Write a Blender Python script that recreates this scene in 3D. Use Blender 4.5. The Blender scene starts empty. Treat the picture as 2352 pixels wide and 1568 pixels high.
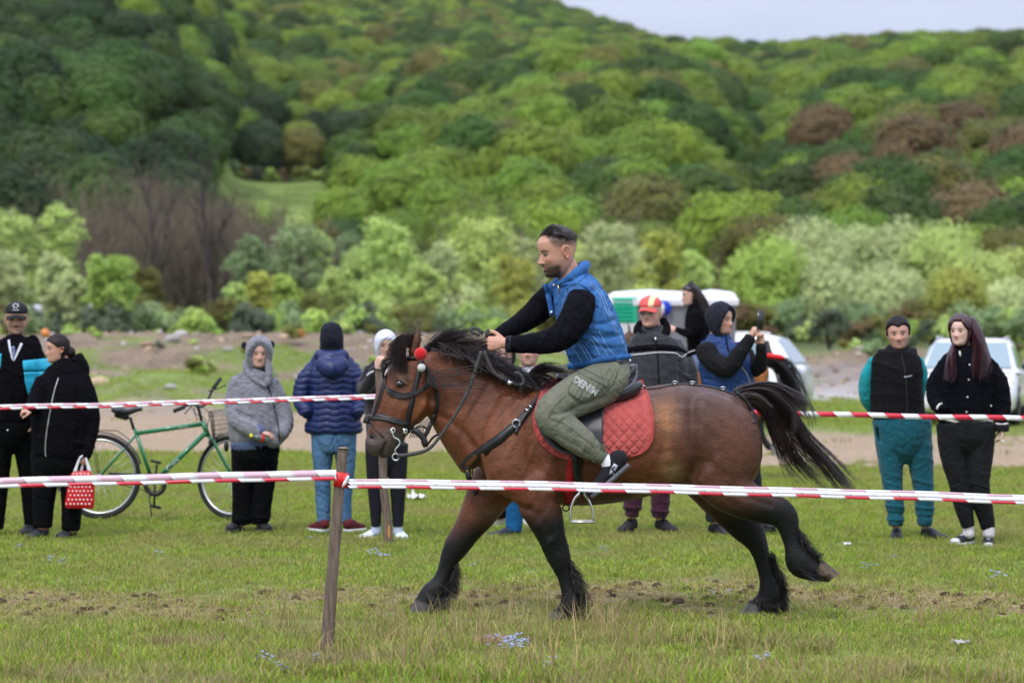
import bpy, bmesh, math, random
import numpy as np
from mathutils import Vector, Matrix
from mathutils.bvhtree import BVHTree

random.seed(7); RNG = np.random.default_rng(7)
F, CX, HY, H = 6860.0, 1176.0, 760.0, 1.6      # focal length and horizon of a 2352 wide view, eye height
SC = bpy.context.scene
COL = SC.collection

# ------------------------------------------------------------ camera, sky, sun, exposure
cam_d = bpy.data.cameras.new('camera'); cam = bpy.data.objects.new('camera', cam_d); COL.objects.link(cam)
cam.location = (0, 0, H); cam.rotation_euler = (math.radians(90), 0, 0)
cam_d.sensor_width = 36.0; cam_d.lens = 36.0 * F / 2352.0
cam_d.shift_y = (HY - 784.0) / 2352.0
cam_d.clip_start = 0.2; cam_d.clip_end = 9000
cam_d.dof.use_dof = True; cam_d.dof.focus_distance = 16.7; cam_d.dof.aperture_fstop = 3.2
SC.camera = cam
W = bpy.data.worlds.new("World"); SC.world = W; W.use_nodes = True
nt = W.node_tree; nt.nodes.clear()
SUN_EL, SUN_AZ = math.radians(52), math.radians(205)
o_ = nt.nodes.new('ShaderNodeOutputWorld'); bg = nt.nodes.new('ShaderNodeBackground')
sky = nt.nodes.new('ShaderNodeTexSky'); sky.sky_type = 'NISHITA'; sky.sun_disc = False
sky.sun_elevation = SUN_EL; sky.sun_rotation = SUN_AZ
sky.air_density = 1.0; sky.dust_density = 1.5; sky.ozone_density = 1.5
tc = nt.nodes.new('ShaderNodeTexCoord'); mp = nt.nodes.new('ShaderNodeMapping'); mp.inputs['Scale'].default_value = (1, 1, 3.0)
nz = nt.nodes.new('ShaderNodeTexNoise'); nz.inputs['Scale'].default_value = 2.6; nz.inputs['Detail'].default_value = 6
rp = nt.nodes.new('ShaderNodeValToRGB')
rp.color_ramp.elements[0].position = 0.3; rp.color_ramp.elements[0].color = (6.0, 6.7, 9.0, 1)
rp.color_ramp.elements[1].position = 0.68; rp.color_ramp.elements[1].color = (8.8, 9.2, 10.8, 1)
mx = nt.nodes.new('ShaderNodeMix'); mx.data_type = 'RGBA'; mx.inputs[0].default_value = 0.88
nt.links.new(tc.outputs['Generated'], mp.inputs[0]); nt.links.new(mp.outputs[0], nz.inputs['Vector'])
nt.links.new(nz.outputs['Fac'], rp.inputs[0])
nt.links.new(sky.outputs[0], mx.inputs[6]); nt.links.new(rp.outputs[0], mx.inputs[7])
# an overcast sky is about three times as bright overhead as at the horizon
sx = nt.nodes.new('ShaderNodeSeparateXYZ'); mr_ = nt.nodes.new('ShaderNodeMapRange'); mr_.inputs['From Min'].default_value = 0.08; mr_.inputs['From Max'].default_value = 1.0
mr_.inputs['To Min'].default_value = 1.0; mr_.inputs['To Max'].default_value = 3.0; vm = nt.nodes.new('ShaderNodeVectorMath'); vm.operation = 'SCALE'
nt.links.new(tc.outputs['Generated'], sx.inputs[0]); nt.links.new(sx.outputs['Z'], mr_.inputs['Value']); nt.links.new(mr_.outputs[0], vm.inputs['Scale'])
nt.links.new(mx.outputs[2], vm.inputs[0]); nt.links.new(vm.outputs[0], bg.inputs['Color']); bg.inputs['Strength'].default_value = 0.078
nt.links.new(bg.outputs[0], o_.inputs['Surface'])
sl = bpy.data.lights.new('sun', 'SUN'); sun = bpy.data.objects.new('sun', sl); COL.objects.link(sun)
sl.energy = 1.5; sl.angle = math.radians(10); sl.color = (1.0, 0.95, 0.88)
sd = Vector((math.sin(SUN_AZ) * math.cos(SUN_EL), math.cos(SUN_AZ) * math.cos(SUN_EL), math.sin(SUN_EL)))
sun.rotation_euler = sd.to_track_quat('Z', 'Y').to_euler(); sun.location = (0, 0, 60)
SC.view_settings.view_transform = 'Standard'; SC.view_settings.look = 'None'
SC.view_settings.exposure = 0.3; SC.view_settings.gamma = 1.0; SC.view_settings.use_curve_mapping = False
SC.render.engine = 'CYCLES'; SC.cycles.use_denoising = True
SC.cycles.max_bounces = 5; SC.cycles.diffuse_bounces = 2; SC.cycles.glossy_bounces = 2
SC.cycles.transmission_bounces = 4; SC.cycles.transparent_max_bounces = 6

# ------------------------------------------------------------ geometry helpers
def P(x, y, Y): return Vector(((x - CX) * Y / F, Y, H + (HY - y) * Y / F))
def GY(y): return F * H / (y - HY)

def crom(pts, n):
    """Catmull-Rom resample of an (k,d) array, n samples per span"""
    p = np.asarray(pts, float)
    if len(p) < 3:
        t = np.linspace(0, 1, n + 1)[:, None]; return p[0] * (1 - t) + p[-1] * t
    e = np.vstack([2 * p[0] - p[1], p, 2 * p[-1] - p[-2]]); out = []
    for i in range(1, len(e) - 2):
        for k in range(n):
            t = k / n; a, b, c, d = e[i - 1], e[i], e[i + 1], e[i + 2]
            out.append(0.5 * ((2 * b) + (c - a) * t + (2 * a - 5 * b + 4 * c - d) * t * t + (3 * b - a - 3 * c + d) * t ** 3))
    out.append(p[-1]); return np.array(out)

class MB:
    """collects vertices and faces for one mesh object"""
    def __init__(s): s.v = []; s.f = []; s.c = []
    def add(s, v, f):
        b = len(s.v); s.v.extend([tuple(map(float, q)) for q in v]); s.f.extend([tuple(i + b for i in q) for q in f])
    def grid(s, G, closed_u=False, flip=False):
        """G (n,m,3) array of points"""
        n, m = G.shape[:2]; b = len(s.v); s.v.extend(map(tuple, G.reshape(-1, 3).tolist()))
        for i in range(n - 1):
            for j in range(m if closed_u else m - 1):
                a = b + i * m + j; c = b + i * m + (j + 1) % m
                q = (a, c, c + m, a + m); s.f.append(q[::-1] if flip else q)
    def chain(s, pts, seg=14, sub=3, expo=1.0, depth=(0, 1, 0), capl=0.8):
        """closed tube: pts rows (x,y,z,rn,rd)"""
        A = crom(np.array(pts, float), sub); A[:, 3:] = np.maximum(A[:, 3:], 1e-4)
        T = np.gradient(A[:, :3], axis=0); T /= np.linalg.norm(T, axis=1)[:, None] + 1e-9
        D = np.array(depth, float)[None] - T * (T @ np.array(depth, float))[:, None]
        D /= np.linalg.norm(D, axis=1)[:, None] + 1e-9
        N = np.cross(T, D)
        rows = []
        def ring(c, n, d, rn, rd):
            a = np.linspace(0, 2 * math.pi, seg, endpoint=False); ca, sa = np.cos(a), np.sin(a)
            ca = np.sign(ca) * np.abs(ca) ** expo; sa = np.sign(sa) * np.abs(sa) ** expo
            rows.append(c[None] + n[None] * (ca * rn)[:, None] + d[None] * (sa * rd)[:, None])
        K = 4
        for k in range(K):
            ph = math.pi / 2 * (1 - (k + .25) / K); rr = min(A[0, 3], A[0, 4]) * capl
            ring(A[0, :3] - T[0] * rr * math.sin(ph), N[0], D[0], A[0, 3] * math.cos(ph), A[0, 4] * math.cos(ph))
        for i in range(len(A)): ring(A[i, :3], N[i], D[i], A[i, 3], A[i, 4])
        for k in range(K - 1, -1, -1):
            ph = math.pi / 2 * (1 - (k + .25) / K); rr = min(A[-1, 3], A[-1, 4]) * capl
            ring(A[-1, :3] + T[-1] * rr * math.sin(ph), N[-1], D[-1], A[-1, 3] * math.cos(ph), A[-1, 4] * math.cos(ph))
        b = len(s.v); s.grid(np.array(rows), closed_u=True, flip=True)
        s.f.append(tuple(b + i for i in range(seg))); e = len(s.v) - seg; s.f.append(tuple(e + i for i in range(seg))[::-1])
    def pch(s, Y, pts, **k):
        """chain in view coordinates: rows (x, y, d, r_px[, r_depth_m]); d = metres behind Y"""
        o = []
        for q in pts:
            x, y, d, r = q[:4]; p = P(x, y, Y + d); rn = r * (Y + d) / F
            o.append((p.x, p.y, p.z, rn, q[4] if len(q) > 4 else rn))
        s.chain(o, **k)
    def ell(s, c, r, M=None, nu=16, nv=12):
        G = np.zeros((nv + 1, nu, 3))
        for i in range(nv + 1):
            ph = math.pi * (i + (0.02 if i == 0 else 0) - (0.02 if i == nv else 0)) / nv - math.pi / 2
            for j in range(nu):
                a = 2 * math.pi * j / nu
                q = Vector((r[0] * math.cos(ph) * math.cos(a), r[1] * math.cos(ph) * math.sin(a), r[2] * math.sin(ph)))
                if M is not None: q = M @ q
                G[i, j] = Vector(c) + q
        b = len(s.v); s.grid(G, closed_u=True)
        s.f.append(tuple(b + i for i in range(nu))[::-1]); e = len(s.v) - nu; s.f.append(tuple(e + i for i in range(nu)))
    def box(s, c, r, M=None, bev=0.0):
        c = Vector(c); v = []
        for z in (-1, 1):
            for (x, y) in ((-1, -1), (1, -1), (1, 1), (-1, 1)):
                q = Vector((x * r[0], y * r[1], z * r[2]));  v.append(c + (M @ q if M is not None else q))
        s.add(v, [(0, 3, 2, 1), (4, 5, 6, 7), (0, 1, 5, 4), (1, 2, 6, 5), (2, 3, 7, 6), (3, 0, 4, 7)])
    def tube(s, pts, r, seg=8, sub=3, smooth=True):
        """open-curve round tube through 3D points"""
        A = crom(np.array([tuple(p) for p in pts]), sub) if smooth and len(pts) > 2 else np.array([tuple(p) for p in pts], float)
        rr = np.interp(np.linspace(0, 1, len(A)), np.linspace(0, 1, len(r)), r) if hasattr(r, '__len__') else np.full(len(A), r)
        T = np.gradient(A, axis=0); T /= np.linalg.norm(T, axis=1)[:, None] + 1e-9
        ref = np.array([0, 0, 1.0]) if abs(T[0][2]) < .9 else np.array([1.0, 0, 0])
        rows = []; n = np.cross(T[0], ref); n /= np.linalg.norm(n)
        a = np.linspace(0, 2 * math.pi, seg, endpoint=False)
        for i in range(len(A)):
            n = n - T[i] * (n @ T[i]); n /= np.linalg.norm(n) + 1e-9; bb = np.cross(T[i], n)
            rows.append(A[i][None] + (n[None] * np.cos(a)[:, None] + bb[None] * np.sin(a)[:, None]) * rr[i])
        b = len(s.v); s.grid(np.array(rows), closed_u=True)
        s.f.append(tuple(b + i for i in range(seg))[::-1]); e = len(s.v) - seg; s.f.append(tuple(e + i for i in range(seg)))
    def torus(s, c, R, r, ax=(0, 1, 0), nu=32, nv=8, arc=(0, 2 * math.pi)):
        ax = Vector(ax).normalized(); q = ax.to_track_quat('Z', 'Y').to_matrix(); full = arc[1] - arc[0] > 6.2
        G = np.zeros((nu + (0 if full else 1), nv, 3))
        for i in range(G.shape[0]):
            a = arc[0] + (arc[1] - arc[0]) * i / nu
            for j in range(nv):
                t = 2 * math.pi * j / nv
                G[i, j] = Vector(c) + q @ Vector(((R + r * math.cos(t)) * math.cos(a), (R + r * math.cos(t)) * math.sin(a), r * math.sin(t)))
        if full: G = np.concatenate([G, G[:1]], 0)
        s.grid(G, closed_u=True)
    def mirrorY(s, Ym):
        n = len(s.v); f = list(s.f)
        s.v += [(x, 2 * Ym - y, z) for x, y, z in s.v[:n]]; s.f += [tuple(i + n for i in q)[::-1] for q in f]

def wloc(o):
    v = Vector((0, 0, 0))
    while o is not None: v += o.location; o = o.parent
    return v

def link(name, me, mat, parent=None, smooth=True):
    if parent is not None:
        L = wloc(parent)
        if L.length > 0: me.transform(Matrix.Translation(-L))
    if smooth: me.polygons.foreach_set('use_smooth', [True] * len(me.polygons))
    if mat is not None: me.materials.append(mat)
    o = bpy.data.objects.new(name, me); COL.objects.link(o)
    if parent is not None: o.parent = parent
    return o

def mesh(name, b, mat, parent=None, smooth=True, cols=None):
    me = bpy.data.meshes.new(name)
    v, f = (b.v, b.f) if isinstance(b, MB) else b
    me.from_pydata([tuple(q) for q in v], [], f); me.update()
    if cols is not None: setcol(me, cols)
    return link(name, me, mat, parent, smooth)

def setcol(me, c):
    a = me.color_attributes.new('Col', 'FLOAT_COLOR', 'POINT')
    c = np.asarray(c, np.float32)
    if c.shape[1] == 3: c = np.hstack([c, np.ones((len(c), 1), np.float32)])
    a.data.foreach_set('color', c.ravel())

def mod_eval(v, f, mods):
    me = bpy.data.meshes.new('tmp'); me.from_pydata(v, [], f); o = bpy.data.objects.new('tmp', me); COL.objects.link(o)
    for t, kw in mods:
        m = o.modifiers.new(t, t)
        for k, val in kw.items(): setattr(m, k, val)
    dg = bpy.context.evaluated_depsgraph_get(); dg.update()
    r = bpy.data.meshes.new_from_object(o.evaluated_get(dg)); bpy.data.objects.remove(o); bpy.data.meshes.remove(me)
    r.color_attributes  # touch
    return r

def arr(me):
    a = np.empty(len(me.vertices) * 3, np.float32); me.vertices.foreach_get('co', a); return a.reshape(-1, 3).astype(float)
def nrm(me):
    a = np.empty(len(me.vertices) * 3, np.float32); me.vertices.foreach_get('normal', a); return a.reshape(-1, 3).astype(float)

def fuse(name, b, mat, parent=None, vox=0.012, it=3, disp=None, col=None, fac=0.5, refine=None):
    """all closed shapes in b grown together into ONE continuous surface"""
    me = mod_eval(b.v, b.f, [('REMESH', dict(mode='VOXEL', voxel_size=vox)), ('SMOOTH', dict(factor=fac, iterations=it))])
    if refine is not None:      # finer faces where the face is
        m_ = refine(arr(me)); bm = bmesh.new(); bm.from_mesh(me); bm.verts.ensure_lookup_table()
        bmesh.ops.subdivide_edges(bm, edges=[e for e in bm.edges if m_[e.verts[0].index] and m_[e.verts[1].index]], cuts=1, use_grid_fill=True)
        bm.to_mesh(me); bm.free(); me.update()
    co = arr(me)
    if disp is not None:
        co = co + nrm(me) * disp(co)[:, None]
        me.vertices.foreach_set('co', co.astype(np.float32).ravel()); me.update()
    if col is not None: setcol(me, col(co))
    o = link(name, me, mat, parent)
    return o

def bvh_of(o):
    L = wloc(o.parent) if o.parent else Vector((0, 0, 0)); me = o.data
    return BVHTree.FromPolygons([v.co + L + o.location * 1.0 for v in me.vertices], [tuple(p.vertices) for p in me.polygons])

def hit(x, y, bvhs):
    d = P(x, y, 1.0) - Vector((0, 0, H)); d.normalize(); best = None
    for b in (bvhs if isinstance(bvhs, (list, tuple)) else [bvhs]):
        r = b.ray_cast(Vector((0, 0, H)), d)
        if r[0] is not None and (best is None or r[3] < best[1]): best = (r[0], r[3])
    return best[0] if best else None

def resample(pts, step):
    A = crom(np.array(pts, float), 8); L = np.r_[0, np.cumsum(np.linalg.norm(np.diff(A[:, :2], axis=0), axis=1))]
    n = max(2, int(L[-1] / step) + 1); t = np.linspace(0, L[-1], n)
    return np.stack([np.interp(t, L, A[:, k]) for k in range(A.shape[1])], 1)

def strap(b, pts, w, bvhs, off=0.004, th=0.004, Y=None, step=6, edge=True):
    """flat band lying on a surface; rows (x,y) or (x,y,Y) with Y used where nothing lies behind; w px"""
    A = resample([tuple(p[:2]) for p in pts], step); n = len(A)
    Yv = [hit(x, y, bvhs) if bvhs else None for x, y in A]
    ys = np.array([h.y - off if h is not None else np.nan for h in Yv])
    if Y is not None: ys = np.where(np.isnan(ys), Y, ys)
    idx = np.where(~np.isnan(ys))[0]
    if len(idx) == 0: print("strap missed", pts[:2]); return
    ys = np.interp(np.arange(n), idx, ys[idx])
    if len(ys) > 4: ys = np.minimum(ys, np.convolve(np.pad(ys, 2, 'edge'), np.ones(5) / 5, 'valid') + .004)
    ww = np.interp(np.linspace(0, 1, n), np.linspace(0, 1, len(w)), w) if hasattr(w, '__len__') else np.full(n, w)
    T = np.gradient(A, axis=0); T /= np.linalg.norm(T, axis=1)[:, None] + 1e-9; N = np.stack([-T[:, 1], T[:, 0]], 1)
    base = len(b.v); rows = []
    for i in range(n):
        r = []
        for sgn in (-1, 1):
            x, y = A[i] + N[i] * ww[i] / 2 * sgn; yy = ys[i]
            if edge and bvhs:
                h = hit(x, y, bvhs)
                if h is not None: yy = min(max(h.y - off, yy - .012), yy + .012)
            r.append(P(x, y, yy))
        rows.append([r[0], r[1], r[1] + Vector((0, th, 0)), r[0] + Vector((0, th, 0))])
    b.grid(np.array([[tuple(q) for q in r] for r in rows]), closed_u=True)
    b.f.append(tuple(base + i for i in range(4))[::-1]); e = len(b.v) - 4; b.f.append(tuple(e + i for i in range(4)))

def patch(b, rows, bvhs, nu=40, nv=30, off=0.01, th=0.012, disp=None, Y=None, relax=4):
    """shell laid over a surface; rows = list of (xl,yl,xr,yr) from top to bottom"""
    R = crom(np.array(rows, float), 6); k = np.linspace(0, len(R) - 1, nv); R = np.stack([np.interp(k, np.arange(len(R)), R[:, c]) for c in range(4)], 1)
    u = np.linspace(0, 1, nu); X = R[:, 0:1] * (1 - u) + R[:, 2:3] * u; Z = R[:, 1:2] * (1 - u) + R[:, 3:4] * u
    D = np.full(X.shape, np.nan)
    for i in range(nv):
        for j in range(nu):
            h = hit(X[i, j], Z[i, j], bvhs)
            if h is not None: D[i, j] = h.y - off
    if np.isnan(D).all(): D[:] = Y
    for _ in range(200):
        bad = np.isnan(D)
        if not bad.any(): break
        Q = np.pad(D, 1, constant_values=np.nan); st = np.stack([Q[:-2, 1:-1], Q[2:, 1:-1], Q[1:-1, :-2], Q[1:-1, 2:]])
        m = np.nanmean(np.where(np.isnan(st), np.nan, st), axis=0) if True else 0
        D = np.where(bad & ~np.isnan(m), m, D)
    for _ in range(relax):
        Q = np.pad(D, 1, mode='edge'); D = np.minimum(D, (Q[:-2, 1:-1] + Q[2:, 1:-1] + Q[1:-1, :-2] + Q[1:-1, 2:]) / 4 + .001)
    G = np.zeros((nv, nu, 3)); Gb = np.zeros((nv, nu, 3))
    for i in range(nv):
        for j in range(nu):
            d = D[i, j] - (disp(X[i, j], Z[i, j], u[j], i / (nv - 1)) if disp else 0)
            G[i, j] = P(X[i, j], Z[i, j], d); Gb[i, j] = P(X[i, j], Z[i, j], D[i, j] + th)
    s = len(b.v); b.grid(G, flip=False); t = len(b.v); b.grid(Gb, flip=True)
    loop = [(0, j) for j in range(nu)] + [(i, nu - 1) for i in range(1, nv)] + [(nv - 1, j) for j in range(nu - 2, -1, -1)] + [(i, 0) for i in range(nv - 2, 0, -1)]
    for a in range(len(loop)):
        p, q = loop[a], loop[(a + 1) % len(loop)]
        i1, i2 = p[0] * nu + p[1], q[0] * nu + q[1]; b.f.append((s + i2, s + i1, t + i1, t + i2))

def text_mesh(txt, size, ext=0.0, off=0.0):
    c = bpy.data.curves.new('t', 'FONT'); c.body = txt; c.size = size; c.align_x = 'CENTER'; c.align_y = 'CENTER'; c.extrude = ext; c.offset = off
    c.resolution_u = 3
    o = bpy.data.objects.new('t', c); COL.objects.link(o); dg = bpy.context.evaluated_depsgraph_get(); dg.update()
    me = bpy.data.meshes.new_from_object(o.evaluated_get(dg)); v = [tuple(q.co) for q in me.vertices]; f = [tuple(p.vertices) for p in me.polygons]
    bpy.data.objects.remove(o); bpy.data.curves.remove(c); bpy.data.meshes.remove(me); return v, f

def text_px(b, txt, x, y, size, ang, bvhs, Y=None, off=0.004, skew=0.0, boff=0.0):
    """lettering lying on a surface, size in view units"""
    v, f = text_mesh(txt, size, off=boff); ca, sa = math.cos(ang), math.sin(ang); out = []
    for q in v:
        px, py = x + q[0] * ca + q[1] * sa, y + q[0] * sa - q[1] * ca
        h = hit(px, py, bvhs) if bvhs else None
        out.append((px, py, h.y - off if h is not None else None))
    ys = [o[2] for o in out if o[2] is not None]; med = sorted(ys)[len(ys) // 2] if ys else Y
    b.add([P(px, py, yy if yy is not None else med) for px, py, yy in out], f)

def tag(o, label=None, cat=None, group=None, kind=None):
    if label: o['label'] = label
    if cat: o['category'] = cat
    if group: o['group'] = group
    if kind: o['kind'] = kind
    return o

def thing(name, loc, label, cat, group=None):
    o = bpy.data.objects.new(name, None); o.location = loc; o.empty_display_size = 0.2; COL.objects.link(o); return tag(o, label, cat, group)

# numpy noise: a few warped sine octaves, smooth and cheap
def snoise(p, f, seed=0):
    r = np.random.default_rng(seed); s = np.zeros(len(p)); w = p * f
    for k in range(5):
        d = r.normal(size=(3, 3)); ph = r.uniform(0, 6.28, 3)
        q = np.sin(w @ d.T * (0.7 + .35 * k) + ph + (np.roll(w, 1, 1) @ d) * .3); s += q.sum(1) / 3 / (1 + .4 * k)
    return s / 2.6
def sm(x, a, b):
    t = np.clip((x - a) / (b - a + 1e-12), 0, 1); return t * t * (3 - 2 * t)

# ------------------------------------------------------------ materials
MATS = {}
def mat(name, col=(.5, .5, .5), rough=.7, spec=.3, attr=False, n1=None, n2=None, bump=None, metal=0.0, sheen=0.0, trans=0.0,
        rnd=0.0, hue=0.0, wn=None, emit=None, alpha=None, coat=0.0, wave=None):
    """n1/n2 = (scale, amount[, stretch]) colour mottling; bump = (scale, strength, distance)"""
    if name in MATS: return MATS[name]
    if not len(col): raise ValueError('unknown material ' + name)
    m = bpy.data.materials.new(name); m.use_nodes = True; MATS[name] = m; t = m.node_tree; N = t.nodes; L = t.links
    bs = N['Principled BSDF']; bs.inputs['Roughness'].default_value = rough; bs.inputs['Specular IOR Level'].default_value = spec
    bs.inputs['Metallic'].default_value = metal
    if sheen: bs.inputs['Sheen Weight'].default_value = sheen; bs.inputs['Sheen Roughness'].default_value = .5
    if coat: bs.inputs['Coat Weight'].default_value = coat; bs.inputs['Coat Roughness'].default_value = .08
    if alpha is not None: bs.inputs['Alpha'].default_value = alpha
    tc = N.new('ShaderNodeTexCoord')
    if attr:
        a = N.new('ShaderNodeAttribute'); a.attribute_name = 'Col'; cur = a.outputs['Color']
    else:
        r = N.new('ShaderNodeRGB'); r.outputs[0].default_value = (*col, 1); cur = r.outputs[0]
    for nn in (n1, n2):
        if not nn: continue
        tx = N.new('ShaderNodeTexNoise'); tx.inputs['Scale'].default_value = nn[0]; tx.inputs['Detail'].default_value = 4
        mp = N.new('ShaderNodeMapping'); mp.inputs['Scale'].default_value = nn[2] if len(nn) > 2 else (1, 1, 1)
        L.new(tc.outputs['Object'], mp.inputs[0]); L.new(mp.outputs[0], tx.inputs['Vector'])
        mr = N.new('ShaderNodeMapRange'); mr.inputs['From Min'].default_value = .3; mr.inputs['From Max'].default_value = .7
        mr.inputs['To Min'].default_value = 1 - nn[1]; mr.inputs['To Max'].default_value = 1 + nn[1]
        L.new(tx.outputs['Fac'], mr.inputs['Value'])
        mu = N.new('ShaderNodeVectorMath'); mu.operation = 'SCALE'; L.new(cur, mu.inputs[0]); L.new(mr.outputs[0], mu.inputs['Scale']); cur = mu.outputs[0]
    if rnd or hue:
        oi = N.new('ShaderNodeObjectInfo'); hs = N.new('ShaderNodeHueSaturation')
        m1 = N.new('ShaderNodeMapRange'); m1.inputs['To Min'].default_value = 1 - rnd; m1.inputs['To Max'].default_value = 1 + rnd
        L.new(oi.outputs['Random'], m1.inputs['Value']); L.new(m1.outputs[0], hs.inputs['Value'])
        fr = N.new('ShaderNodeMath'); fr.operation = 'MULTIPLY'; fr.inputs[1].default_value = 7.31; L.new(oi.outputs['Random'], fr.inputs[0])
        f2 = N.new('ShaderNodeMath'); f2.operation = 'FRACT'; L.new(fr.outputs[0], f2.inputs[0])
        m2 = N.new('ShaderNodeMapRange'); m2.inputs['To Min'].default_value = .5 - hue; m2.inputs['To Max'].default_value = .5 + hue
        L.new(f2.outputs[0], m2.inputs['Value']); L.new(m2.outputs[0], hs.inputs['Hue']); L.new(cur, hs.inputs['Color']); cur = hs.outputs[0]
    if wn:      # patches that follow the place, not the single blade: (scale, colour, amount, low, high)
        ge = N.new('ShaderNodeNewGeometry'); tx = N.new('ShaderNodeTexNoise'); tx.inputs['Scale'].default_value = wn[0]; tx.inputs['Detail'].default_value = 5; tx.inputs['Roughness'].default_value = .65; L.new(ge.outputs['Position'], tx.inputs['Vector'])
        mr = N.new('ShaderNodeMapRange'); mr.inputs['From Min'].default_value = wn[3]; mr.inputs['From Max'].default_value = wn[4]; mr.inputs['To Max'].default_value = wn[2]; L.new(tx.outputs['Fac'], mr.inputs['Value'])
        mm = N.new('ShaderNodeMix'); mm.data_type = 'RGBA'; L.new(mr.outputs[0], mm.inputs[0]); L.new(cur, mm.inputs[6]); mm.inputs[7].default_value = (*wn[1], 1); cur = mm.outputs[2]
    L.new(cur, bs.inputs['Base Color'])
    if not bump and any(w_ in name for w_ in ('cotton', 'jersey', 'cloth', 'fleece', 'wool', 'jeans', 'sweatpants', 'trousers', 'jacket')): bump = (200, .2, .001)
    if bump or wave:
        h = None
        if bump:
            tx = N.new('ShaderNodeTexNoise'); tx.inputs['Scale'].default_value = bump[0]; tx.inputs['Detail'].default_value = 3
            mp = N.new('ShaderNodeMapping'); mp.inputs['Scale'].default_value = bump[3] if len(bump) > 3 else (1, 1, 1)
            L.new(tc.outputs['Object'], mp.inputs[0]); L.new(mp.outputs[0], tx.inputs['Vector']); h = tx.outputs['Fac']
        crease = None
        if any(w_ in name for w_ in ('cotton', 'jersey', 'cloth', 'twill', 'denim', 'fleece', 'wool', 'jeans', 'softshell', 'sweatpants', 'trousers', 'vest', 'jacket')) and 'quilted' not in name and 'cap ' not in name:
            t2 = N.new('ShaderNodeTexNoise'); t2.inputs['Scale'].default_value = 6.0; t2.inputs['Detail'].default_value = 2.5; t2.inputs['Distortion'].default_value = 1.6; L.new(tc.outputs['Object'], t2.inputs['Vector'])
            m_a = N.new('ShaderNodeMath'); m_a.operation = 'SUBTRACT'; m_a.inputs[1].default_value = .5; m_b = N.new('ShaderNodeMath'); m_b.operation = 'ABSOLUTE'; L.new(t2.outputs['Fac'], m_a.inputs[0]); L.new(m_a.outputs[0], m_b.inputs[0])
            crease = N.new('ShaderNodeBump'); crease.inputs['Strength'].default_value = .7; crease.inputs['Distance'].default_value = -.05; L.new(m_b.outputs[0], crease.inputs['Height'])
        bp = N.new('ShaderNodeBump');
        if crease: L.new(crease.outputs[0], bp.inputs['Normal'])
        bp.inputs['Strength'].default_value = bump[1]; bp.inputs['Distance'].default_value = bump[2]
        L.new(h, bp.inputs['Height']); L.new(bp.outputs[0], bs.inputs['Normal'])
    if emit: bs.inputs['Emission Color'].default_value = (*emit, 1); bs.inputs['Emission Strength'].default_value = 1
    if trans:
        tr = N.new('ShaderNodeBsdfTranslucent'); ms = N.new('ShaderNodeMixShader'); ms.inputs[0].default_value = trans
        L.new(cur, tr.inputs['Color']); L.new(bs.outputs[0], ms.inputs[1]); L.new(tr.outputs[0], ms.inputs[2])
        L.new(ms.outputs[0], N['Material Output'].inputs['Surface'])
    return m

def gn_scatter(name, pts, protos, mat_, seed=0, smin=.8, smax=1.2, scales=None, rots=None, label=None, tilt=0.15):
    """one object: prototypes scattered on given points (geometry nodes); pts (n,3)"""
    me = bpy.data.meshes.new(name); me.from_pydata([tuple(p) for p in pts], [], []); 
    r = np.random.default_rng(seed); n = len(pts)
    sc = scales if scales is not None else r.uniform(smin, smax, n)
    a = me.attributes.new('sc', 'FLOAT', 'POINT'); a.data.foreach_set('value', np.asarray(sc, np.float32))
    a = me.attributes.new('rt', 'FLOAT_VECTOR', 'POINT')
    rt = np.stack([r.normal(0, tilt, n), r.normal(0, tilt, n), r.uniform(0, 6.28, n)], 1); a.data.foreach_set('vector', rt.astype(np.float32).ravel())
    a = me.attributes.new('pk', 'INT', 'POINT'); a.data.foreach_set('value', r.integers(0, len(protos), n).astype(np.int32))
    o = bpy.data.objects.new(name, me); COL.objects.link(o)
    c = bpy.data.collections.new(name + '_kinds')
    for p in protos: c.objects.link(p)
    g = bpy.data.node_groups.new(name, 'GeometryNodeTree')
    g.interface.new_socket('Geometry', in_out='INPUT', socket_type='NodeSocketGeometry'); g.interface.new_socket('Geometry', in_out='OUTPUT', socket_type='NodeSocketGeometry')
    N = g.nodes; L = g.links; gi = N.new('NodeGroupInput'); go = N.new('NodeGroupOutput')
    ci = N.new('GeometryNodeCollectionInfo'); ci.inputs['Collection'].default_value = c; ci.inputs['Separate Children'].default_value = True; ci.inputs['Reset Children'].default_value = True
    ip = N.new('GeometryNodeInstanceOnPoints'); ip.inputs['Pick Instance'].default_value = True
    def at(nm, dt):
        q = N.new('GeometryNodeInputNamedAttribute'); q.data_type = dt; q.inputs['Name'].default_value = nm; return q.outputs['Attribute']
    L.new(gi.outputs[0], ip.inputs['Points']); L.new(ci.outputs[0], ip.inputs['Instance'])
    L.new(at('pk', 'INT'), ip.inputs['Instance Index']); L.new(at('sc', 'FLOAT'), ip.inputs['Scale'])
    L.new(at('rt', 'FLOAT_VECTOR'), ip.inputs['Rotation']); L.new(ip.outputs[0], go.inputs[0])
    m = o.modifiers.new('scatter', 'NODES'); m.node_group = g
    o['kind'] = 'stuff'
    if label: o['label'] = label
    return o

def proto(name, b, m, cols=None, smooth=False):
    me = bpy.data.meshes.new(name); me.from_pydata([tuple(q) for q in b.v], [], b.f); me.materials.append(m)
    if cols is not None: setcol(me, cols)
    if smooth: me.polygons.foreach_set('use_smooth', [True] * len(me.polygons))
    return bpy.data.objects.new(name, me)
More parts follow.
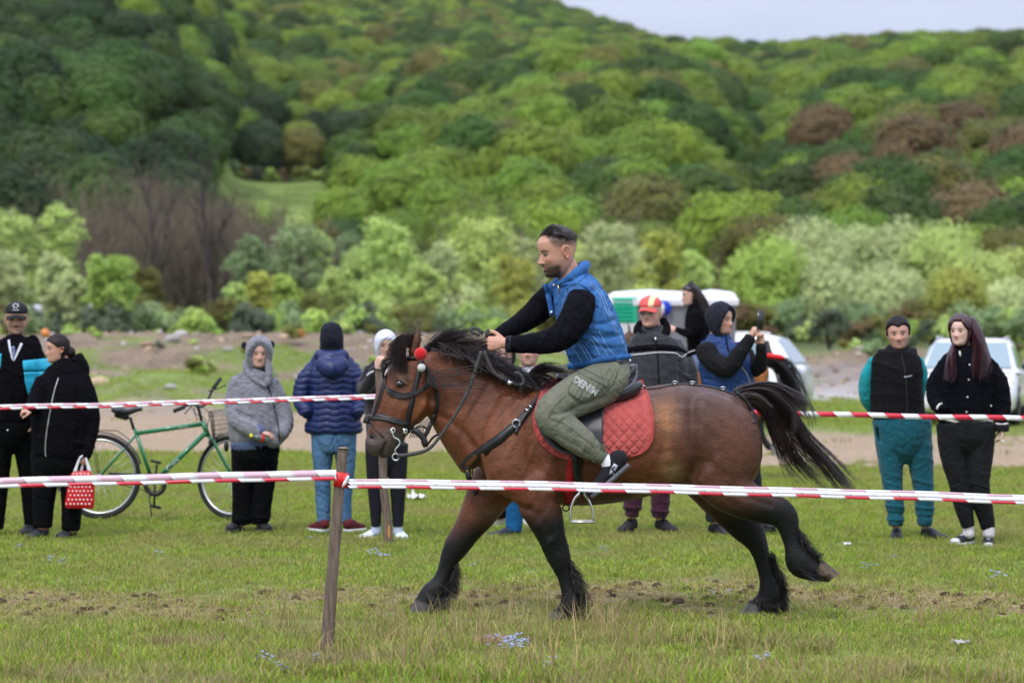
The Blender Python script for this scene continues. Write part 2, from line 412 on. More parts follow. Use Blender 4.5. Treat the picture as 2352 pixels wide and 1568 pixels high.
# ============================================================ LAND
US = np.array([-2600, -500, 0, 300, 450, 550, 650, 800, 1000, 1200, 1400, 1600, 1750, 1900, 2100, 2352, 2900, 5000], float)
HT = {
 355: [776]*18,
 430: [640, 650, 640, 650, 700, 740, 745, 740, 730, 715, 700, 705, 735, 700, 690, 690, 690, 700],
 500: [470, 480, 470, 500, 620, 680, 690, 680, 620, 590, 570, 590, 690, 600, 570, 570, 570, 580],
 580: [290, 300, 290, 330, 500, 570, 600, 600, 500, 460, 440, 470, 600, 480, 450, 450, 460, 480],
 680: [120, 130, 130, 170, 350, 450, 455, 440, 390, 340, 310, 350, 490, 390, 350, 340, 360, 380],
 800: [0, 0, 10, 50, 230, 400, 405, 395, 300, 260, 240, 280, 400, 300, 270, 260, 280, 300],
 950: [-80, -80, -60, -20, 120, 240, 270, 290, 220, 210, 200, 230, 300, 235, 210, 200, 220, 240],
 1200: [-150, -150, -120, -80, 20, 90, 115, 150, 140, 150, 170, 190, 220, 180, 160, 150, 170, 200],
 1600: [-200, -200, -170, -130, -50, 10, 35, 65, 75, 95, 120, 132, 140, 128, 118, 110, 125, 160],
 2000: [-230, -230, -200, -160, -90, -40, -25, -10, 0, 30, 85, 140, 175, 178, 175, 172, 180, 200],
 2500: [-250, -250, -225, -185, -120, -80, -60, -50, -45, -12, 62, 150, 190, 200, 200, 200, 200, 210],
 3200: [-200, -200, -150, -100, -20, 20, 40, 60, 90, 120, 150, 190, 210, 215, 215, 215, 215, 220],
}
HYs = np.array(sorted(HT)); HTA = np.array([HT[k] for k in sorted(HT)], float)
def _smooth_i(f): return f * f * (3 - 2 * f) * .5 + f * .5
def hill_y(u, Y):
    """row of the terrain surface in the view, from heights surveyed along bearings"""
    i = np.clip(np.searchsorted(HYs, Y) - 1, 0, len(HYs) - 2); f = np.clip((Y - HYs[i]) / (HYs[i + 1] - HYs[i]), 0, 1)
    def row(k):
        j = np.clip(np.searchsorted(US, u) - 1, 0, len(US) - 2); g = _smooth_i(np.clip((u - US[j]) / (US[j + 1] - US[j]), 0, 1))
        return HTA[k, j] * (1 - g) + HTA[k, j + 1] * g
    return row(i) * (1 - f) + row(i + 1) * f
HTA[:, 9:] += np.interp(HYs, [900, 1600], [0, 24])[:, None]
def hill_z(X, Y):
    u = CX + X * F / Y; z = H + (HY - hill_y(u, Y)) * Y / F
    p = np.stack([X, Y, X * 0], 1)
    return z + (snoise(p, .017, 3) * 6.0 + snoise(p, .05, 4) * 2.2) * sm(Y, 380, 520)

def gz(X, Y):
    """height of the near land: pasture, track, spoil bank"""
    X = np.asarray(X, float); Y = np.asarray(Y, float); u = CX + X * F / np.maximum(Y, 1); p = np.stack([X, Y, X * 0], 1)
    z = .02 * snoise(p, 1.4, 11) * sm(Y, 8, 14) * (1 - sm(Y, 38, 46)) + .05 * snoise(p, .5, 12) * sm(Y, 46, 60)
    lf = 1 - sm(u, 1050, 1500)
    bank = np.exp(-((Y - 84) / 9.0) ** 2) * (1.5 * lf + 1.05 * (1 - lf))
    rough = (snoise(p, .9, 13) * .16 + snoise(p, 2.6, 14) * .08 + snoise(p, .25, 15) * .15) * np.exp(-((Y - 82) / 11.0) ** 2)
    hump = (.72 + .18 * snoise(p, 1.1, 17)) * np.exp(-((u - 380) / 190) ** 2 - ((Y - 64) / 4.5) ** 2) + .3 * np.exp(-((u - 1000) / 400) ** 2 - ((Y - 66) / 5) ** 2)
    rut = -.07 * np.exp(-((Y - 46.5) / .6) ** 2) - .06 * np.exp(-((Y - 50.5) / .5) ** 2) + .08 * np.exp(-((Y - 48.5 - .5 * np.sin(X)) / 1.0) ** 2)
    far = sm(Y, 96, 130) * .25
    return z + bank + rough + hump + rut + far

def zones(X, Y):
    """weights: bare trampled, track, rubble, dry"""
    p = np.stack([X, Y, X * 0], 1); u = CX + X * F / np.maximum(Y, 1)
    n = snoise(p, .9, 21); n2 = snoise(p, 3.1, 22); n3 = snoise(p, .35, 23)
    tr = sm(.66 - np.abs(Y - 17.5 - .5 * n3) / 2.7 + .42 * n + .35 * n2, .0, .7)
    tr = np.maximum(tr, sm(n + n2 * .6 - .55 - sm(Y, 19, 24) * .5, 0, .6) * .8 * (1 - sm(Y, 24, 30)))
    tr = np.maximum(tr, sm(n3 + n + n2 * .6 - .35, 0, .6) * .75 * (1 - sm(Y, 15.8, 16.4)))
    lf = 1 - sm(u, 1000, 1700)
    a = 38.6 * lf + 34.6 * (1 - lf); b_ = 57 * lf + 46 * (1 - lf)
    track = sm(Y + n * 1.3 + n3 * .8 + n2 * .6, a, a + 1.3) * (1 - sm(Y + n * 2.2 + n3 * 2 + n2 * .8, b_, b_ + 1.8))
    grassbank = sm(np.exp(-((u - 380) / 260) ** 2 - ((Y - 63) / 5) ** 2) + n2 * .12, .25, .5)
    rub_l = sm(Y + n * 5, 70, 74) * (1 - sm(Y + n * 3, 98, 102)); rub_r = sm(Y + n * 3, 66, 69) * (1 - sm(Y + n * 3, 84, 90))
    rub = (rub_l * lf + rub_r * (1 - lf)) * (1 - grassbank * .9) * (1 - sm(n3 + n * .8 + n2 * .3, .05, .5) * .9)
    rub = np.maximum(rub, np.exp(-((Y - 60.5 - n * 1.6) / 1.3) ** 2) * sm(n2 + n, -.4, .5) * .75 * lf)
    return tr, track, rub

def ground_cols(X, Y):
    p = np.stack([X, Y, X * 0], 1); tr, track, rub = zones(X, Y)
    n = snoise(p, 2.2, 31)[:, None]; n2 = snoise(p, 7.0, 32)[:, None]; n3 = snoise(p, .5, 33)[:, None]
    g = np.array([.15, .20, .05]) * (1 + .25 * n + .15 * n2) + np.array([.03, .02, .0]) * n3
    g = g * (1 - sm(Y, 40, 70)[:, None] * .0)
    soil = np.array([.20, .155, .085]) * (1 + .3 * n2 + .2 * n)
    road = np.array([.30, .225, .150]) * (1 + .07 * n + .06 * n2); wet = np.exp(-((Y - 57.5 - n[:, 0] * .8) / 1.3) ** 2)[:, None] * (sm(-X, 0, 6)[:, None])
    road = road * (1 - .45 * wet) + np.array([.2, .18, .17]) * .45 * wet
    rb = np.array([.19, .142, .098]) * (1 + .35 * n2 + .25 * n) + np.array([.02, .03, .05]) * sm(n3[:, 0], .1, .5)[:, None]
    u = CX + X * F / np.maximum(Y, 1)
    gr = np.array([.36, .34, .33]) * (1 + .4 * n2); mgr = (sm(u, 1700, 1900) * np.exp(-((Y - 69) / 4.5) ** 2))[:, None]
    rb = rb * (1 - mgr) + gr * mgr
    mud = (sm(snoise(p * np.array([1, .6, 1]), 1.9, 35) + .5 * snoise(p, 6, 36), .35, .8) * tr)[:, None]; soil = soil * (1 - mud) + np.array([.085, .050, .030]) * mud
    c = g * (1 - tr[:, None]) + soil * tr[:, None]; c = c * (1 - track[:, None]) + road * track[:, None]
    c = c * (1 - rub[:, None]) + rb * rub[:, None]
    far = sm(Y, 98, 120)[:, None]; c = c * (1 - far) + np.array([.11, .13, .05]) * (1 + .3 * n3) * far
    return np.clip(c, .01, 1)

Ys = np.concatenate([np.arange(1.5, 12, .8), np.arange(12, 40, .12), np.arange(40, 100, .33), np.arange(100, 362, 5)])
uu = np.concatenate([np.arange(-6000, -400, 200), np.arange(-400, 2760, 12), np.arange(2760, 8400, 200)])
YY, UU = np.meshgrid(Ys, uu, indexing='ij'); XX = (UU - CX) * YY / F
Xf, Yf = XX.ravel(), YY.ravel(); Zf = gz(Xf, Yf)
b = MB(); b.grid(np.stack([XX, YY, Zf.reshape(XX.shape)], 2))
m_ground = mat('pasture soil', attr=True, rough=.95, spec=.1, n1=(14, .35), n2=(70, .4), bump=(30, .7, .03))
tag(mesh('ground', b, m_ground, cols=ground_cols(Xf, Yf)), kind='structure')

# hills
Yh = np.concatenate([np.arange(350, 1000, 9), np.arange(1000, 3201, 40)]); uh = np.concatenate([np.arange(-2600, -300, 120), np.arange(-300, 2700, 30), np.arange(2700, 5001, 120)])
YY, UU = np.meshgrid(Yh, uh, indexing='ij'); XX = (UU - CX) * YY / F; Z = hill_z(XX.ravel(), YY.ravel()).reshape(XX.shape); Z -= .15 + .6 * (YY < 356)
b = MB(); b.grid(np.stack([XX, YY, Z], 2))
meadow = ((UU > 500) & (UU < 830) & (YY > 600) & (YY < 812)).ravel()
hc = np.where(meadow[:, None], [[.14, .19, .055]], [[.045, .06, .022]])
tag(mesh('hills', b, mat('hill soil and undergrowth', attr=True, rough=1, spec=.0, n1=(.15, .4)), cols=hc), kind='structure')
# ============================================================ TREES
def leafcrown(seed, R, Hc, z0, nl, nleaf, ls, shape='round', core=.72, droop=0.0, airy=0.0):
    jn = .17 + airy * .9
    """leaf-sized faces gathered in clumps through a crown; returns MB"""
    r = np.random.default_rng(seed); b = MB(); L = []
    for i in range(nl):
        t = (i + .5) / nl
        if shape == 'round':
            ph = math.acos(1 - 1.75 * t); a = i * 2.4 + r.uniform(-.4, .4); rad = R * .56 * math.sin(ph) * r.uniform(.85, 1.1); zz = z0 + Hc * (.46 + .36 * math.cos(ph)) * r.uniform(.95, 1.04)
            s = R * r.uniform(.40, .56)
        elif shape == 'tall':
            a = i * 2.4 + r.uniform(-.5, .5); zz = z0 + Hc * (t ** .8) * .93; w = math.sin(math.pi * min(1, .24 + t * .57)) ** .6
            rad = R * .6 * w * r.uniform(.35, 1.1); s = R * r.uniform(.24, .46) * (.55 + .5 * w)
        else:   # bush
            a = i * 2.4; zz = z0 + Hc * r.uniform(.3, .8); rad = R * .6 * math.sqrt(r.uniform(0, 1)); s = R * r.uniform(.35, .55)
        L.append((np.array([rad * math.cos(a), rad * math.sin(a), zz]), s))
    tot = sum(s * s for _, s in L); V = []; Fc = []
    for c, s in L:
        k = int(nleaf * s * s / tot)
        d = r.normal(size=(k, 3)); d /= np.linalg.norm(d, axis=1)[:, None]; d[:, 2] = np.where(d[:, 2] < -.35, -d[:, 2], d[:, 2])
        rr = s * (1 - np.abs(r.normal(0, .10 + airy, k))); rr = np.clip(rr, .15 * s, 1.15 * s) * (1 + .10 * np.sin(d[:, 0] * 7 + c[0]) * np.sin(d[:, 1] * 6) + .08 * np.sin(d[:, 2] * 9 + c[1]))
        p = c + d * rr[:, None] * np.array([1, 1, .85 + droop]); 
        p[:, 2] -= droop * r.uniform(0, 1, k) * s
        g_ = p - np.array([0, 0, z0 + Hc * .32]); g_ /= np.linalg.norm(g_, axis=1)[:, None]; nrm_ = d * .55 + g_ * .65 + r.normal(0, jn, (k, 3)); nrm_ /= np.linalg.norm(nrm_, axis=1)[:, None]
        t1 = np.cross(nrm_, r.normal(size=(k, 3))); t1 /= np.linalg.norm(t1, axis=1)[:, None]; t2 = np.cross(nrm_, t1)
        sz = ls * r.uniform(.6, 1.3, k)[:, None]
        q = np.stack([p - t1 * sz - t2 * sz * .25, p + t2 * sz * .75 - t1 * sz * .1, p + t1 * sz + t2 * sz * .2, p - t2 * sz * .6 + t1 * sz * .15], 1)
        V.append(q.reshape(-1, 3))
        if core: b.ell(c, (s * core, s * core, s * core * .85), nu=8, nv=6)
    V = np.concatenate(V); base = len(b.v); b.v.extend(map(tuple, V.tolist())); n = len(V) // 4
    b.f.extend([(base + 4 * i, base + 4 * i + 1, base + 4 * i + 2, base + 4 * i + 3) for i in range(n)])
    return b

def branches(b, seed, hgt, r0, spread=.5, levels=4, n0=7, up=.55, lean=0.0, start=.22, twig=True):
    r = np.random.default_rng(seed)
    def grow(p, d, l, rad, lv):
        pts = [p]; q = np.array(p, float); dd = np.array(d, float)
        for k in range(3):
            dd = dd + r.normal(0, .12, 3) + np.array([0, 0, .06]); dd /= np.linalg.norm(dd); q = q + dd * l / 3; pts.append(q.copy())
        b.tube(pts, [rad, rad * .45], seg=5 if lv < 3 else 3, sub=1)
        if lv >= levels: return
        for k in range(int(r.integers(3, 5))):
            t = r.uniform(.3, 1.0); i = min(2, int(t * 3)); s = pts[i] + (pts[i + 1] - pts[i]) * (t * 3 - i)
            a = r.normal(size=3); a -= dd * (a @ dd); a /= np.linalg.norm(a)
            nd = dd * (1 - spread * .6) + a * spread + np.array([0, 0, up * .25]); nd /= np.linalg.norm(nd)
            grow(s, nd, l * r.uniform(.5, .7), rad * .45, lv + 1)
    tr = [np.array([0, 0, -.3])]; q = tr[0].copy()
    for k in range(5): q = q + np.array([r.normal(0, .02) * hgt + lean * hgt * .05, r.normal(0, .02) * hgt, hgt * .17]); tr.append(q.copy())
    b.tube(tr, [r0, r0 * .75, r0 * .3], seg=7, sub=2)
    for k in range(n0):
        t = start + (1 - start) * (k + .5) / n0; i = min(4, int(t * 5)); s = tr[i] + (tr[i + 1] - tr[i]) * (t * 5 - i); a = k * 2.4 + r.uniform(-.4, .4)
        nd = np.array([math.cos(a) * (1 - up), math.sin(a) * (1 - up), up + .35 * t]); nd /= np.linalg.norm(nd)
        grow(s, nd, hgt * .36 * (1.15 - .5 * t), r0 * .38 * (1.1 - .6 * t), 2)

def leafmat(name, c, rnd=.16, hue=.015, tr=.3):
    return mat(name, c, rough=.55, spec=.2, n1=(.35, .22), n2=(2.5, .25), rnd=rnd, hue=hue, trans=tr)
LM = dict(
 dusk=leafmat('oak leaves darkened as shade', (.028, .058, .011), .3, .015),  # leaf green darkened to stand in for shade on the hillside
 deep=leafmat('deep green beech leaves', (.056, .108, .012), .34, .02),
 fresh=leafmat('fresh green oak leaves', (.170, .255, .024), .28, .018),
 olive=leafmat('olive budding leaves', (.165, .165, .032), .2, .015),
 brown=leafmat('brown budding twigs and leaves', (.150, .100, .040), .2, .01),
 silver=leafmat('silvery willow leaves', (.50, .56, .25), .1, .01),
 pale=leafmat('pale green poplar leaves', (.48, .59, .17), .12, .012),
 lime=leafmat('lime green spring leaves', (.36, .50, .10), .1, .01),
 green=leafmat('mid green alder leaves', (.24, .33, .14), .1, .01),
 yellow=leafmat('yellow green willow leaves', (.42, .45, .09), .08, .008),
 dark=leafmat('dark green shrub leaves', (.085, .11, .06), .1, .01))  # dark is the shrubs' own leaf colour
BARK = mat('grey brown bark', (.10, .082, .066), rough=.95, spec=.05, n1=(3, .3), bump=(20, .5, .02))
TWIG = mat('bare twigs', (.15, .124, .086), rough=.95, spec=.05, n1=(.5, .2), rnd=.1)

# forest trees (height about 12 m)
def crown_obj(nm, seed, m, **k):
    b = leafcrown(seed, **k); me = bpy.data.meshes.new(nm); me.from_pydata(b.v, [], b.f); me.materials.append(m); return me
FOR = {}
for kd, ms in (('deep', 4), ('dusk', 3), ('fresh', 4), ('olive', 2), ('brown', 2)):
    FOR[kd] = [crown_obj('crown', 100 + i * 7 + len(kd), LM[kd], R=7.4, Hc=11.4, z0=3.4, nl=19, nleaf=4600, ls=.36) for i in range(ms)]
tb = MB(); tb.tube([(0, 0, -1), (0.1, 0, 3), (0, .1, 7)], [.24, .18, .08], seg=6)
for k in range(5):
    a = k * 1.3; tb.tube([(0, 0, 3 + k * .5), (math.cos(a) * 1.2, math.sin(a) * 1.2, 4.8 + k * .5), (math.cos(a) * 2.2, math.sin(a) * 2.2, 6.6 + k * .4)], [.1, .04], seg=4)
TRUNKME = bpy.data.meshes.new('trunk'); TRUNKME.from_pydata(tb.v, [], tb.f); TRUNKME.materials.append(BARK)

pts = []
r = np.random.default_rng(5)
Y = 402.0
while Y < 2700:
    sp = 12.2 if Y < 1000 else 12.2 + (Y - 1000) * .002
    u0, u1 = -1000, 3300; x0, x1 = (u0 - CX) * Y / F, (u1 - CX) * Y / F
    xs = np.arange(x0, x1, sp) + r.uniform(-3.4, 3.4, len(np.arange(x0, x1, sp))); ys = Y + r.uniform(-4.2, 4.2, len(xs))
    pts.append(np.stack([xs, ys], 1)); Y += sp * 1.2
pts = np.concatenate(pts); U = CX + pts[:, 0] * F / pts[:, 1]; YD = pts[:, 1]
keep = np.ones(len(pts), bool)
keep &= ~((U > 500) & (U < 770) & (YD > 415) & (YD < 778))                 # meadow in the valley
keep &= ~((U > 285) & (U < 560) & (YD < 455))
keep &= ~((U > 540) & (U < 1040 - (YD - 402) * .2) & (YD < 470))
keep &= ~((U > 770) & (U < 800) & (YD > 690) & (YD < 778))
pts = pts[keep]; U = U[keep]; YD = YD[keep]
PZ = hill_z(pts[:, 0], pts[:, 1]) - .8
# drop trees wholly hidden behind nearer crowns
scr_top = HY - (PZ + 14.5 - H) * F / YD
order = np.argsort(YD); hor = np.full(4700, 1e9); vis = np.zeros(len(pts), bool)
for i in order:
    a = int(np.clip(U[i] + 1100 - 5 * F / YD[i], 0, 4699)); c = int(np.clip(U[i] + 1100 + 5 * F / YD[i], a + 1, 4700))
    if scr_top[i] < hor[a:c].max() + 4 and scr_top[i] > -420: vis[i] = True
    m = (a + c) // 2; w = max(1, (c - a) // 3); hor[max(0, m - w):m + w] = np.minimum(hor[max(0, m - w):m + w], scr_top[i] + 2.2 * F / YD[i])
pts, U, YD, PZ = pts[vis], U[vis], YD[vis], PZ[vis]
nn = snoise(np.stack([pts[:, 0], pts[:, 1], 0 * U], 1), .02, 8); rr_ = r.uniform(0, 1, len(U))
kind = np.where(rr_ < .45 + nn * .35, 'fresh', 'deep').astype(object)
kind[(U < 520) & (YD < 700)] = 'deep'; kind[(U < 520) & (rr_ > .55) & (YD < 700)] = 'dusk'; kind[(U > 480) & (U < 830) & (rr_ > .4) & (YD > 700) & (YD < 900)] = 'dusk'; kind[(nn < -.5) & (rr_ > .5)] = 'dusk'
kind[(rr_ > .86) & (U > 500)] = 'olive'
ry = HY - (PZ + 7 - H) * F / YD
br = (U > 1700) & (ry > 300) & (YD < 640) & (rr_ < .16 + .34 * np.sin(U / 50 + ry / 40)); kind[br] = 'brown'
kind[(U > 820) & (U < 1560) & (YD < 700) & (rr_ < .62)] = 'fresh'
kind[(U > 1000) & (U < 1250) & (YD < 560) & (rr_ > .86)] = 'olive'
scl = r.uniform(.78, 1.22, len(U)) * np.where(YD > 1000, .92, 1.0)
order = np.argsort(YD + 1e5 * ((U < -60) | (U > 2412)))
LBL = dict(dusk='very dark green tree of the wooded hillside, shade painted into its leaves', deep='dark green rounded forest tree on the wooded hillside', fresh='fresh green rounded forest tree on the wooded hillside',
           olive='olive green budding tree among the hillside forest', brown='brown budding tree low on the wooded hillside')
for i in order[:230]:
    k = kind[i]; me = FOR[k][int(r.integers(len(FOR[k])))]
    e = thing('forest_tree', (pts[i, 0], pts[i, 1], PZ[i]), LBL[k], 'tree', {'dusk': 'shade-darkened trees of the hillside forest', 'deep': 'dark green trees of the hillside forest', 'fresh': 'fresh green trees of the hillside forest', 'olive': 'olive trees of the hillside forest', 'brown': 'brown trees of the hillside forest'}[k])
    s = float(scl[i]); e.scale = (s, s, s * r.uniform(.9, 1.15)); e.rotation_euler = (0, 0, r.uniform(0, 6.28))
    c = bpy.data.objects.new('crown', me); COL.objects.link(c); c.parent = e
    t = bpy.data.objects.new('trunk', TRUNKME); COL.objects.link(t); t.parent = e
rest = order[230:]
for k, nm in (('dusk', 'distant_shaded_woods'), ('deep', 'distant_dark_woods'), ('fresh', 'distant_green_woods'), ('olive', 'distant_olive_woods'), ('brown', 'distant_brown_woods')):  # dusk woods carry their shade in the leaf colour
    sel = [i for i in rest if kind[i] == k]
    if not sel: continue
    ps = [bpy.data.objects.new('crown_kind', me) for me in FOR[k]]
    gn_scatter(nm, np.stack([pts[sel, 0], pts[sel, 1], PZ[sel]], 1), ps, None, seed=3, scales=scl[sel], tilt=.03, label={'dusk': 'very dark green trees spread over the hills, shade painted into the leaves', 'deep': 'dark green forest covering the upper hills', 'fresh': 'fresh green forest covering the upper hills', 'olive': 'olive green trees scattered over the upper hills', 'brown': 'brown budding trees at the foot of the hills'}[k])

# ---- riverside trees, each one placed by itself: (x, top row, half width px, distance, kind, shape, label)
RT = [
 (45, 470, 75, 340, 'pale', 'tall', 'pale green poplar at the far left edge behind the capped man'),
 (140, 445, 60, 345, 'pale', 'tall', 'tall pale poplar at left, above the silvery sapling'),
 (130, 572, 52, 262, 'silver', 'tall', 'silvery willow above the capped man, left of the lime sapling'),
 (250, 570, 62, 255, 'lime', 'tall', 'bright lime sapling standing beside the silvery willow at left'),
 (175, 618, 40, 258, 'silver', 'tall', 'small silvery sapling between the silvery willow and lime sapling'),
 (300, 655, 45, 300, 'olive', 'bush', 'low olive bush right of the lime sapling'),
 (380, 695, 50, 290, 'olive', 'bush', 'low olive shrub below the two bare trees'),
 (448, 706, 28, 260, 'dark', 'bush', 'small dark shrub on the bank below the bare trees'),
 (505, 672, 45, 280, 'olive', 'bush', 'rounded olive bush left of the yellow green sapling'),
 (580, 525, 62, 330, 'green', 'tall', 'mid green tree behind the yellow green sapling, left of a pair'),
 (685, 497, 70, 335, 'green', 'tall', 'taller mid green tree behind the yellow green sapling'),
 (738, 500, 30, 338, 'pale', 'tall', 'thin pale tree touching the taller mid green tree'),
 (597, 610, 36, 270, 'yellow', 'tall', 'small yellow green sapling above the grey hooded woman'),
 (655, 620, 36, 275, 'lime', 'tall', 'small lime sapling right of the yellow green one'),
 (545, 640, 36, 285, 'pale', 'tall', 'pale bushy sapling left of the yellow green one'),
 (710, 655, 55, 290, 'olive', 'bush', 'olive bush above the navy jacket person, left side'),
 (775, 600, 45, 300, 'pale', 'tall', 'slender pale tree above the dark hooded person'),
 (800, 690, 60, 270, 'green', 'bush', 'low green bush behind the dark hooded person'),
 (900, 487, 72, 320, 'pale', 'tall', 'tall pale poplar with white trunk above the white hood'),
 (975, 600, 55, 300, 'pale', 'tall', 'pale tree between two tall poplars above the horse ear'),
 (1110, 483, 88, 325, 'pale', 'tall', 'broad tall pale poplar above the rider hands'),
 (1060, 640, 60, 290, 'silver', 'bush', 'silvery bush below the broad tall poplar'),
 (1185, 575, 50, 300, 'yellow', 'tall', 'yellow orange budding tree left of the rider face'),
 (1205, 520, 42, 335, 'silver', 'tall', 'grey green tree just left of the rider head'),
 (1180, 690, 50, 270, 'yellow', 'bush', 'yellow green bush above the rider forearm'),
 (1395, 490, 72, 320, 'silver', 'tall', 'silvery green tree just right of the rider head'),
 (1520, 510, 66, 312, 'yellow', 'tall', 'bright yellow green tree above the portable toilets'),
 (1590, 560, 48, 322, 'pale', 'tall', 'pale tree right of the bright yellow green one'),
 (1460, 620, 60, 300, 'pale', 'bush', 'pale bush below the bright yellow green tree'),
 (1625, 640, 60, 330, 'brown', 'bush', 'brown leafless bush right of the toilets'),
 (1760, 520, 96, 300, 'lime', 'round', 'big bright green tree right of the portable toilets'),
 (1860, 472, 90, 330, 'silver', 'round', 'silvery willow crown behind the big bright green tree'),
 (1960, 482, 85, 335, 'silver', 'round', 'second silvery willow crown from the big bright green tree'),
 (2060, 470, 85, 332, 'silver', 'round', 'tallest silvery willow above the man in teal'),
 (2170, 478, 92, 328, 'pale', 'round', 'broad grey green willow above the long haired woman'),
 (1900, 590, 80, 300, 'silver', 'round', 'lower silvery willow in front, right of the big bright green tree'),
 (2030, 600, 88, 298, 'silver', 'round', 'lower silvery willow behind the man in teal'),
 (2250, 560, 80, 312, 'pale', 'round', 'pale willow below the broad grey green willow'),
 (2335, 545, 70, 318, 'pale', 'round', 'pale willow at the far right edge, half hidden'),
 (2200, 595, 62, 285, 'yellow', 'round', 'yellow olive tree above the long haired woman'),
 (2320, 640, 70, 290, 'silver', 'round', 'grey green willow low at the far right edge'),
 (1700, 690, 60, 262, 'olive', 'bush', 'olive bush above the phone, right of the toilets'),
 (1800, 665, 60, 268, 'green', 'bush', 'green bush above the white estate car'),
 (1905, 700, 46, 215, 'dark', 'bush', 'dark green bush standing alone on the bank right of the estate car'),
 (1975, 690, 70, 262, 'green', 'bush', 'green bush left of the man in teal head'),
 (2140, 680, 70, 262, 'olive', 'bush', 'olive bush between the couple at right'),
 (2290, 700, 60, 258, 'green', 'bush', 'green bush at far right behind the long haired woman'),
 (600, 438, 56, 450, 'lime', 'round', 'lime tree below the valley meadow, left of two'), (680, 452, 56, 462, 'pale', 'round', 'pale tree below the valley meadow, right of the lime one'), (745, 470, 44, 440, 'olive', 'round', 'olive tree below the right end of the valley meadow'), (548, 470, 40, 445, 'brown', 'round', 'brown budding tree left below the valley meadow'), (800, 500, 40, 430, 'green', 'round', 'small green tree right below the valley meadow'), (640, 520, 60, 400, 'olive', 'bush', 'olive bush between the meadow and the mid green pair'),
 (835, 560, 60, 335, 'pale', 'tall', 'pale tree between the dark hooded and white hooded persons'), (1022, 540, 55, 342, 'silver', 'tall', 'silvery tree behind the gap between the two tall poplars'), (1285, 560, 60, 345, 'silver', 'tall', 'grey green tree hidden behind the rider head'),
 (1340, 545, 55, 340, 'pale', 'tall', 'pale tree behind the rider neck at right'), (1462, 545, 55, 338, 'silver', 'tall', 'silvery tree left of the bright yellow green one'), (860, 660, 60, 285, 'pale', 'bush', 'pale bush behind the white hooded woman'), (1300, 650, 60, 290, 'pale', 'bush', 'pale bush behind the rider chest'),
 (10, 560, 60, 300, 'silver', 'tall', 'silvery tree behind the capped man at the left edge'), (340, 600, 40, 330, 'olive', 'tall', 'thin olive tree right of the lime sapling'), (960, 690, 60, 270, 'olive', 'bush', 'olive bush behind the galloping horse ear'), (1120, 700, 60, 268, 'green', 'bush', 'green bush behind the rider hands'),
 (-90, 480, 80, 330, 'pale', 'tall', 'pale poplar beyond the left edge'),
 (2460, 520, 100, 320, 'silver', 'round', 'silvery willow beyond the right edge'),
]
for n_, (x, ty, hw, D, k, shp, lab) in enumerate(RT):
    X = (x - CX) * D / F; z = float(gz([X], [D])[0]) if D < 356 else float(hill_z(np.array([X]), np.array([float(D)]))[0]); Ht = H + (HY - ty) * D / F - z; R = hw * D / F
    hgt = Ht; z0 = .12 * hgt if shp != 'bush' else 0.0
    e = thing('riverside_bush' if shp == 'bush' else 'riverside_tree', (X, D, z), lab, 'bush' if shp == 'bush' else 'tree', 'bushes along the river bank' if shp == 'bush' else 'trees along the river bank')
    airy = .40 if shp == 'tall' else .30
    nl = {'tall': 34, 'round': 36, 'bush': 12}[shp]; nf = {'tall': 6500, 'round': 7500, 'bush': 1500}[shp]
    kk = LM[k] if k in LM else LM['olive']
    b = leafcrown(500 + n_, R=R * 1.26, Hc=hgt * (1 - .06) - z0, z0=z0, nl=nl, nleaf=nf, ls=.13 + R * .017, shape=shp, core=0.4 if shp == 'round' else .2, airy=airy)
    mesh('crown', b, kk, None, smooth=False).parent = e
    b = MB()
    if shp == 'bush':
        for q in range(7):
            a = q * .9; b.tube([(0, 0, -.2), (math.cos(a) * R * .3, math.sin(a) * R * .3, hgt * .4), (math.cos(a) * R * .5, math.sin(a) * R * .5, hgt * .75)], [.06, .02], seg=4)
    else: branches(b, 900 + n_, hgt * .9, .13 + hgt * .008, levels=3, n0=8, up=.6)
    mesh('trunk', b, BARK if k not in ('silver', 'pale') else mat('pale poplar bark', (.26, .25, .22), rough=.9, n1=(2, .25)), None).parent = e

# bare trees at left
BT = [(375, 392, 352, .52, 'tall bare tree with thick dark trunk, left of the two'), (492, 405, 356, .50, 'tall bare tree with forked dark trunk, right of the two'),
      (235, 470, 362, .2, 'slim bare tree behind the lime sapling'), (300, 480, 372, .2, 'slim bare tree left of the two tall bare trees'),
      (430, 455, 372, .2, 'slim bare tree standing between the two tall bare trees'), (545, 480, 368, .2, 'slim bare tree right of the two tall bare trees'),
      (170, 500, 368, .18, 'thin bare tree behind the tall pale poplar'), (85, 520, 366, .18, 'thin bare tree near the left edge'), (335, 505, 350, .14, 'thin bare sapling close left of the thick dark trunk'),
      (610, 470, 385, .18, 'thin bare tree above the mid green pair'), (750, 520, 372, .18, 'thin bare tree above the navy jacket person'), (1660, 560, 372, .2, 'grey bare tree between yellow green and big bright green trees'), (1000, 560, 372, .16, 'thin bare tree between the two tall poplars')]
BARE = mat('dark bare bark', (.075, .062, .056), rough=.95, spec=.05, n1=(1, .2))
for n_, (x, ty, D, r0, lab) in enumerate(BT):
    X = (x - CX) * D / F; z = float(gz([X], [min(D, 355)])[0]) - .3; hgt = H + (HY - ty) * D / F - z
    e = thing('bare_tree', (X, D, z), lab, 'tree', 'leafless trees at the valley foot')
    b = MB(); branches(b, 40 + n_, hgt * 1.08, r0, levels=4, n0=9 if r0 > .3 else 7, up=.72, spread=.42, start=.2)
    mesh('trunk', b, BARE if r0 > .3 else TWIG, None).parent = e
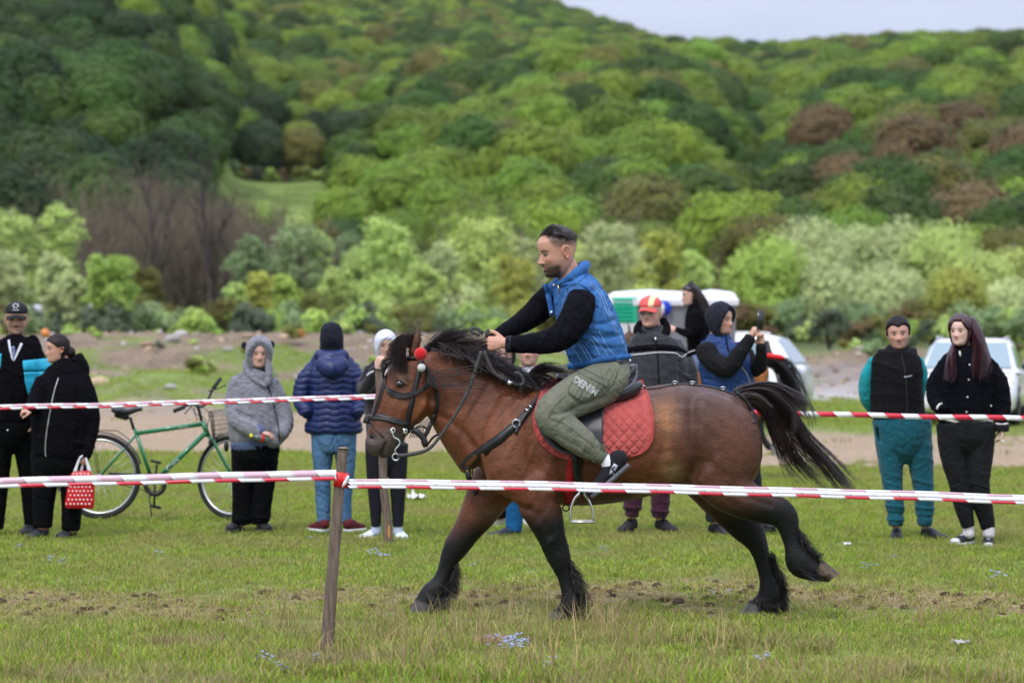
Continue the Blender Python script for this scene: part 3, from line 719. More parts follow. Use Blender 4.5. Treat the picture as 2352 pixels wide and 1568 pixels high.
# brown thicket between them: a mass of saplings nobody could count
tw = []
for s in range(4):
    b = MB(); q = np.random.default_rng(70 + s)
    for k in range(46):
        x, y = q.normal(0, 1.3, 2); h_ = q.uniform(4, 9); a, c = q.normal(0, .09, 2)
        b.tube([(x, y, -.2), (x + a * h_ * .5, y + c * h_ * .5, h_ * .5), (x + a * h_ * 1.3, y + c * h_ * 1.3, h_)], [.05, .012], seg=3, sub=1)
        for j in range(7):
            t = q.uniform(.25, .95); px, py, pz = x + a * h_ * t, y + c * h_ * t, h_ * t; an = q.uniform(0, 6.28); l = q.uniform(.6, 1.8)
            b.tube([(px, py, pz), (px + math.cos(an) * l * .6, py + math.sin(an) * l * .6, pz + l * .8)], [.022, .008], seg=3, smooth=False)
    tw.append(proto('sapling_kind', b, TWIG))
q = np.random.default_rng(77); tp = []
for k in range(300):
    u = (q.uniform(250, 580) if k % 3 else q.uniform(-250, 700)) if k < 285 else q.uniform(760, 1750); D = q.uniform(358, 440) if k < 285 else q.uniform(345, 385)
    X = (u - CX) * D / F; tp.append((X, D, float(hill_z(np.array([X]), np.array([D]))[0]) - .4))
gn_scatter('brown_thicket_undergrowth', tp, tw, None, seed=9, smin=1.0, smax=2.05, tilt=.06, label='brown leafless thicket of saplings at the foot of the hill')
bs = [proto('shrub_kind', leafcrown(800 + i, R=1.6, Hc=2.4, z0=0, nl=6, nleaf=420, ls=.17, shape='bush', core=.4), LM[k]) for i, k in enumerate(('olive', 'pale', 'dark', 'brown', 'lime', 'green'))]
tp = []; SS = list(q.uniform(.6, 1.7, 720))
for k in range(520):
    u = q.uniform(-1000, 3400); D = q.uniform(240, 350); X = (u - CX) * D / F; tp.append((X, D, float(gz([X], [D])[0]) - .2))
for k in range(200):
    u = q.uniform(480, 860); D = q.uniform(395, 640) if k < 130 else q.uniform(764, 784); X = (u - CX) * D / F; tp.append((X, D, float(hill_z(np.array([X]), np.array([D]))[0]) - .2))
for k in range(70):
    u = q.uniform(-300, 1300) if k < 48 else q.uniform(1850, 2650); D = q.uniform(64, 96); X = (u - CX) * D / F; tp.append((X, D, float(gz([X], [D])[0]) - .05)); SS.append(q.uniform(.08, .26))
for k in range(120):
    u = q.uniform(-1000, -170) if k % 2 else q.uniform(2560, 3400); D = q.uniform(290, 345); X = (u - CX) * D / F; tp.append((X, D, float(gz([X], [D])[0]))); SS.append(q.uniform(2.5, 4.6))
gn_scatter('low_riverside_shrubbery', tp, bs, None, seed=12, scales=np.array(SS), tilt=.05, label='low mixed shrubs along the river bank')
# ============================================================ BODY BUILDERS
SKIN = dict(attr=True, rough=.52, spec=.35, n1=(30, .05), bump=(180, .12, .002))
def skinmat(n): return mat(n, **SKIN)
ZP = np.array([-.004, .006, .02, .045, .075, .1, .125, .15, .175, .2, .220, .233, .239])
FP = np.array([.030, .072, .083, .084, .085, .084, .083, .088, .085, .066, .040, .015, .0])
BP = np.array([.005, .012, .028, .052, .072, .086, .096, .100, .097, .084, .060, .030, .0])
WP = np.array([.018, .041, .054, .064, .070, .073, .0765, .078, .075, .064, .045, .022, .0])
def head_grid(M, off=None, nt=72, nz=54, face=True, seed=0, fem=0.0):
    zs = -.004 + .2425 * (1 - np.cos(np.linspace(0.02, math.pi - .02, nz))) / 2
    a = np.linspace(0, 2 * math.pi, nt, endpoint=False); ca, sa = np.cos(a), np.sin(a)
    G = np.zeros((nz, nt, 3))
    for i, z in enumerate(zs):
        w = np.interp(z, ZP, WP) * (1 - .04 * fem); f = np.interp(z, ZP, FP); k = np.interp(z, ZP, BP)
        x = w * np.sign(ca) * np.abs(ca) ** .92; y = np.where(sa > 0, f, k) * np.sign(sa) * np.abs(sa) ** .95
        if face:
            fr = np.clip(sa, 0, 1) ** .5 * (sa > 0)
            zz = [.066, .072, .079, .086, .100, .115, .130, .14]
            A = np.interp(z, zz, [0, .012, .026, .0255, .015, .007, .003, 0]); sx = np.interp(z, zz, [.014, .014, .012, .010, .0085, .009, .012, .012])
            d = A * np.exp(-(x / sx) ** 2)
            for (gx, gz_, s1, s2, am) in ((.0135, .0775, .0055, .006, .007), (.031, .117, .013, .0105, -.0105), (.031, .1165, .0085, .0065, .0045), (.028, .1345, .017, .006, .0045 * (1 - fem * .6)),
                    (.046, .092, .016, .014, .006), (.046, .058, .016, .016, -.004), (.0, .0615, .017, .0038, .0045 + fem * .001), (0, .0485, .014, .0042, .005 + fem * .001), (0, .0548, .02, .0022, -.0035), (0, .038, .016, .006, -.004), (0, .018, .016, .010, .005)):
                d += am * (np.exp(-((x - gx) / s1) ** 2) + (np.exp(-((x + gx) / s1) ** 2) if gx else 0)) * math.exp(-((z - gz_) / s2) ** 2)
            y = y + d * fr
        if off is not None:
            o = off(x, y, np.full(nt, z)); L = np.sqrt(x * x + y * y + (z - .12) ** 2) + 1e-6
            x = x + o * x / L; y = y + o * y / L; zc = z + o * (z - .12) / L
        else: zc = np.full(nt, z)
        for j in range(nt): G[i, j] = M @ Vector((x[j], -y[j], zc[j]))
    b = MB(); b.grid(G, closed_u=True); b.f.append(tuple(range(nt))[::-1]); e = len(b.v) - nt; b.f.append(tuple(e + i for i in range(nt))); return b
def headM(x, y, Y, k=1.0, yaw=0, pitch=0, roll=0):
    """yaw<0 looks to the left of the picture, pitch>0 looks down"""
    return Matrix.Translation(P(x, y, Y)) @ Matrix.Rotation(math.radians(yaw), 4, 'Z') @ Matrix.Rotation(math.radians(roll), 4, 'Y') @ Matrix.Rotation(math.radians(pitch), 4, 'X') @ Matrix.Scale(k, 4)
def head_add(b, M, ears=True, **k):
    h = head_grid(M, **k); b.add(h.v, h.f)
    if ears:
        for s in (-1, 1):
            R = M.to_3x3() @ Matrix.Rotation(s * .35, 3, 'Z') @ Matrix.Rotation(-.15, 3, 'X')
            b.ell(M @ Vector((s * .0730, .014, .106)), (.006, .015, .026), R); b.ell(M @ Vector((s * .081, .003, .098)), (.005, .006, .008), R)
            L_ = lambda y, z, x: M @ Vector((s * x, y, z)); b.tube([L_(.002, .098, .079), L_(-.002, .118, .081), L_(.006, .134, .085), L_(.020, .138, .089), L_(.031, .126, .092), L_(.031, .108, .090), L_(.022, .090, .084), L_(.010, .079, .080)], .0048 * M.to_scale()[0], seg=8)
def loc_of(co, M):
    I = np.array(M.inverted()); q = np.c_[co, np.ones(len(co))] @ I.T; return q[:, 0], -q[:, 1], q[:, 2]   # x, front, z
def g2(x, z, gx, gz_, sx, sz): return np.exp(-((np.abs(x) - gx) / sx) ** 2 - ((z - gz_) / sz) ** 2)
def blend(c, m, col): return c * (1 - m[:, None]) + np.array(col)[None] * m[:, None]
def face_cols(co, M, skin=(.62, .36, .26), brow=(.03, .02, .015), lips=(.50, .20, .17), beard=0.0, moust=0.0, hair=None, shadow=0.0):
    x, f, z = loc_of(co, M); c = np.tile(np.array(skin, float), (len(co), 1)); fr = sm(f, .035, .06)
    c = blend(c, .55 * g2(x, z, .042, .085, .02, .018) * fr, (skin[0] * 1.02, skin[1] * .74, skin[2] * .72))
    c = blend(c, .5 * g2(x, z, 0, .08, .014, .012) * fr, (skin[0] * 1.02, skin[1] * .76, skin[2] * .74))
    c = blend(c, .7 * g2(x, z, .0825, .104, .009, .03) * (f < .02), (skin[0] * .98, skin[1] * .68, skin[2] * .62))
    c = blend(c, .6 * g2(x, z, .082, .110, .02, .014) * np.exp(-((f + .010) / .008) ** 2), (skin[0] * .6, skin[1] * .38, skin[2] * .36))  # ear hollow: shade painted into the skin colour
    near = (np.abs(x) < .1) & (z > -.03) & (z < .26) & (f > -.14) & (f < .16)
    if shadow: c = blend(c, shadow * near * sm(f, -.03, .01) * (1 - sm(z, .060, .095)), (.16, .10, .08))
    if beard: c = blend(c, beard * near * sm(f, .01, .035) * np.maximum((1 - sm(z, .050, .068)) * sm(z, -.03, -.005), g2(x, z, 0, .066, .030, .007) * .9) * (1 - .7 * g2(x, z, 0, .05, .018, .005)) , (.022, .014, .011))
    if moust: c = blend(c, moust * g2(x, z, 0, .0675, .032, .0068) * fr, (.03, .025, .022))
    c = blend(c, .95 * g2(x, z, 0, .0615, .021, .0040) * fr * .9, lips); c = blend(c, .85 * g2(x, z, 0, .049, .018, .0046) * fr, lips)
    c = blend(c, .9 * g2(x, z, 0, .0552, .021, .0016) * fr, (.12, .04, .035))
    c = blend(c, .8 * g2(x, z, .009, .0735, .004, .003) * fr, (.12, .045, .035))
    bm = np.exp(-((np.abs(x) - .033) / .0205) ** 4 - ((z - (.1385 - .006 * ((np.abs(x) - .030) / .02) ** 2)) / .0046) ** 2)
    c = blend(c, .95 * bm * fr, brow)
    c = blend(c, .55 * g2(x, z, .031, .1245, .014, .003) * fr, (.16, .07, .055)); c = blend(c, .45 * g2(x, z, .031, .107, .013, .004) * fr, (skin[0] * .6, skin[1] * .5, skin[2] * .48))
    if hair is not None:
        c = hair(c, x, f, z, near)
    return c
def face_mask(M):
    def f(co):
        x, fr, z = loc_of(co, M); return (fr > .02) & (z > -.01) & (z < .155) & (np.abs(x) < .075) & (fr < .14)
    return f
def face_disp(M, base=None):
    k = M.to_scale()[0]
    def f(co):
        x, fr, z = loc_of(co, M); m = (fr > .03) & (fr < .14) & (z > -.01) & (z < .2)
        d = .0022 * g2(x, z, 0, .0615, .018, .0028) + .0024 * g2(x, z, 0, .0488, .014, .0034) - .0030 * g2(x, z, 0, .0552, .021, .0016) + .0014 * g2(x, z, .033, .1385, .018, .0035) - .0022 * g2(x, z, .0095, .0725, .0035, .0028) - .0018 * g2(x, z, .024, .070, .004, .012) - .0022 * g2(x, z, .031, .1165, .014, .0055) + .0022 * g2(x, z, .031, .1245, .015, .0028)
        return d * m * k + (base(co) if base else 0)
    return f
def eyes(M, parent, iris=(.06, .035, .02), r=.0122, closed=0.0, ir=.0062, white=1.0):
    k = M.to_scale()[0]
    for s in (-1, 1):
        c = M @ Vector((s * .0312, -.0702, .1168)); b = MB(); b.ell(c, (r * k * 1.12, r * k, r * k * (.78 - closed * .3)), M.to_3x3().normalized(), nu=20, nv=14)
        co = np.array(b.v); x, f, z = loc_of(co, M); col = np.tile([.34 * white, .28 * white, .25 * white], (len(co), 1)).astype(float)
        d = np.hypot(x - s * .0308, z - .1164); col[d < ir] = iris; col[d < .003] = (.005, .005, .005)
        col[(z > .1195) & (f > .05)] = (.05, .03, .025)
        mesh('eye', b, mat('eye', attr=True, rough=.3, spec=.35), parent, cols=col)
def hand(b, w, d, n, k=1.0, curl=.3, thumb=1, fan=.05, tc=.35, curls=None):
    w = Vector(w); d = Vector(d).normalized(); n = Vector(n); n = (n - d * n.dot(d)).normalized(); s = d.cross(n) * thumb
    def ch(pts, **kw): b.chain([(*p, r, r * q) for p, r, q in pts], seg=10, sub=2, depth=tuple(n), **kw)
    ch([(w - d * .03 * k, .027 * k, .75), (w + d * .015 * k, .031 * k, .60), (w + d * .055 * k, .040 * k, .42), (w + d * .088 * k, .040 * k, .34)])
    Ls = (.070, .078, .072, .056); Rr = (.0092, .0095, .009, .0078)
    for i in range(4):
        p = w + d * (.086 - .004 * abs(i - 1)) * k + s * (.029 - .0193 * i) * k; a = 0; cu = curls[i] if curls else curl
        dd0 = (d + s * (fan * (1.5 - i))).normalized(); pts = [(p - dd0 * .02 * k, Rr[i] * k * 1.05, 1)]
        for j, fr in enumerate((.47, .29, .24)):
            pts.append((p, Rr[i] * k * (1 - .07 * j), 1)); a += cu * (1.25, 1.55, 1.1)[j]
            p = p + (dd0 * math.cos(a) + n * math.sin(a)) * Ls[i] * fr * k
        pts.append((p, Rr[i] * k * .72, 1)); ch(pts)
    p = w + d * .018 * k + s * .026 * k + n * .006 * k; v = (d * .62 + s * .62 + n * .35 * tc * 2).normalized(); pts = [(p, .014 * k, 1)]
    for j, l in enumerate((.042, .030, .024)):
        p = p + v * l * k; pts.append((p, (.0115, .0108, .0085)[j] * k, 1)); v = (v + d * .35 + n * tc * .7 - s * .25).normalized()
    ch(pts)
def shoe(parent, heel, toe_dir, up, L=.28, wid=.048, m_up=None, m_sole=None, hgt=.085, m_toe=None, name='shoe', laces=None):
    """heel = sole point at the back of the heel"""
    h = Vector(heel); d = Vector(toe_dir).normalized(); u = Vector(up); u = (u - d * u.dot(d)).normalized(); s = d.cross(u)
    b = MB(); T = [(0.02, .7, .55), (.08, .82, .98), (.2, .82, 1.0), (.36, .85, .88), (.55, .98, .62), (.75, 1.04, .48), (.9, .9, .38), (.985, .55, .25)]
    rows = []
    for t, w_, z_ in T: c = h + d * L * t + u * (.018 + hgt * z_ * .5); rows.append((*c, wid * w_, hgt * z_ * .5 + .004))
    b.chain(rows, seg=16, sub=3, expo=.85, depth=tuple(u), capl=.35)
    o = fuse(name, b, m_up, parent, vox=.006, it=2)
    b = MB(); G = []
    for t, w_, z_ in T:
        c = h + d * L * t; w2 = wid * (w_ * 1.06 + .03)
        G.append([c + s * w2 + u * .0, c + s * w2 + u * .024, c - s * w2 + u * .024, c - s * w2])
    G = crom(np.array([[tuple(q) for q in r] for r in G]).reshape(len(T), 12), 3).reshape(-1, 4, 3); b.grid(G, closed_u=True); b.f += [(3, 2, 1, 0), tuple(len(b.v) - 4 + i for i in range(4))]
    mesh('sole', b, m_sole or mat('pale rubber sole', (.6, .6, .58), rough=.7), o)
    if laces:
        b = MB()
        for t in (.34, .41, .48, .55):
            c = h + d * L * t; z_ = hgt * np.interp(t, [q[0] for q in T], [q[2] for q in T]) + .024
            b.tube([c + s * wid * .45 + u * (z_ - .012), c + u * (z_ + .001), c - s * wid * .45 + u * (z_ - .012)], .0035, seg=5)
        mesh('laces', b, laces, o)
    return o
def strands(b, guides, n, w=(.0016, .0002), jit=.01, seed=0, npt=9, wave=.0, clump=.6, nclump=14, lenv=.25, seg=3):
    """hair: each strand runs between two neighbouring guide curves (lists of 3D points)"""
    r = np.random.default_rng(seed); Gs = [crom(np.array([tuple(p) for p in g]), 8) for g in guides]
    Gs = [np.stack([np.interp(np.linspace(0, 1, 40), np.linspace(0, 1, len(g)), g[:, k]) for k in range(3)], 1) for g in Gs]
    cl = [(r.uniform(0, len(Gs) - 1.001), r.normal(0, jit, 3), r.normal(0, jit * 1.6, 3)) for _ in range(nclump)]
    for i in range(n):
        gpos, j0, j1 = cl[int(r.integers(nclump))]; gi = (gpos * clump + r.uniform(0, len(Gs) - 1.001) * (1 - clump)); k = int(gi); t = gi - k
        C = Gs[k] * (1 - t) + Gs[k + 1] * t if len(Gs) > 1 else Gs[0].copy()
        L = 1 - lenv * r.uniform(0, 1) ** 1.5; u = np.linspace(0, L, npt); C = np.stack([np.interp(u, np.linspace(0, 1, 40), C[:, q]) for q in range(3)], 1)
        a = u[:, None]; C = C + r.normal(0, jit * .5, 3) * (1 - a) + (j0 + r.normal(0, jit * .35, 3)) * a ** .7 + j1 * a * a
        if wave: C = C + wave * np.sin(a * r.uniform(6, 12) + r.uniform(0, 6)) * r.normal(size=3) * a
        wr = w[0] * r.uniform(.6, 1.4)
        b.tube([tuple(q) for q in C], list(np.linspace(wr, w[1], 5)), seg=seg, sub=1, smooth=False)
def hair_strands(b, M, maskfn, n, L, back=1.0, up=.25, w=.0013, seed=0, side=0.0):
    """short hairs growing from the scalp where maskfn(x, front, z) > 0, combed back"""
    r = np.random.default_rng(seed); k = 0; kk = M.to_scale()[0]
    while k < n:
        a = r.uniform(0, 2 * math.pi); z = r.uniform(.05, .238); w_ = np.interp(z, ZP, WP); f = np.interp(z, ZP, FP); bk = np.interp(z, ZP, BP); x = w_ * math.cos(a); y = (f if math.sin(a) > 0 else bk) * math.sin(a)
        m = maskfn(x, y, z)
        if r.uniform() > m: k += .05; continue
        k += 1; nv_ = Vector((x / w_ ** 1.0 if w_ else 0, -y / max(f, .01), (z - .12) * 9)).normalized(); p = Vector((x, -y, z)); t = Vector((side + r.normal(0, .25), back if y > -.04 else .1, up if y > -.02 else -.9)) ; t = (t - nv_ * t.dot(nv_) * .8 + nv_ * (.35 + r.uniform(0, .3))).normalized(); l = L * r.uniform(.6, 1.2) * (.35 + .65 * min(1, m))
        b.tube([M @ p, M @ (p + t * l * .5 + nv_ * .002), M @ (p + t * l + Vector((0, 0, -.004)))], [w * kk, w * kk * .4], seg=3, sub=1, smooth=False)
def pxc(co):
    return CX + co[:, 0] * F / co[:, 1], HY - (co[:, 2] - H) * F / co[:, 1]
def near_line(u, v, pts, w):
    """1 on a polyline (view coords), falling off with width w"""
    A = crom(np.array(pts, float), 6); best = np.full(len(u), 1e9)
    for i in range(len(A) - 1):
        a, c = A[i], A[i + 1]; ab = c - a; L = ab @ ab + 1e-9; t = np.clip(((u - a[0]) * ab[0] + (v - a[1]) * ab[1]) / L, 0, 1)
        best = np.minimum(best, (u - a[0] - t * ab[0]) ** 2 + (v - a[1] - t * ab[1]) ** 2)
    return np.exp(-best / (w * w))
def folds(co, amp, scale, seed, dirv=(0, 0, 1), zones=()):
    """cloth folds: ridges across dirv, strongest where zones say so"""
    d = np.array(dirv, float); d /= np.linalg.norm(d); s = co @ d; n = snoise(co, 6.0 * scale, seed); n2 = snoise(co, 13 * scale, seed + 1)
    base = np.sin(s * 42 * scale + n * 3.0 + snoise(co, 3 * scale, seed + 2) * 3)
    ridge = 1 - np.abs(np.sin(s * 30 * scale + n * 3.5 + n2)); ridge2 = 1 - np.abs(np.sin((co @ np.roll(d, 1)) * 26 * scale + n2 * 3 + n))
    return amp * (.4 * base * np.abs(n2) + .5 * n + .25 * n2 + 1.1 * ridge ** 3 * np.clip(n + .3, 0, 1) + .9 * ridge2 ** 3 * np.clip(-n + .2, 0, 1))
# ============================================================ THE BAY HORSE
HYD = 16.7
horse = thing('horse', P(1400, 1410, HYD), 'big bay brown horse in mid gallop with black feathered legs', 'horse')
b = MB(); Q = lambda pts, **k: b.pch(HYD, pts, **k)
# trunk
Q([(1110, 1050, 0, 62, .17), (1135, 1040, 0, 92, .22), (1180, 1024, 0, 122, .26), (1240, 1022, 0, 135, .285), (1320, 1030, 0, 132, .30), (1400, 1030, 0, 126, .315), (1480, 1014, 0, 124, .31),
   (1560, 1001, 0, 121, .30), (1630, 1003, 0, 116, .285), (1685, 1010, 0, 100, .25), (1722, 1015, 0, 72, .2)], seg=26, sub=3, capl=.25, expo=.95)
for s in (-1, 1):      # haunches and shoulders
    Q([(1600, 960, s * .16, 70, .12), (1655, 1000, s * .17, 88, .13), (1672, 1050, s * .17, 80, .13), (1660, 1095, s * .16, 66, .11)], seg=16)
    Q([(1190, 930, s * .14, 55, .08), (1180, 1000, s * .19, 72, .09), (1175, 1070, s * .20, 72, .10), (1215, 1110, s * .19, 52, .09)], seg=16)
Q([(1160, 905, 0, 36, .06), (1230, 905, 0, 28, .10), (1300, 918, 0, 26, .12)], seg=12)
# neck
Q([(968, 850, -.03, 50, .085), (1005, 868, -.02, 72, .095), (1052, 905, 0, 92, .12), (1100, 950, 0, 112, .17), (1145, 990, 0, 128, .22)], seg=22, sub=3, capl=.3)
# head
Q([(962, 838, -.04, 36, .085), (945, 862, -.05, 56, .105), (930, 900, -.06, 63, .110), (912, 935, -.08, 57, .098), (893, 970, -.09, 45, .078), (878, 1002, -.10, 37, .068), (869, 1022, -.11, 33, .066), (866, 1036, -.11, 24, .052)], seg=22, sub=3, capl=.5)
Q([(975, 925, -.06, 26, .085), (955, 950, -.07, 27, .08), (930, 975, -.08, 22, .065), (905, 1010, -.09, 17, .05), (888, 1034, -.10, 14, .045)], seg=12, capl=.6)     # jaw
Q([(893, 1030, -.10, 17, .05), (878, 1042, -.11, 13, .045)], seg=12)          # lower lip and chin
for s in (-1, 1):
    Q([(916, 866, -.055 + s * .10, 13, .022), (926, 872, -.055 + s * .105, 12, .02)], seg=10)   # brow
    Q([(938, 905, -.06 + s * .085, 9, .03), (905, 948, -.08 + s * .075, 8, .022)], seg=10)     # facial crest
    Q([(948, 808, -.04 + s * .06, 12, .03), (957, 785, -.04 + s * .07, 11, .022), (960, 765, -.04 + s * .075, 7, .014), (960, 753, -.04 + s * .075, 2.5, .005)], seg=12)   # ears
# legs, each from hip or shoulder to the pastern
ns, fs = -.20, .20
Q([(1215, 1110, ns, 58, .10), (1240, 1160, ns, 50, .09), (1256, 1200, ns - .01, 41, .075), (1268, 1235, ns - .01, 33, .062), (1278, 1262, ns, 30, .058), (1286, 1285, ns, 27, .055), (1295, 1312, ns, 20, .038), (1302, 1340, ns, 17.5, .033), (1309, 1362, ns, 20, .038), (1313, 1388, ns, 29, .048), (1305, 1404, ns, 28, .044), (1290, 1416, ns, 24, .045)], seg=14)
Q([(1140, 1105, fs, 58, .10), (1112, 1155, fs, 48, .09), (1092, 1190, fs, 40, .075), (1068, 1225, fs, 32, .062), (1050, 1252, fs, 30, .056), (1035, 1278, fs, 24, .046), (1024, 1305, fs, 18.5, .036), (1014, 1330, fs, 20, .037), (1003, 1355, fs, 30, .048), (985, 1375, fs, 28, .046), (972, 1392, fs, 24, .05)], seg=14)
Q([(1640, 1080, -.17, 72, .12), (1668, 1118, -.18, 56, .10), (1705, 1145, -.18, 47, .085), (1748, 1162, -.18, 40, .07), (1790, 1176, -.18, 35, .058), (1806, 1196, -.18, 31, .05), (1814, 1225, -.18, 23, .038), (1823, 1254, -.18, 23, .039), (1837, 1288, -.18, 35, .052), (1858, 1303, -.18, 31, .048), (1878, 1311, -.18, 23, .05)], seg=14)
Q([(1625, 1085, .17, 70, .12), (1662, 1140, .17, 56, .10), (1695, 1185, .17, 44, .08), (1722, 1220, .17, 36, .06), (1740, 1250, .17, 25, .046), (1752, 1290, .17, 19, .036), (1763, 1325, .17, 21, .038), (1771, 1358, .17, 31, .05), (1762, 1380, .17, 30, .048), (1742, 1394, .17, 25, .05)], seg=14)
Q([(1560, 1100, 0, 28, .10), (1600, 1110, 0, 26, .08)], seg=12)        # groin
def horse_disp(co):
    u, v = pxc(co); near = co[:, 1] < HYD
    d = snoise(co, 5, 51) * .004 + snoise(co, 14, 52) * .0015
    G = [([(1215, 890), (1150, 960), (1115, 1040), (1110, 1090)], 13, -.012), ([(1235, 905), (1200, 990), (1185, 1060)], 22, .008), ([(1285, 1060), (1292, 1110), (1285, 1150)], 10, -.012),
         ([(1255, 1090), (1262, 1130)], 16, .012), ([(1585, 930), (1590, 1000), (1600, 1060), (1585, 1105)], 14, -.016), ([(1510, 905), (1535, 960), (1530, 1030)], 26, -.012),
         ([(1570, 905), (1580, 935)], 14, .014), ([(996, 905), (984, 945), (955, 978)], 8, -.012), ([(1010, 955), (1060, 990), (1090, 1030)], 9, -.009), ([(1030, 870), (1110, 900), (1170, 950)], 16, -.006),
         ([(1040, 850), (1130, 890)], 14, .006), ([(1120, 1130), (1170, 1160), (1215, 1170)], 9, -.012), ([(1690, 930), (1728, 1010), (1722, 1090)], 14, -.006), ([(1650, 1060), (1700, 1110)], 14, .008),
         ([(1240, 1180), (1262, 1230)], 8, -.006), ([(1700, 1135), (1770, 1160)], 6, -.006), ([(935, 930), (915, 962)], 7, .005), ([(858, 1008), (850, 1000)], 7, -.012), ([(886, 1018), (880, 1040)], 3.5, -.009), ([(908, 900), (880, 955)], 9, -.006)]
    for pts, w, a in G: d += near * 1.35 * a * near_line(u, v, pts, w)
    vein = near * .003 * np.clip(np.sin((u + v * .6) * .11 + 2.5 * snoise(co, 7, 57)), 0, 1) ** 4
    d += vein * (sm(u, 1100, 1160) * (1 - sm(u, 1270, 1300)))
    d += sm(v, 1180, 1260) * (.0030 * snoise(co * np.array([1, 1, .35]), 48, 58) + .0018 * snoise(co * np.array([1, 1, .3]), 95, 59))
    return d
def horse_col(co):
    u, v = pxc(co); n = snoise(co, 6, 61); n2 = snoise(co, 22, 62)
    c = np.tile([.165, .052, .022], (len(co), 1)).astype(float)
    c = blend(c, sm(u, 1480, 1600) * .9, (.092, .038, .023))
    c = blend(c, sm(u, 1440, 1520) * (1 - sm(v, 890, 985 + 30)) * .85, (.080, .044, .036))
    for x, y, sx, sy, col, m in ((1530, 965, 26, 60, (.30, .125, .045), .75), (1545, 1085, 26, 22, (.42, .26, .13), .75), (1175, 985, 60, 45, (.27, .095, .040), .5), (1690, 1010, 45, 70, (.15, .054, .026), .6),
            (1180, 1075, 55, 30, (.27, .105, .055), .45), (1070, 960, 40, 45, (.21, .070, .028), .5), (1110, 860, 60, 40, (.085, .032, .018), .7), (1135, 1185, 35, 25, (.26, .17, .12), .6), (1480, 1120, 60, 18, (.24, .10, .04), .6), (1010, 830, 30, 25, (.26, .085, .032), .5),
            (960, 940, 28, 32, (.27, .095, .030), .6), (925, 865, 16, 9, (.33, .22, .16), .5), (872, 985, 14, 20, (.12, .065, .045), .5)):
        c = blend(c, m * np.exp(-((u - x) / sx) ** 2 - ((v - y) / sy) ** 2), col)
    blk = (.0032, .0027, .0028)
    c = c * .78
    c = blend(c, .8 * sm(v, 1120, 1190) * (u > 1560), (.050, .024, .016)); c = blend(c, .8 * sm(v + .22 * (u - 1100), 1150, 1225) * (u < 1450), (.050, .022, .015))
    c = blend(c, sm(v + n * 26 + n2 * 9 + .22 * (u - 1100), 1190, 1248) * (u < 1450), blk)
    c = blend(c, np.maximum(sm(v + n * 20 + n2 * 8 + .45 * (u - 1700), 1135, 1215), sm(v + n * 8, 1175, 1240)) * (u > 1560), blk)
    # head: dark muzzle, star, dark eye surround
    hd = (u < 1000) & (v < 1070)
    fr = hd * (1 - sm(u - (887 - (v - 830) * .28), 3, 26)); c = blend(c, .55 * fr * sm(v, 880, 930), (.075, .036, .028))
    c = blend(c, hd * sm(v + (u - 850) * .25 + n * 4, 985, 1012), (.060, .045, .040)); c = blend(c, .6 * hd * np.exp(-((u - 893) / 18) ** 2 - ((v - 1000) / 16) ** 2), (.17, .125, .095))
    c = blend(c, .85 * hd * np.exp(-((u - 921) / 15) ** 2 - ((v - 883) / 10) ** 2), (.03, .02, .018))
    c = blend(c, hd * sm(n2 * .15 + 1 - np.hypot((u - 884) / 8, (v - 843) / 19), 0, .3), (.55, .50, .46))
    c = blend(c, .9 * near_line(u, v, [(886, 1016), (876, 1034), (880, 1046)], 3) * hd, (.012, .01, .01))
    c = blend(c, hd * (v < 800) * .6, (.05, .025, .018))
    c = blend(c, .3 * sm(near_line(u, v, [(1515, 930), (1535, 1000), (1525, 1070)], 26) + n2 * .4, .6, 1.2), (.36, .16, .06))
    return np.clip(c * (1 + .20 * n + .15 * n2)[:, None], .004, 1)
m_coat = mat('bay coat', attr=True, rough=.45, spec=.26, n1=(16, .22, (1, 1, 2)), n2=(110, .30, (.35, 1, 2)), bump=(150, .6, .006, (.3, 1, 1.4)))
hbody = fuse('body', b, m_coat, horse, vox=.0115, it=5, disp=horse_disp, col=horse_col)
HB = bvh_of(hbody)
m_hoof = mat('dark hoof horn', (.055, .050, .048), rough=.45, spec=.4, n1=(40, .3, (1, 1, .2)), bump=(60, .3, .003)); m_hoofl = mat('muddy pale hoof horn', (.20, .145, .085), rough=.7, n1=(40, .4), bump=(60, .4, .003))
def hoof(cor, toe, d, r1, r2, m):
    (x1, y1), (x2, y2) = cor, toe; b = MB(); b.pch(HYD, [(x1, y1, d, r1, .062), (x1 * .5 + x2 * .5, y1 * .5 + y2 * .5, d, (r1 + r2) / 2, .068), (x2, y2, d, r2, .072)], seg=18, capl=.12, expo=.9)
    mesh('hoof', b, m, horse)
# hooves as truncated cones with a sloped toe
def hoof2(pts_top, pts_bot, d, m, wt=.058, wb=.070):
    """side outline: top edge (front, back) and sole edge (toe, heel) in view coords"""
    b = MB(); rows = []
    for k in range(6):
        t = k / 5; f = [(pts_top[0][i] * (1 - t) + pts_bot[0][i] * t) for i in (0, 1)]; h_ = [(pts_top[1][i] * (1 - t) + pts_bot[1][i] * t) for i in (0, 1)]
        w = wt * (1 - t) + wb * t; r = []
        for j in range(20):
            a = 2 * math.pi * j / 20; s = .5 + .5 * math.cos(a); x, y = h_[0] + (f[0] - h_[0]) * s, h_[1] + (f[1] - h_[1]) * s
            r.append(P(x, y, HYD + d + w * math.sin(a)))
        rows.append(r)
    b.grid(np.array([[tuple(q) for q in r] for r in rows]), closed_u=True); b.f += [tuple(range(20)), tuple(100 + i for i in range(20))[::-1]]
    mesh('hoof', b, m, horse)
hoof2([(955, 1372), (1008, 1392)], [(934, 1416), (1000, 1414)], fs, m_hoof); hoof2([(1272, 1398), (1334, 1404)], [(1242, 1436), (1334, 1434)], ns, m_hoof)
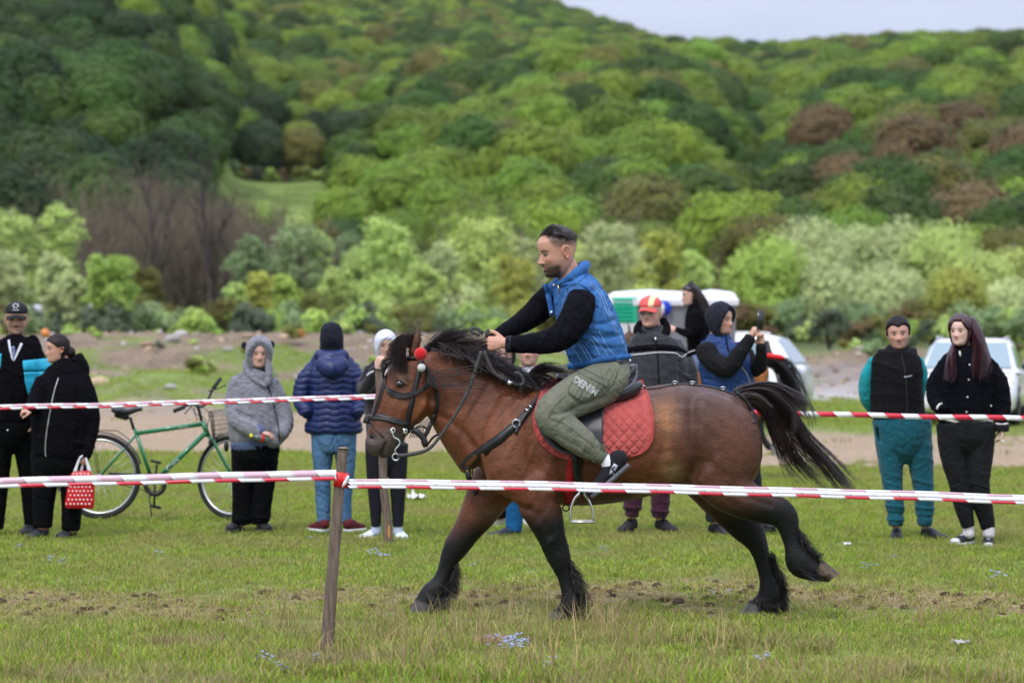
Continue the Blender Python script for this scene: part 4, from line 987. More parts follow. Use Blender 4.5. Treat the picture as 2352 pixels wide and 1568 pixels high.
hoof2([(1720, 1380), (1788, 1392)], [(1694, 1418), (1782, 1417)], .17, m_hoof); hoof2([(1862, 1332), (1888, 1284)], [(1902, 1336), (1929, 1316)], -.18, mat('dark muddy hoof horn', (.075, .052, .034), rough=.7, n1=(40, .6), bump=(60, .5, .004)))
# eye, nostril
for s in (-1, 1):
    c = P(919, 881, HYD - .055 + s * .108); b = MB(); b.ell(c, (.024, .018, .020)); mesh('eye', b, mat('dark wet eye', (.006, .004, .004), rough=.05, spec=.8, coat=1), horse)
b = MB()
h_ = hit(856, 1004, HB) or P(856, 1004, HYD - .17)
b.ell(h_ + Vector((0, .006, 0)), (.016, .012, .026), Matrix.Rotation(-.5, 3, 'Y')); mesh('nostril', b, mat('nostril dark', (.010, .007, .007), rough=.6), horse)
b = MB()
for s in (-1, 1):
    b.pch(HYD, [(917, 872, -.055 + s * .118, 3.2, .008), (925, 873, -.055 + s * .122, 3.4, .008), (934, 881, -.055 + s * .118, 2.6, .008)], seg=8)
mesh('eyelid', b, mat('eyelid', (.17, .10, .07), rough=.6), horse)

# hair
HAIR = mat('dark brown horse hair', (.026, .0165, .0145), rough=.38, spec=.45, n1=(9, .5)); HAIRB = mat('black horse hair', (.008, .0068, .0068), rough=.5, spec=.3, n1=(9, .4))
def pv(pts, Y=HYD): return [P(q[0], q[1], Y + (q[2] if len(q) > 2 else 0)) for q in pts]
b = MB()
crest = [(985, 800), (1020, 806), (1060, 812), (1100, 826), (1140, 848), (1180, 868), (1215, 880), (1245, 888)]
G1 = [pv([(x, y + 8, -.02), (x + 14, y - 7, -.05), (x + 32, y - 4, -.08), (x + 52, y + 8, -.10)]) for x, y in crest]
strands(b, G1, 1500, w=(.0017, .0003), jit=.022, seed=1, nclump=40, clump=.5)
G2 = [pv([(x, y + 6, .0), (x + 12, y - 16, -.02), (x + 40, y - 26, -.03), (x + 74, y - 18, -.02)]) for x, y in crest[:6]]
strands(b, G2, 420, w=(.0014, .0003), jit=.025, seed=2, nclump=16)
G3 = [pv([(x, y, -.10), (x + 6, y + 8, -.14), (x + 20, y + 16, -.16)]) for x, y in crest]; strands(b, G3, 700, w=(.0018, .0004), jit=.02, seed=3, nclump=30)
b2 = [pv([(978, 808, -.02), (1000, 782, -.03), (1030, 770, -.03), (1068, 762, -.03)]), pv([(988, 812, -.02), (1012, 795, -.04), (1042, 778, -.04), (1080, 770, -.03)]), pv([(975, 800, 0), (1000, 770, 0), (1022, 745, 0), (1034, 722, 0)])]
strands(b, b2[:2], 480, w=(.0016, .0003), jit=.02, seed=4, nclump=10); strands(b, b2[1:], 60, w=(.0016, .0003), jit=.02, seed=5, nclump=6)
wd = [pv([(1205, 880, -.05), (1225, 850, -.08), (1255, 845, -.10), (1290, 862, -.1)]), pv([(1210, 885, -.1), (1235, 862, -.14), (1262, 860, -.14), (1292, 878, -.14)])]
strands(b, wd, 320, w=(.0014, .0003), jit=.02, seed=6, nclump=10)
mesh('mane', b, HAIR, horse, smooth=False)
b = MB()
fl = [pv([(952, 792, -.06), (925, 768, -.10), (900, 790, -.13), (882, 822, -.15)]), pv([(955, 790, -.06), (930, 776, -.12), (912, 806, -.16), (905, 845, -.17)]), pv([(950, 795, -.08), (930, 790, -.15), (925, 820, -.18), (930, 858, -.18)]),
      pv([(958, 790, -.06), (945, 765, -.07), (918, 762, -.08), (890, 778, -.10)])]
strands(b, fl, 950, w=(.0015, .0003), jit=.018, seed=7, nclump=24, clump=.65)
strands(b, [pv([(950, 780, -.05), (925, 762, -.06), (905, 757, -.06), (880, 765, -.07)]), pv([(955, 785, -.05), (975, 762, -.05), (1000, 760, -.05), (1030, 768, -.05)])], 70, w=(.0014, .0002), jit=.03, seed=8)
mesh('forelock', b, HAIR, horse, smooth=False)
b = MB()
tl = [pv([(1690, 903), (1745, 886), (1800, 922), (1850, 1000), (1905, 1058), (1962, 1124)]), pv([(1695, 915), (1745, 905), (1785, 945), (1828, 1030), (1880, 1080), (1925, 1112)]), pv([(1700, 925), (1740, 925), (1772, 965), (1800, 1030), (1835, 1080), (1868, 1108)], HYD + .02),
      pv([(1702, 928), (1742, 932), (1772, 975), (1800, 1030), (1822, 1062), (1845, 1088)], HYD - .02)]
strands(b, tl, 720, w=(.0018, .0004), jit=.020, seed=9, nclump=44, clump=.88, npt=12, lenv=.55, wave=.008)
strands(b, [tl[0], tl[0]], 420, w=(.0016, .0003), jit=.02, seed=10, npt=12, lenv=.1)
strands(b, [pv([(1700, 900), (1760, 885), (1810, 905), (1838, 935), (1832, 970)]), pv([(1700, 900), (1770, 900), (1815, 930), (1830, 950), (1820, 990)])], 260, w=(.0026, .0004), jit=.03, seed=12, nclump=12)
b.pch(HYD, [(1685, 918, 0, 15, .04), (1715, 905, 0, 14, .035), (1745, 912, 0, 11, .03), (1772, 935, 0, 7, .02)], seg=12)
mesh('tail', b, HAIR, horse, smooth=False)
def feather(seed, roots, dx, dy, n, L, d):
    b = MB(); g = [pv([(x, y, d), (x + dx * .5, y + dy * .35, d - .02), (x + dx, y + dy, d)]) for x, y in roots]; strands(b, g, int(n * 1.5), w=(.0015, .0003), jit=.013, seed=seed, nclump=26, lenv=.55); mesh('feather', b, HAIRB, horse, smooth=False)
feather(21, [(1040, 1300), (1032, 1330), (1018, 1352), (1006, 1372)], 24, 26, 420, .1, fs); feather(22, [(1304, 1280), (1318, 1320), (1326, 1355), (1332, 1385)], 22, 30, 420, .1, ns)
feather(23, [(1786, 1300), (1797, 1340), (1797, 1375), (1790, 1392)], 12, 26, 420, .1, .17); feather(24, [(1836, 1236), (1850, 1258), (1862, 1276), (1870, 1290)], 24, 10, 420, .1, -.18)
feather(31, [(1300, 1285), (1310, 1310), (1318, 1340), (1324, 1365)], 14, 34, 380, .1, ns); feather(32, [(1768, 1262), (1774, 1290), (1780, 1318), (1788, 1345)], 12, 34, 380, .1, .17); feather(33, [(1046, 1282), (1040, 1305), (1030, 1325), (1024, 1340)], 12, 34, 340, .1, fs); feather(34, [(1822, 1205), (1832, 1225), (1842, 1245), (1852, 1262)], 20, 22, 340, .1, -.18)
feather(25, [(1290, 1372), (1305, 1390), (1322, 1396), (1335, 1398)], 4, 34, 520, .1, ns - .04); feather(26, [(1735, 1375), (1755, 1385), (1775, 1385), (1792, 1380)], 2, 30, 480, .1, .13)
feather(27, [(985, 1362), (1000, 1375), (1012, 1378), (1022, 1370)], 12, 26, 420, .1, fs - .04); feather(28, [(1818, 1300), (1838, 1315), (1855, 1318), (1870, 1318)], 26, 12, 420, .1, -.22)
# ============================================================ TACK
LEA = mat('black leather', (.014, .013, .014), rough=.42, spec=.4, n1=(20, .2), bump=(120, .15, .002)); LEAG = mat('worn grey leather', (.055, .053, .052), rough=.6, spec=.3, n1=(30, .25))
LEAS = mat('smooth black saddle leather', (.017, .017, .020), rough=.33, spec=.45, n1=(14, .2), bump=(90, .12, .002)); STEEL = mat('polished steel', (.62, .62, .62), metal=1, rough=.25); BRASS = mat('dull brass', (.35, .27, .13), metal=1, rough=.4)
PADM = mat('faded red quilted cloth', (.40, .085, .075), rough=.9, spec=.1, n1=(7, .22), n2=(160, .12), bump=(220, .3, .002)); PADE = mat('red binding', (.36, .055, .045), rough=.85, n1=(30, .2))
REDM = mat('red felt', (.52, .012, .014), rough=.95, spec=.05, sheen=.3, bump=(160, .8, .006)); WHF = mat('white felt', (.55, .55, .53), rough=.95, bump=(160, .8, .005))
br = thing('bridle', P(930, 900, HYD - .17), 'black leather bridle with curb bit, fringe and pompoms on the galloping bay horse', 'bridle')
def band(parent, name, pts, w, m=LEA, off=.005, th=.004, mirror=None, **k):
    b = MB(); strap(b, pts, w, HB, off=off, th=th, **k)
    if mirror is not None: b.mirrorY(mirror)
    return mesh(name, b, m, parent)
HM = HYD - .07
band(br, 'noseband', [(840, 972), (846, 958), (875, 957), (905, 966), (935, 975), (938, 978)], 14, mirror=HM, Y=HYD - .14)
band(br, 'noseband_padding', [(842, 969), (852, 961), (880, 962), (905, 969), (928, 975)], 6, m=mat('stitched grey leather', (.04, .04, .042), rough=.5), off=.009, Y=HYD - .145)
band(br, 'cheek_strap', [(968, 826), (961, 860), (950, 905), (940, 950), (934, 985)], 12, mirror=HM, Y=HYD - .16)
band(br, 'browband', [(884, 838), (892, 832), (915, 826), (945, 822), (970, 822)], 10, off=.006, mirror=HM, Y=HYD - .16)
band(br, 'brow_edge', [(880, 845), (880, 858), (884, 838)], 9, off=.006, Y=HYD - .14)
band(br, 'chin_strap', [(934, 985), (955, 990), (972, 1006), (978, 1024)], 14, Y=HYD - .15, off=.004)
band(br, 'throat_strap', [(998, 955), (984, 985), (972, 1012), (978, 1026)], 10, Y=HYD - .13)
band(br, 'throat_latch', [(972, 835), (990, 870), (1003, 905), (1004, 935), (995, 960)], 8, mirror=HM, Y=HYD - .14)
b = MB()
for k, (dx, dy) in enumerate([(0, 0), (2, 5), (4, 9), (5, 13)]):
    g = [(886 - k, 862), (882 + dx, 880 + dy), (900, 895 + dy), (930, 903 + dy * .8), (962, 896 + dy * .5), (988, 875 + k * 3), (1000, 865 + k * 3)]
    strap(b, g, 3.0, HB, off=.010, th=.004, Y=HYD - .18)
mesh('face_cords', b, LEA, br)
b = MB()
strap(b, [(882, 848), (878, 880), (868, 915), (858, 945), (846, 965)], 4, HB, off=.006, Y=HYD - .16); strap(b, [(888, 856), (879, 895), (868, 930), (856, 956)], 3, HB, off=.008, Y=HYD - .165); strap(b, [(848, 968), (862, 985), (882, 1005)], 2.6, HB, off=.008, Y=HYD - .16)
mesh('face_lines', b, LEA, br)
b = MB(); r = np.random.default_rng(31)
for k in range(13):
    y0 = 840 + k * 2.8; e = (1060 + r.uniform(0, 70), 838 + k * 4.4 + r.uniform(-6, 6)); q = [P(975, y0, HYD - .17), P(1000, y0 + 10 + k * .5, HYD - .19), P(1035, (y0 + e[1]) / 2 + 12 - k * .2, HYD - .20), P(e[0], e[1], HYD - .21 + r.uniform(-.02, .01))]
    b.tube(q, .0023, seg=5)
mesh('leather_fringe', b, LEA, br)
b = MB()
for k in range(9):
    q = [P(940 + k * 4, 1005, HYD - .12), P(950 + k * 3, 985 - k, HYD - .13), P(970 + k * 2, 970 + k * 3, HYD - .12), P(985, 960 + k * 4, HYD - .1)]; b.tube(q, .002, seg=4)
mesh('loose_cords', b, LEA, br)
b = MB(); b.ell(P(966, 813, HYD - .20), (.036, .036, .037), nu=24, nv=18); o = mesh('red_pompom', b, REDM, br); o['label'] = 'red felt ball by the ear'
b = MB(); b.ell(P(968, 844, HYD - .20), (.024, .024, .023), nu=20, nv=14); o = mesh('white_pompom', b, WHF, br); o['label'] = 'white felt ball under the red one'
bz = HYD - .19
b = MB(); b.tube([P(899, 985, bz), P(902, 996, bz), P(905, 1004, bz), P(916, 1010, bz), P(918, 1020, bz), P(908, 1032, bz), P(909, 1042, bz)], .0048, seg=8); b.torus(P(909, 1049, bz), .0185, .0042, ax=(0.1, 1, 0)); b.torus(P(902, 988, bz), .013, .0035, ax=(0.2, 1, 0))
b.torus(P(931, 990, bz), .012, .0035, ax=(0.4, 1, .2)); b.tube([P(926, 983, bz), P(934, 998, bz)], .005)
mesh('bit', b, STEEL, br)
rn = thing('reins', P(1110, 790, HYD - .2), 'long grey leather reins running from the bit to the rider hands', 'reins')
b = MB(); strap(b, [(912, 1047), (950, 1042), (985, 1030), (1012, 1000), (1050, 945), (1078, 890), (1095, 840), (1106, 806)], [9, 9, 7, 7, 8, 8, 9], None, Y=HYD - .21, edge=False)
b2 = b; mesh('near_rein', b, LEAG, rn)
b = MB(); strap(b, [(978, 1026), (1000, 1000), (1030, 995), (1040, 993)], 5, None, Y=HYD - .05, edge=False); mesh('far_rein', b, LEA, rn)
b = MB(); strap(b, [(1112, 806), (1122, 830), (1136, 856), (1160, 872), (1188, 884), (1202, 880), (1200, 866), (1190, 855), (1182, 858)], 7, None, Y=HYD - .24, edge=False); mesh('rein_loop', b, LEAG, rn)
b = MB(); strap(b, [(1150, 868), (1170, 878), (1192, 886)], 9, None, Y=HYD - .245, edge=False); mesh('rein_keeper', b, LEA, rn)
b = MB(); b.box(P(1171, 879, HYD - .25), (.012, .003, .012), Matrix.Rotation(.4, 3, 'Y')); mesh('buckle', b, STEEL, rn)
b = MB(); strap(b, [(1102, 770), (1085, 762), (1080, 757), (1086, 753), (1098, 756), (1110, 766)], 9, None, Y=HYD - .20, edge=False); strap(b, [(1118, 775), (1119, 762), (1124, 757)], 9, None, Y=HYD - .22, edge=False); mesh('rein_end', b, LEAG, rn)
# breastplate
bp = thing('breastplate', P(1150, 1030, HYD - .2), 'black leather breastplate strap across the bay horse chest', 'breastplate')
band(bp, 'strap', [(1066, 1078), (1078, 1060), (1100, 1042), (1140, 1012), (1172, 985), (1186, 972)], [26, 26, 24, 22, 20, 17], off=.008, th=.005)
band(bp, 'upper_strap', [(1186, 972), (1200, 955), (1222, 930), (1245, 905), (1262, 890)], [14, 12, 11, 10], off=.010)
band(bp, 'strap_end', [(1222, 930), (1206, 954), (1192, 975), (1184, 996)], [10, 11, 11, 7], off=.013)
band(bp, 'front_strap', [(1074, 1072), (1076, 1095), (1086, 1120), (1094, 1135)], [14, 12, 10], off=.006, Y=HYD - .1)
b = MB(); h_ = hit(1186, 972, HB); b.torus(h_ + Vector((0, -.014, 0)), .021, .004, ax=(.1, 1, 0))
for x, y in ((1212, 942), (1220, 934)): q = hit(x, y, HB); b.box(q + Vector((0, -.016, 0)), (.016, .003, .004), Matrix.Rotation(.7, 3, 'Y'))
mesh('ring', b, STEEL, bp)
b = MB(); q = (hit(1078, 1080, HB) or P(1078, 1080, HYD - .2)) + Vector((0, -.02, 0)); b.ell(q, (.022, .008, .034), Matrix.Rotation(-.3, 3, 'Y')); b.ell(q + Vector((-.012, -.004, .035)), (.012, .006, .02)); b.ell(q + Vector((.008, -.004, -.03)), (.012, .006, .016)); mesh('emblem', b, BRASS, bp)
# saddle pad
pad = thing('saddle_pad', P(1430, 1000, HYD - .3), 'faded red quilted saddle pad under the black saddle', 'saddle pad')
def quilt(x, y, u, v):
    a = (x + y * .92) / 23.5; c = (x - y * .92) / 23.5; e = abs((a % 1) - .5) * 2; g = abs((c % 1) - .5) * 2
    return .010 * (1 - max(e, g) ** 5) * min(1, 12 * (1 - u)) * min(1, 14 * (1 - v)) + .001 * math.sin(x * .3) * math.sin(y * .25)
b = MB(); patch(b, [(1258, 868, 1478, 872), (1247, 885, 1482, 893), (1238, 915, 1491, 920), (1228, 950, 1498, 955), (1228, 980, 1501, 985), (1238, 1008, 1497, 1012), (1256, 1030, 1484, 1034), (1284, 1047, 1460, 1045), (1325, 1054, 1428, 1050)], HB, nu=110, nv=84, off=.006, th=.008, disp=quilt)
b.mirrorY(HYD); mesh('cloth', b, PADM, pad)
b = MB(); strap(b, [(1470, 876), (1482, 893), (1491, 920), (1499, 955), (1501, 985), (1497, 1012), (1482, 1034), (1460, 1045), (1428, 1050), (1380, 1054), (1325, 1055), (1284, 1048), (1256, 1031), (1237, 1008), (1227, 978), (1228, 948), (1240, 910), (1252, 880)], 5, HB, off=.012, th=.010); mesh('binding', b, PADE, pad)
# saddle
sd_ = thing('saddle', P(1400, 900, HYD), 'black leather saddle under the rider in the denim vest', 'saddle')
b = MB(); b.pch(HYD, [(1285, 868, 0, 13, .07), (1320, 876, 0, 16, .11), (1370, 884, 0, 18, .15), (1420, 876, 0, 20, .17), (1445, 856, 0, 17, .155), (1457, 842, 0, 9, .13)], seg=18)
for s in (-1, 1): b.pch(HYD, [(1370, 905, s * .14, 20, .08), (1420, 904, s * .15, 22, .09), (1452, 893, s * .14, 20, .08), (1466, 884, s * .13, 11, .06)], seg=14)
seat = fuse('seat', b, LEAS, sd_, vox=.01, it=4); SB = bvh_of(seat)
b = MB(); strap(b, [(1460, 836), (1463, 852), (1458, 872), (1445, 888), (1420, 898), (1395, 903)], [7, 8, 6, 5, 4], [SB, HB], off=.004, th=.008); mesh('cantle_rim', b, mat('grey leather piping', (.07, .07, .085), rough=.35), sd_)
def flapd(x, y, u, v): return .012 * math.exp(-((u - .06) / .08) ** 2) + .004 * math.exp(-((v - .96) / .05) ** 2)
b = MB(); patch(b, [(1300, 880, 1400, 885), (1270, 900, 1402, 908), (1245, 922, 1392, 925), (1231, 950, 1386, 950), (1236, 980, 1385, 980), (1255, 1010, 1384, 1008), (1284, 1034, 1384, 1028), (1322, 1046, 1376, 1044)], HB, nu=40, nv=34, off=.026, th=.010, disp=flapd)
b.mirrorY(HYD); flap = mesh('flap', b, LEAS, sd_)
FB = bvh_of(flap)
b = MB(); strap(b, [(1476 - 93, 1020), (1330, 1040), (1290, 1036), (1258, 1012), (1240, 982), (1236, 950)], 5, FB, off=.004, th=.004); mesh('flap_edge', b, mat('grey leather piping', (.07, .07, .085)), sd_)
b = MB(); b.box((hit(1484 - 0, 1019, FB) or P(1485, 1019, HYD - .34)) if False else (hit(1383 - 0, 1018, FB) or P(1383, 1018, HYD - .33)), (.001, .001, .001)); 
b = MB(); strap(b, [(1476, 1022), (1488, 1013)], 7, [FB, HB], off=.003)
gr = thing('girth', P(1308, 1100, HYD - .3), 'red padded girth strap round the bay horse belly', 'girth')
b = MB(); strap(b, [(1316, 1050), (1312, 1080), (1309, 1110), (1306, 1140), (1305, 1160)], [22, 20, 20, 22], HB, off=.012, th=.014); b.mirrorY(HYD); mesh('padding', b, mat('red girth cloth', (.36, .012, .014), rough=.85, n1=(20, .2)), gr)
b = MB(); strap(b, [(1330, 1050), (1328, 1080), (1330, 1105), (1334, 1130)], [20, 14, 12, 10], HB, off=.022, th=.006); mesh('billet_strap', b, LEA, gr)
b = MB(); b.torus(P(1300, 1166, HYD - .12), .018, .004, ax=(0, 1, .3)); mesh('ring', b, LEA, gr)
st = thing('stirrup', P(1337, 1170, HYD - .34), 'empty steel stirrup hanging below the rider shoe', 'stirrup')
b = MB(); strap(b, [(1320, 1046), (1322, 1080), (1328, 1110), (1336, 1134)], [16, 13, 12, 12], [HB], off=.034, th=.005); mesh('stirrup_leather', b, LEA, st)
sy = HYD - .36
b = MB(); b.tube([P(1311, 1196, sy), P(1311, 1172, sy), P(1318, 1148, sy), P(1330, 1134, sy), P(1340, 1133, sy), P(1352, 1148, sy), P(1361, 1172, sy), P(1363, 1196, sy)], [.006, .006, .0075, .009, .009, .0075, .006, .006], seg=8); b.box(P(1336.5, 1131, sy), (.016, .006, .008)); mesh('iron', b, STEEL, st)
b = MB(); b.box(P(1337, 1198, sy), (.066, .026, .006)); mesh('tread_frame', b, STEEL, st); b = MB(); b.box(P(1337, 1194.5, sy), (.056, .022, .005)); mesh('tread', b, mat('worn cream rubber', (.45, .40, .30), rough=.9), st)
b = MB(); b.box(P(1336, 1131, sy - .001), (.012, .010, .012)); mesh('leather_end', b, LEA, st)
# crupper over the croup
cp = thing('crupper', P(1600, 885, HYD), 'thin black crupper strap with buckles along the bay horse croup', 'crupper')
def topline(pts, w, z=.006, th=.004):
    b = MB(); v = []; 
    for x, y in resample(pts, 8):
        c = P(x, y, HYD - .05); r_ = HB.ray_cast(Vector((c.x, HYD - .06, 4)), Vector((0, 0, -1))); zz = r_[0].z if r_[0] is not None else c.z
        v.append((c.x, HYD - .06, zz + z))
    G = np.array([[(x, y - w / 2, z_ - .002), (x, y + w / 2, z_), (x, y + w / 2, z_ - th), (x, y - w / 2, z_ - th - .002)] for x, y, z_ in v]); b.grid(G, closed_u=True); return b
mesh('back_strap', topline([(1468, 890), (1520, 884), (1580, 880), (1640, 885), (1690, 896)], .03), LEA, cp)
b = MB(); strap(b, [(1690, 900), (1712, 918), (1728, 945), (1733, 972)], 9, HB, off=.006, Y=HYD - .12); mesh('tail_loop', b, LEA, cp)
b = MB()
for x in (1476, 1550, 1590, 1660): 
    r_ = HB.ray_cast(Vector((P(x, 890, HYD - .06).x, HYD - .06, 4)), Vector((0, 0, -1)))[0]; b.torus(r_ + Vector((0, -.005, .012)), .016, .0032, ax=(0, .5, 1))
mesh('buckle', b, STEEL, cp)
# ============================================================ THE RIDER
RY = 16.66
rider = thing('person', P(1400, 880, RY), 'bearded man in blue denim vest and olive cargo trousers riding the bay horse', 'person')
RM = headM(1292, 633, RY - .01, 1.18, yaw=-70, pitch=13)
b = MB(); head_add(b, RM, nt=96, nz=80); q = lambda pts, **k: b.pch(RY, pts, **k)
q([(1296, 600, 0, 24, .062), (1306, 628, 0, 27, .066), (1312, 650, 0, 26, .062)], seg=18)              # neck
q([(1320, 676, 0, 28, .12), (1340, 720, 0, 44, .15), (1358, 780, 0, 46, .14), (1385, 830, 0, 36, .12)], seg=20, depth=(-.3, 1, 0))
ARN = [(1338, 688, -.19, 24), (1318, 730, -.24, 24), (1292, 772, -.26, 21), (1240, 786, -.24, 18), (1185, 789, -.21, 14), (1158, 789, -.20, 12)]
ARF = [(1268, 682, .22, 22), (1228, 722, .24, 20), (1188, 748, .22, 17), (1140, 778, .14, 13), (1118, 792, .10, 11)]
q(ARN, seg=12); q(ARF, seg=12)
LGN = [(1415, 872, -.14, 36), (1350, 900, -.24, 36), (1265, 943, -.34, 27), (1300, 982, -.36, 24), (1345, 1020, -.37, 17), (1382, 1046, -.37, 12), (1398, 1062, -.37, 12), (1400, 1080, -.37, 12)]
LGF = [(1400, 862, .14, 36), (1320, 872, .26, 34), (1250, 900, .36, 26), (1290, 970, .40, 24), (1330, 1030, .40, 17), (1350, 1060, .40, 12), (1352, 1080, .40, 12)]
q([(p_[0], p_[1], p_[2], p_[3] * (.6 if i_ < 3 else 1)) for i_, p_ in enumerate(LGN)], seg=12); q([(p_[0], p_[1], p_[2], p_[3] * .6) for p_ in LGF], seg=12)
Yn = RY - .20; s_ = F / Yn
hand(b, P(1160, 787, Yn), (-1, 0.05, -.04), (0.1, 1, -.15), k=1.02, thumb=-1, curls=(1.15, 1.2, 1.25, 1.3), fan=.0, tc=.12)
hand(b, P(1116, 794, RY + .09), (-.9, -.1, -.35), (0, -.5, -1), k=1.0, thumb=1, curl=.5, fan=.06, tc=.3)
def rhair(c, x, f, z, near):
    n = np.clip(.5 + .5 * snoise(np.stack([x, f, z], 1), 260, 5), 0, 1)
    fade = near * sm(z - (.112 + .55 * np.clip(f - .01, 0, 1)), 0, .05) * (1 - sm(f, .040, .062)); c = blend(c, fade * (.72 + .25 * n) * (np.abs(x) < .083), (.060, .040, .034))
    return blend(c, near * sm(z - (.160 + .45 * np.clip(f + .02, 0, .1)), 0, .02) * .9, (.022, .016, .016))
SKR = (.52, .275, .185)
FGL = [[(1093, 776), (1104, 777), (1118, 776)], [(1096, 785), (1106, 786), (1120, 785)], [(1098, 794), (1107, 795), (1121, 794)], [(1106, 770), (1108, 785), (1110, 800)]]
def rdisp(co):
    u, v = pxc(co); return sum(-.0042 * near_line(u, v, g, 1.5) for g in FGL) * (u < 1126)
def rcol(co):
    u, v = pxc(co); c = fc_(co); m = np.clip(sum(near_line(u, v, g, 1.5) for g in FGL), 0, 1) * (u < 1126) * (v > 750)
    c = blend(c, .7 * m, (.24, .085, .055)); kn = sum(np.exp(-((u - a) ** 2 + (v - q) ** 2) / 12) for a, q in ((1121, 772), (1122, 781), (1123, 790), (1122, 799))) * (v > 750); return blend(c, .35 * np.clip(kn, 0, 1), (.50, .20, .14))  # gaps between the fingers: crease shade painted into the skin colour
fc_ = lambda co: face_cols(co, RM, skin=SKR, brow=(.03, .018, .014), lips=(.50, .20, .17), beard=.92, shadow=.42, moust=.7, hair=rhair)
rb = fuse('body', b, skinmat('light skin'), rider, vox=.0042, it=2, disp=face_disp(RM, rdisp), col=rcol, refine=face_mask(RM))
RB = bvh_of(rb); eyes(RM, rider, closed=.6, r=.0112, ir=.0095, white=.6)
def hoff(x, y, z):
    m = sm(z - (.160 + .40 * np.clip(y + .02, 0, .12) - .40 * np.clip(-y - .02, 0, .08)), 0, .03); p = np.stack([x, y, z], 1)
    return np.where(m > 0, -.004 + m * (1 - .85 * sm(y, .0, .06)) * (.009 + .0015 * np.sin(x * 420 + y * 90) + .004 * snoise(p, 60, 3)), -.006)
h_ = head_grid(RM, off=hoff, face=False, nt=120, nz=90); mesh('hair', h_, mat('short dark brown hair', (.026, .019, .017), rough=.42, spec=.45, n1=(120, .5, (6, 1, 1)), bump=(240, .8, .004)), rider)
b = MB(); hair_strands(b, RM, lambda x, y, z: float(sm(np.array(z - (.160 + .40 * max(0, min(.12, y + .02)))), -.004, .02)), 2600, .019, seed=3, w=.0011, up=.1); hair_strands(b, RM, lambda x, y, z: float(.7 * sm(np.array(z - .105), 0, .06) * (y < .035) * (y > -.2)), 2600, .0035, seed=4, w=.0005, up=-.2)
mesh('hair_strands', b, mat('short dark brown hair', (1,)), rider, smooth=False)
# black sweatshirt
b = MB(); q = lambda pts, **k: b.pch(RY, pts, **k)
q([(1338, 682, -.17, 33, .07), (1330, 710, -.22, 37, .075), (1316, 740, -.25, 36, .07), (1292, 770, -.265, 33, .062), (1262, 783, -.255, 29, .058), (1225, 788, -.24, 24, .052), (1190, 790, -.215, 21, .047), (1164, 790, -.205, 19, .043)], seg=20, capl=.05)
q([(1276, 672, .18, 30, .06), (1250, 698, .23, 32, .065), (1222, 724, .24, 29, .06), (1190, 745, .22, 23, .055), (1150, 768, .15, 18, .045), (1128, 784, .12, 15, .038)], seg=20, capl=.05)
q([(1322, 680, 0, 36, .15), (1342, 720, 0, 50, .17), (1362, 780, 0, 52, .16)], seg=20, depth=(-.3, 1, 0)); q([(1302, 676, .02, 17, .07), (1292, 700, .0, 17, .07)], seg=14)
def sdisp(co):
    u, v = pxc(co); d = folds(co, .0065, 1.0, 71, (.8, 0, .5)) * (1 - .6 * sm(u, 1150, 1164) * 0)
    for pts, w, a in (([(1300, 735), (1290, 765), (1285, 800)], 5, -.007), ([(1312, 748), (1300, 775)], 4, .006), ([(1276, 752), (1270, 780)], 4, -.006), ([(1260, 762), (1240, 790)], 4, .005), ([(1350, 690), (1365, 720)], 5, -.004), ([(1205, 770), (1200, 800)], 3.5, -.005), ([(1180, 770), (1178, 805)], 3, -.005), ([(1310, 700), (1330, 720), (1340, 745)], 5, -.004)): d += a * near_line(u, v, pts, w) * (co[:, 1] < RY)
    for pts, w, a in (([(1238, 690), (1262, 715)], 5, -.006), ([(1210, 712), (1225, 735)], 4, .005), ([(1180, 740), (1195, 752)], 4, -.005)): d += a * near_line(u, v, pts, w) * (co[:, 1] > RY)
    return d
shirt = fuse('sweatshirt', b, mat('black jersey', (.0042, .004, .0065), rough=.92, spec=.1, n1=(90, .12), bump=(260, .25, .0015)), rider, vox=.007, it=3, disp=sdisp)
b = MB(); b.pch(RY, [(1176, 790.5, -.21, 20.5, .048), (1163, 790, -.205, 19.5, .044)], seg=22, capl=.02); mesh('cuff', b, mat('black ribbed cuff', (.014, .013, .020), rough=.95, n1=(300, .2, (.1, 1, 1))), rider)
# denim vest
b = MB(); q = lambda pts, **k: b.pch(RY, pts, **k); DV = (-.34, 1, 0)
q([(1326, 630, 0, 26, .085), (1327, 642, 0, 38, .13), (1328, 658, 0, 48, .18), (1330, 682, 0, 55, .21), (1343, 722, 0, 63, .225), (1358, 765, 0, 66, .22), (1370, 800, 0, 66, .205), (1378, 830, 0, 64, .19)], seg=30, sub=4, depth=DV, capl=.12, expo=.93)
q([(1330, 655, -.10, 22, .06), (1345, 668, -.17, 24, .05)], seg=14); q([(1290, 655, .10, 22, .06), (1275, 668, .17, 22, .05)], seg=14)
q([(1284, 652, -.06, 7, .02), (1302, 643, -.115, 9, .022), (1328, 624, -.12, 11, .024), (1346, 610, -.03, 12, .028), (1338, 612, .08, 11, .024), (1310, 628, .13, 10, .022), (1276, 648, .09, 7, .02)], seg=14)
def vdisp(co):
    u, v = pxc(co); nr = co[:, 1] < RY + .02; d = folds(co, .0050, 1.0, 81, (.35, 0, .93)) + snoise(co, 4, 82) * .003
    for pts, w, a in (([(1300, 722), (1340, 735), (1375, 745), (1410, 735)], 5, -.009), ([(1310, 738), (1350, 750), (1400, 760)], 5, .008), ([(1330, 760), (1380, 775), (1425, 770)], 5, -.008), ([(1290, 790), (1340, 790), (1400, 800)], 4, -.006), ([(1340, 775), (1390, 788), (1430, 790)], 5, .006),
                      ([(1355, 690), (1385, 700), (1405, 715)], 5, -.005), ([(1300, 815), (1350, 812), (1390, 822)], 4, .005)): d += a * near_line(u, v, pts, w) * nr
    return d
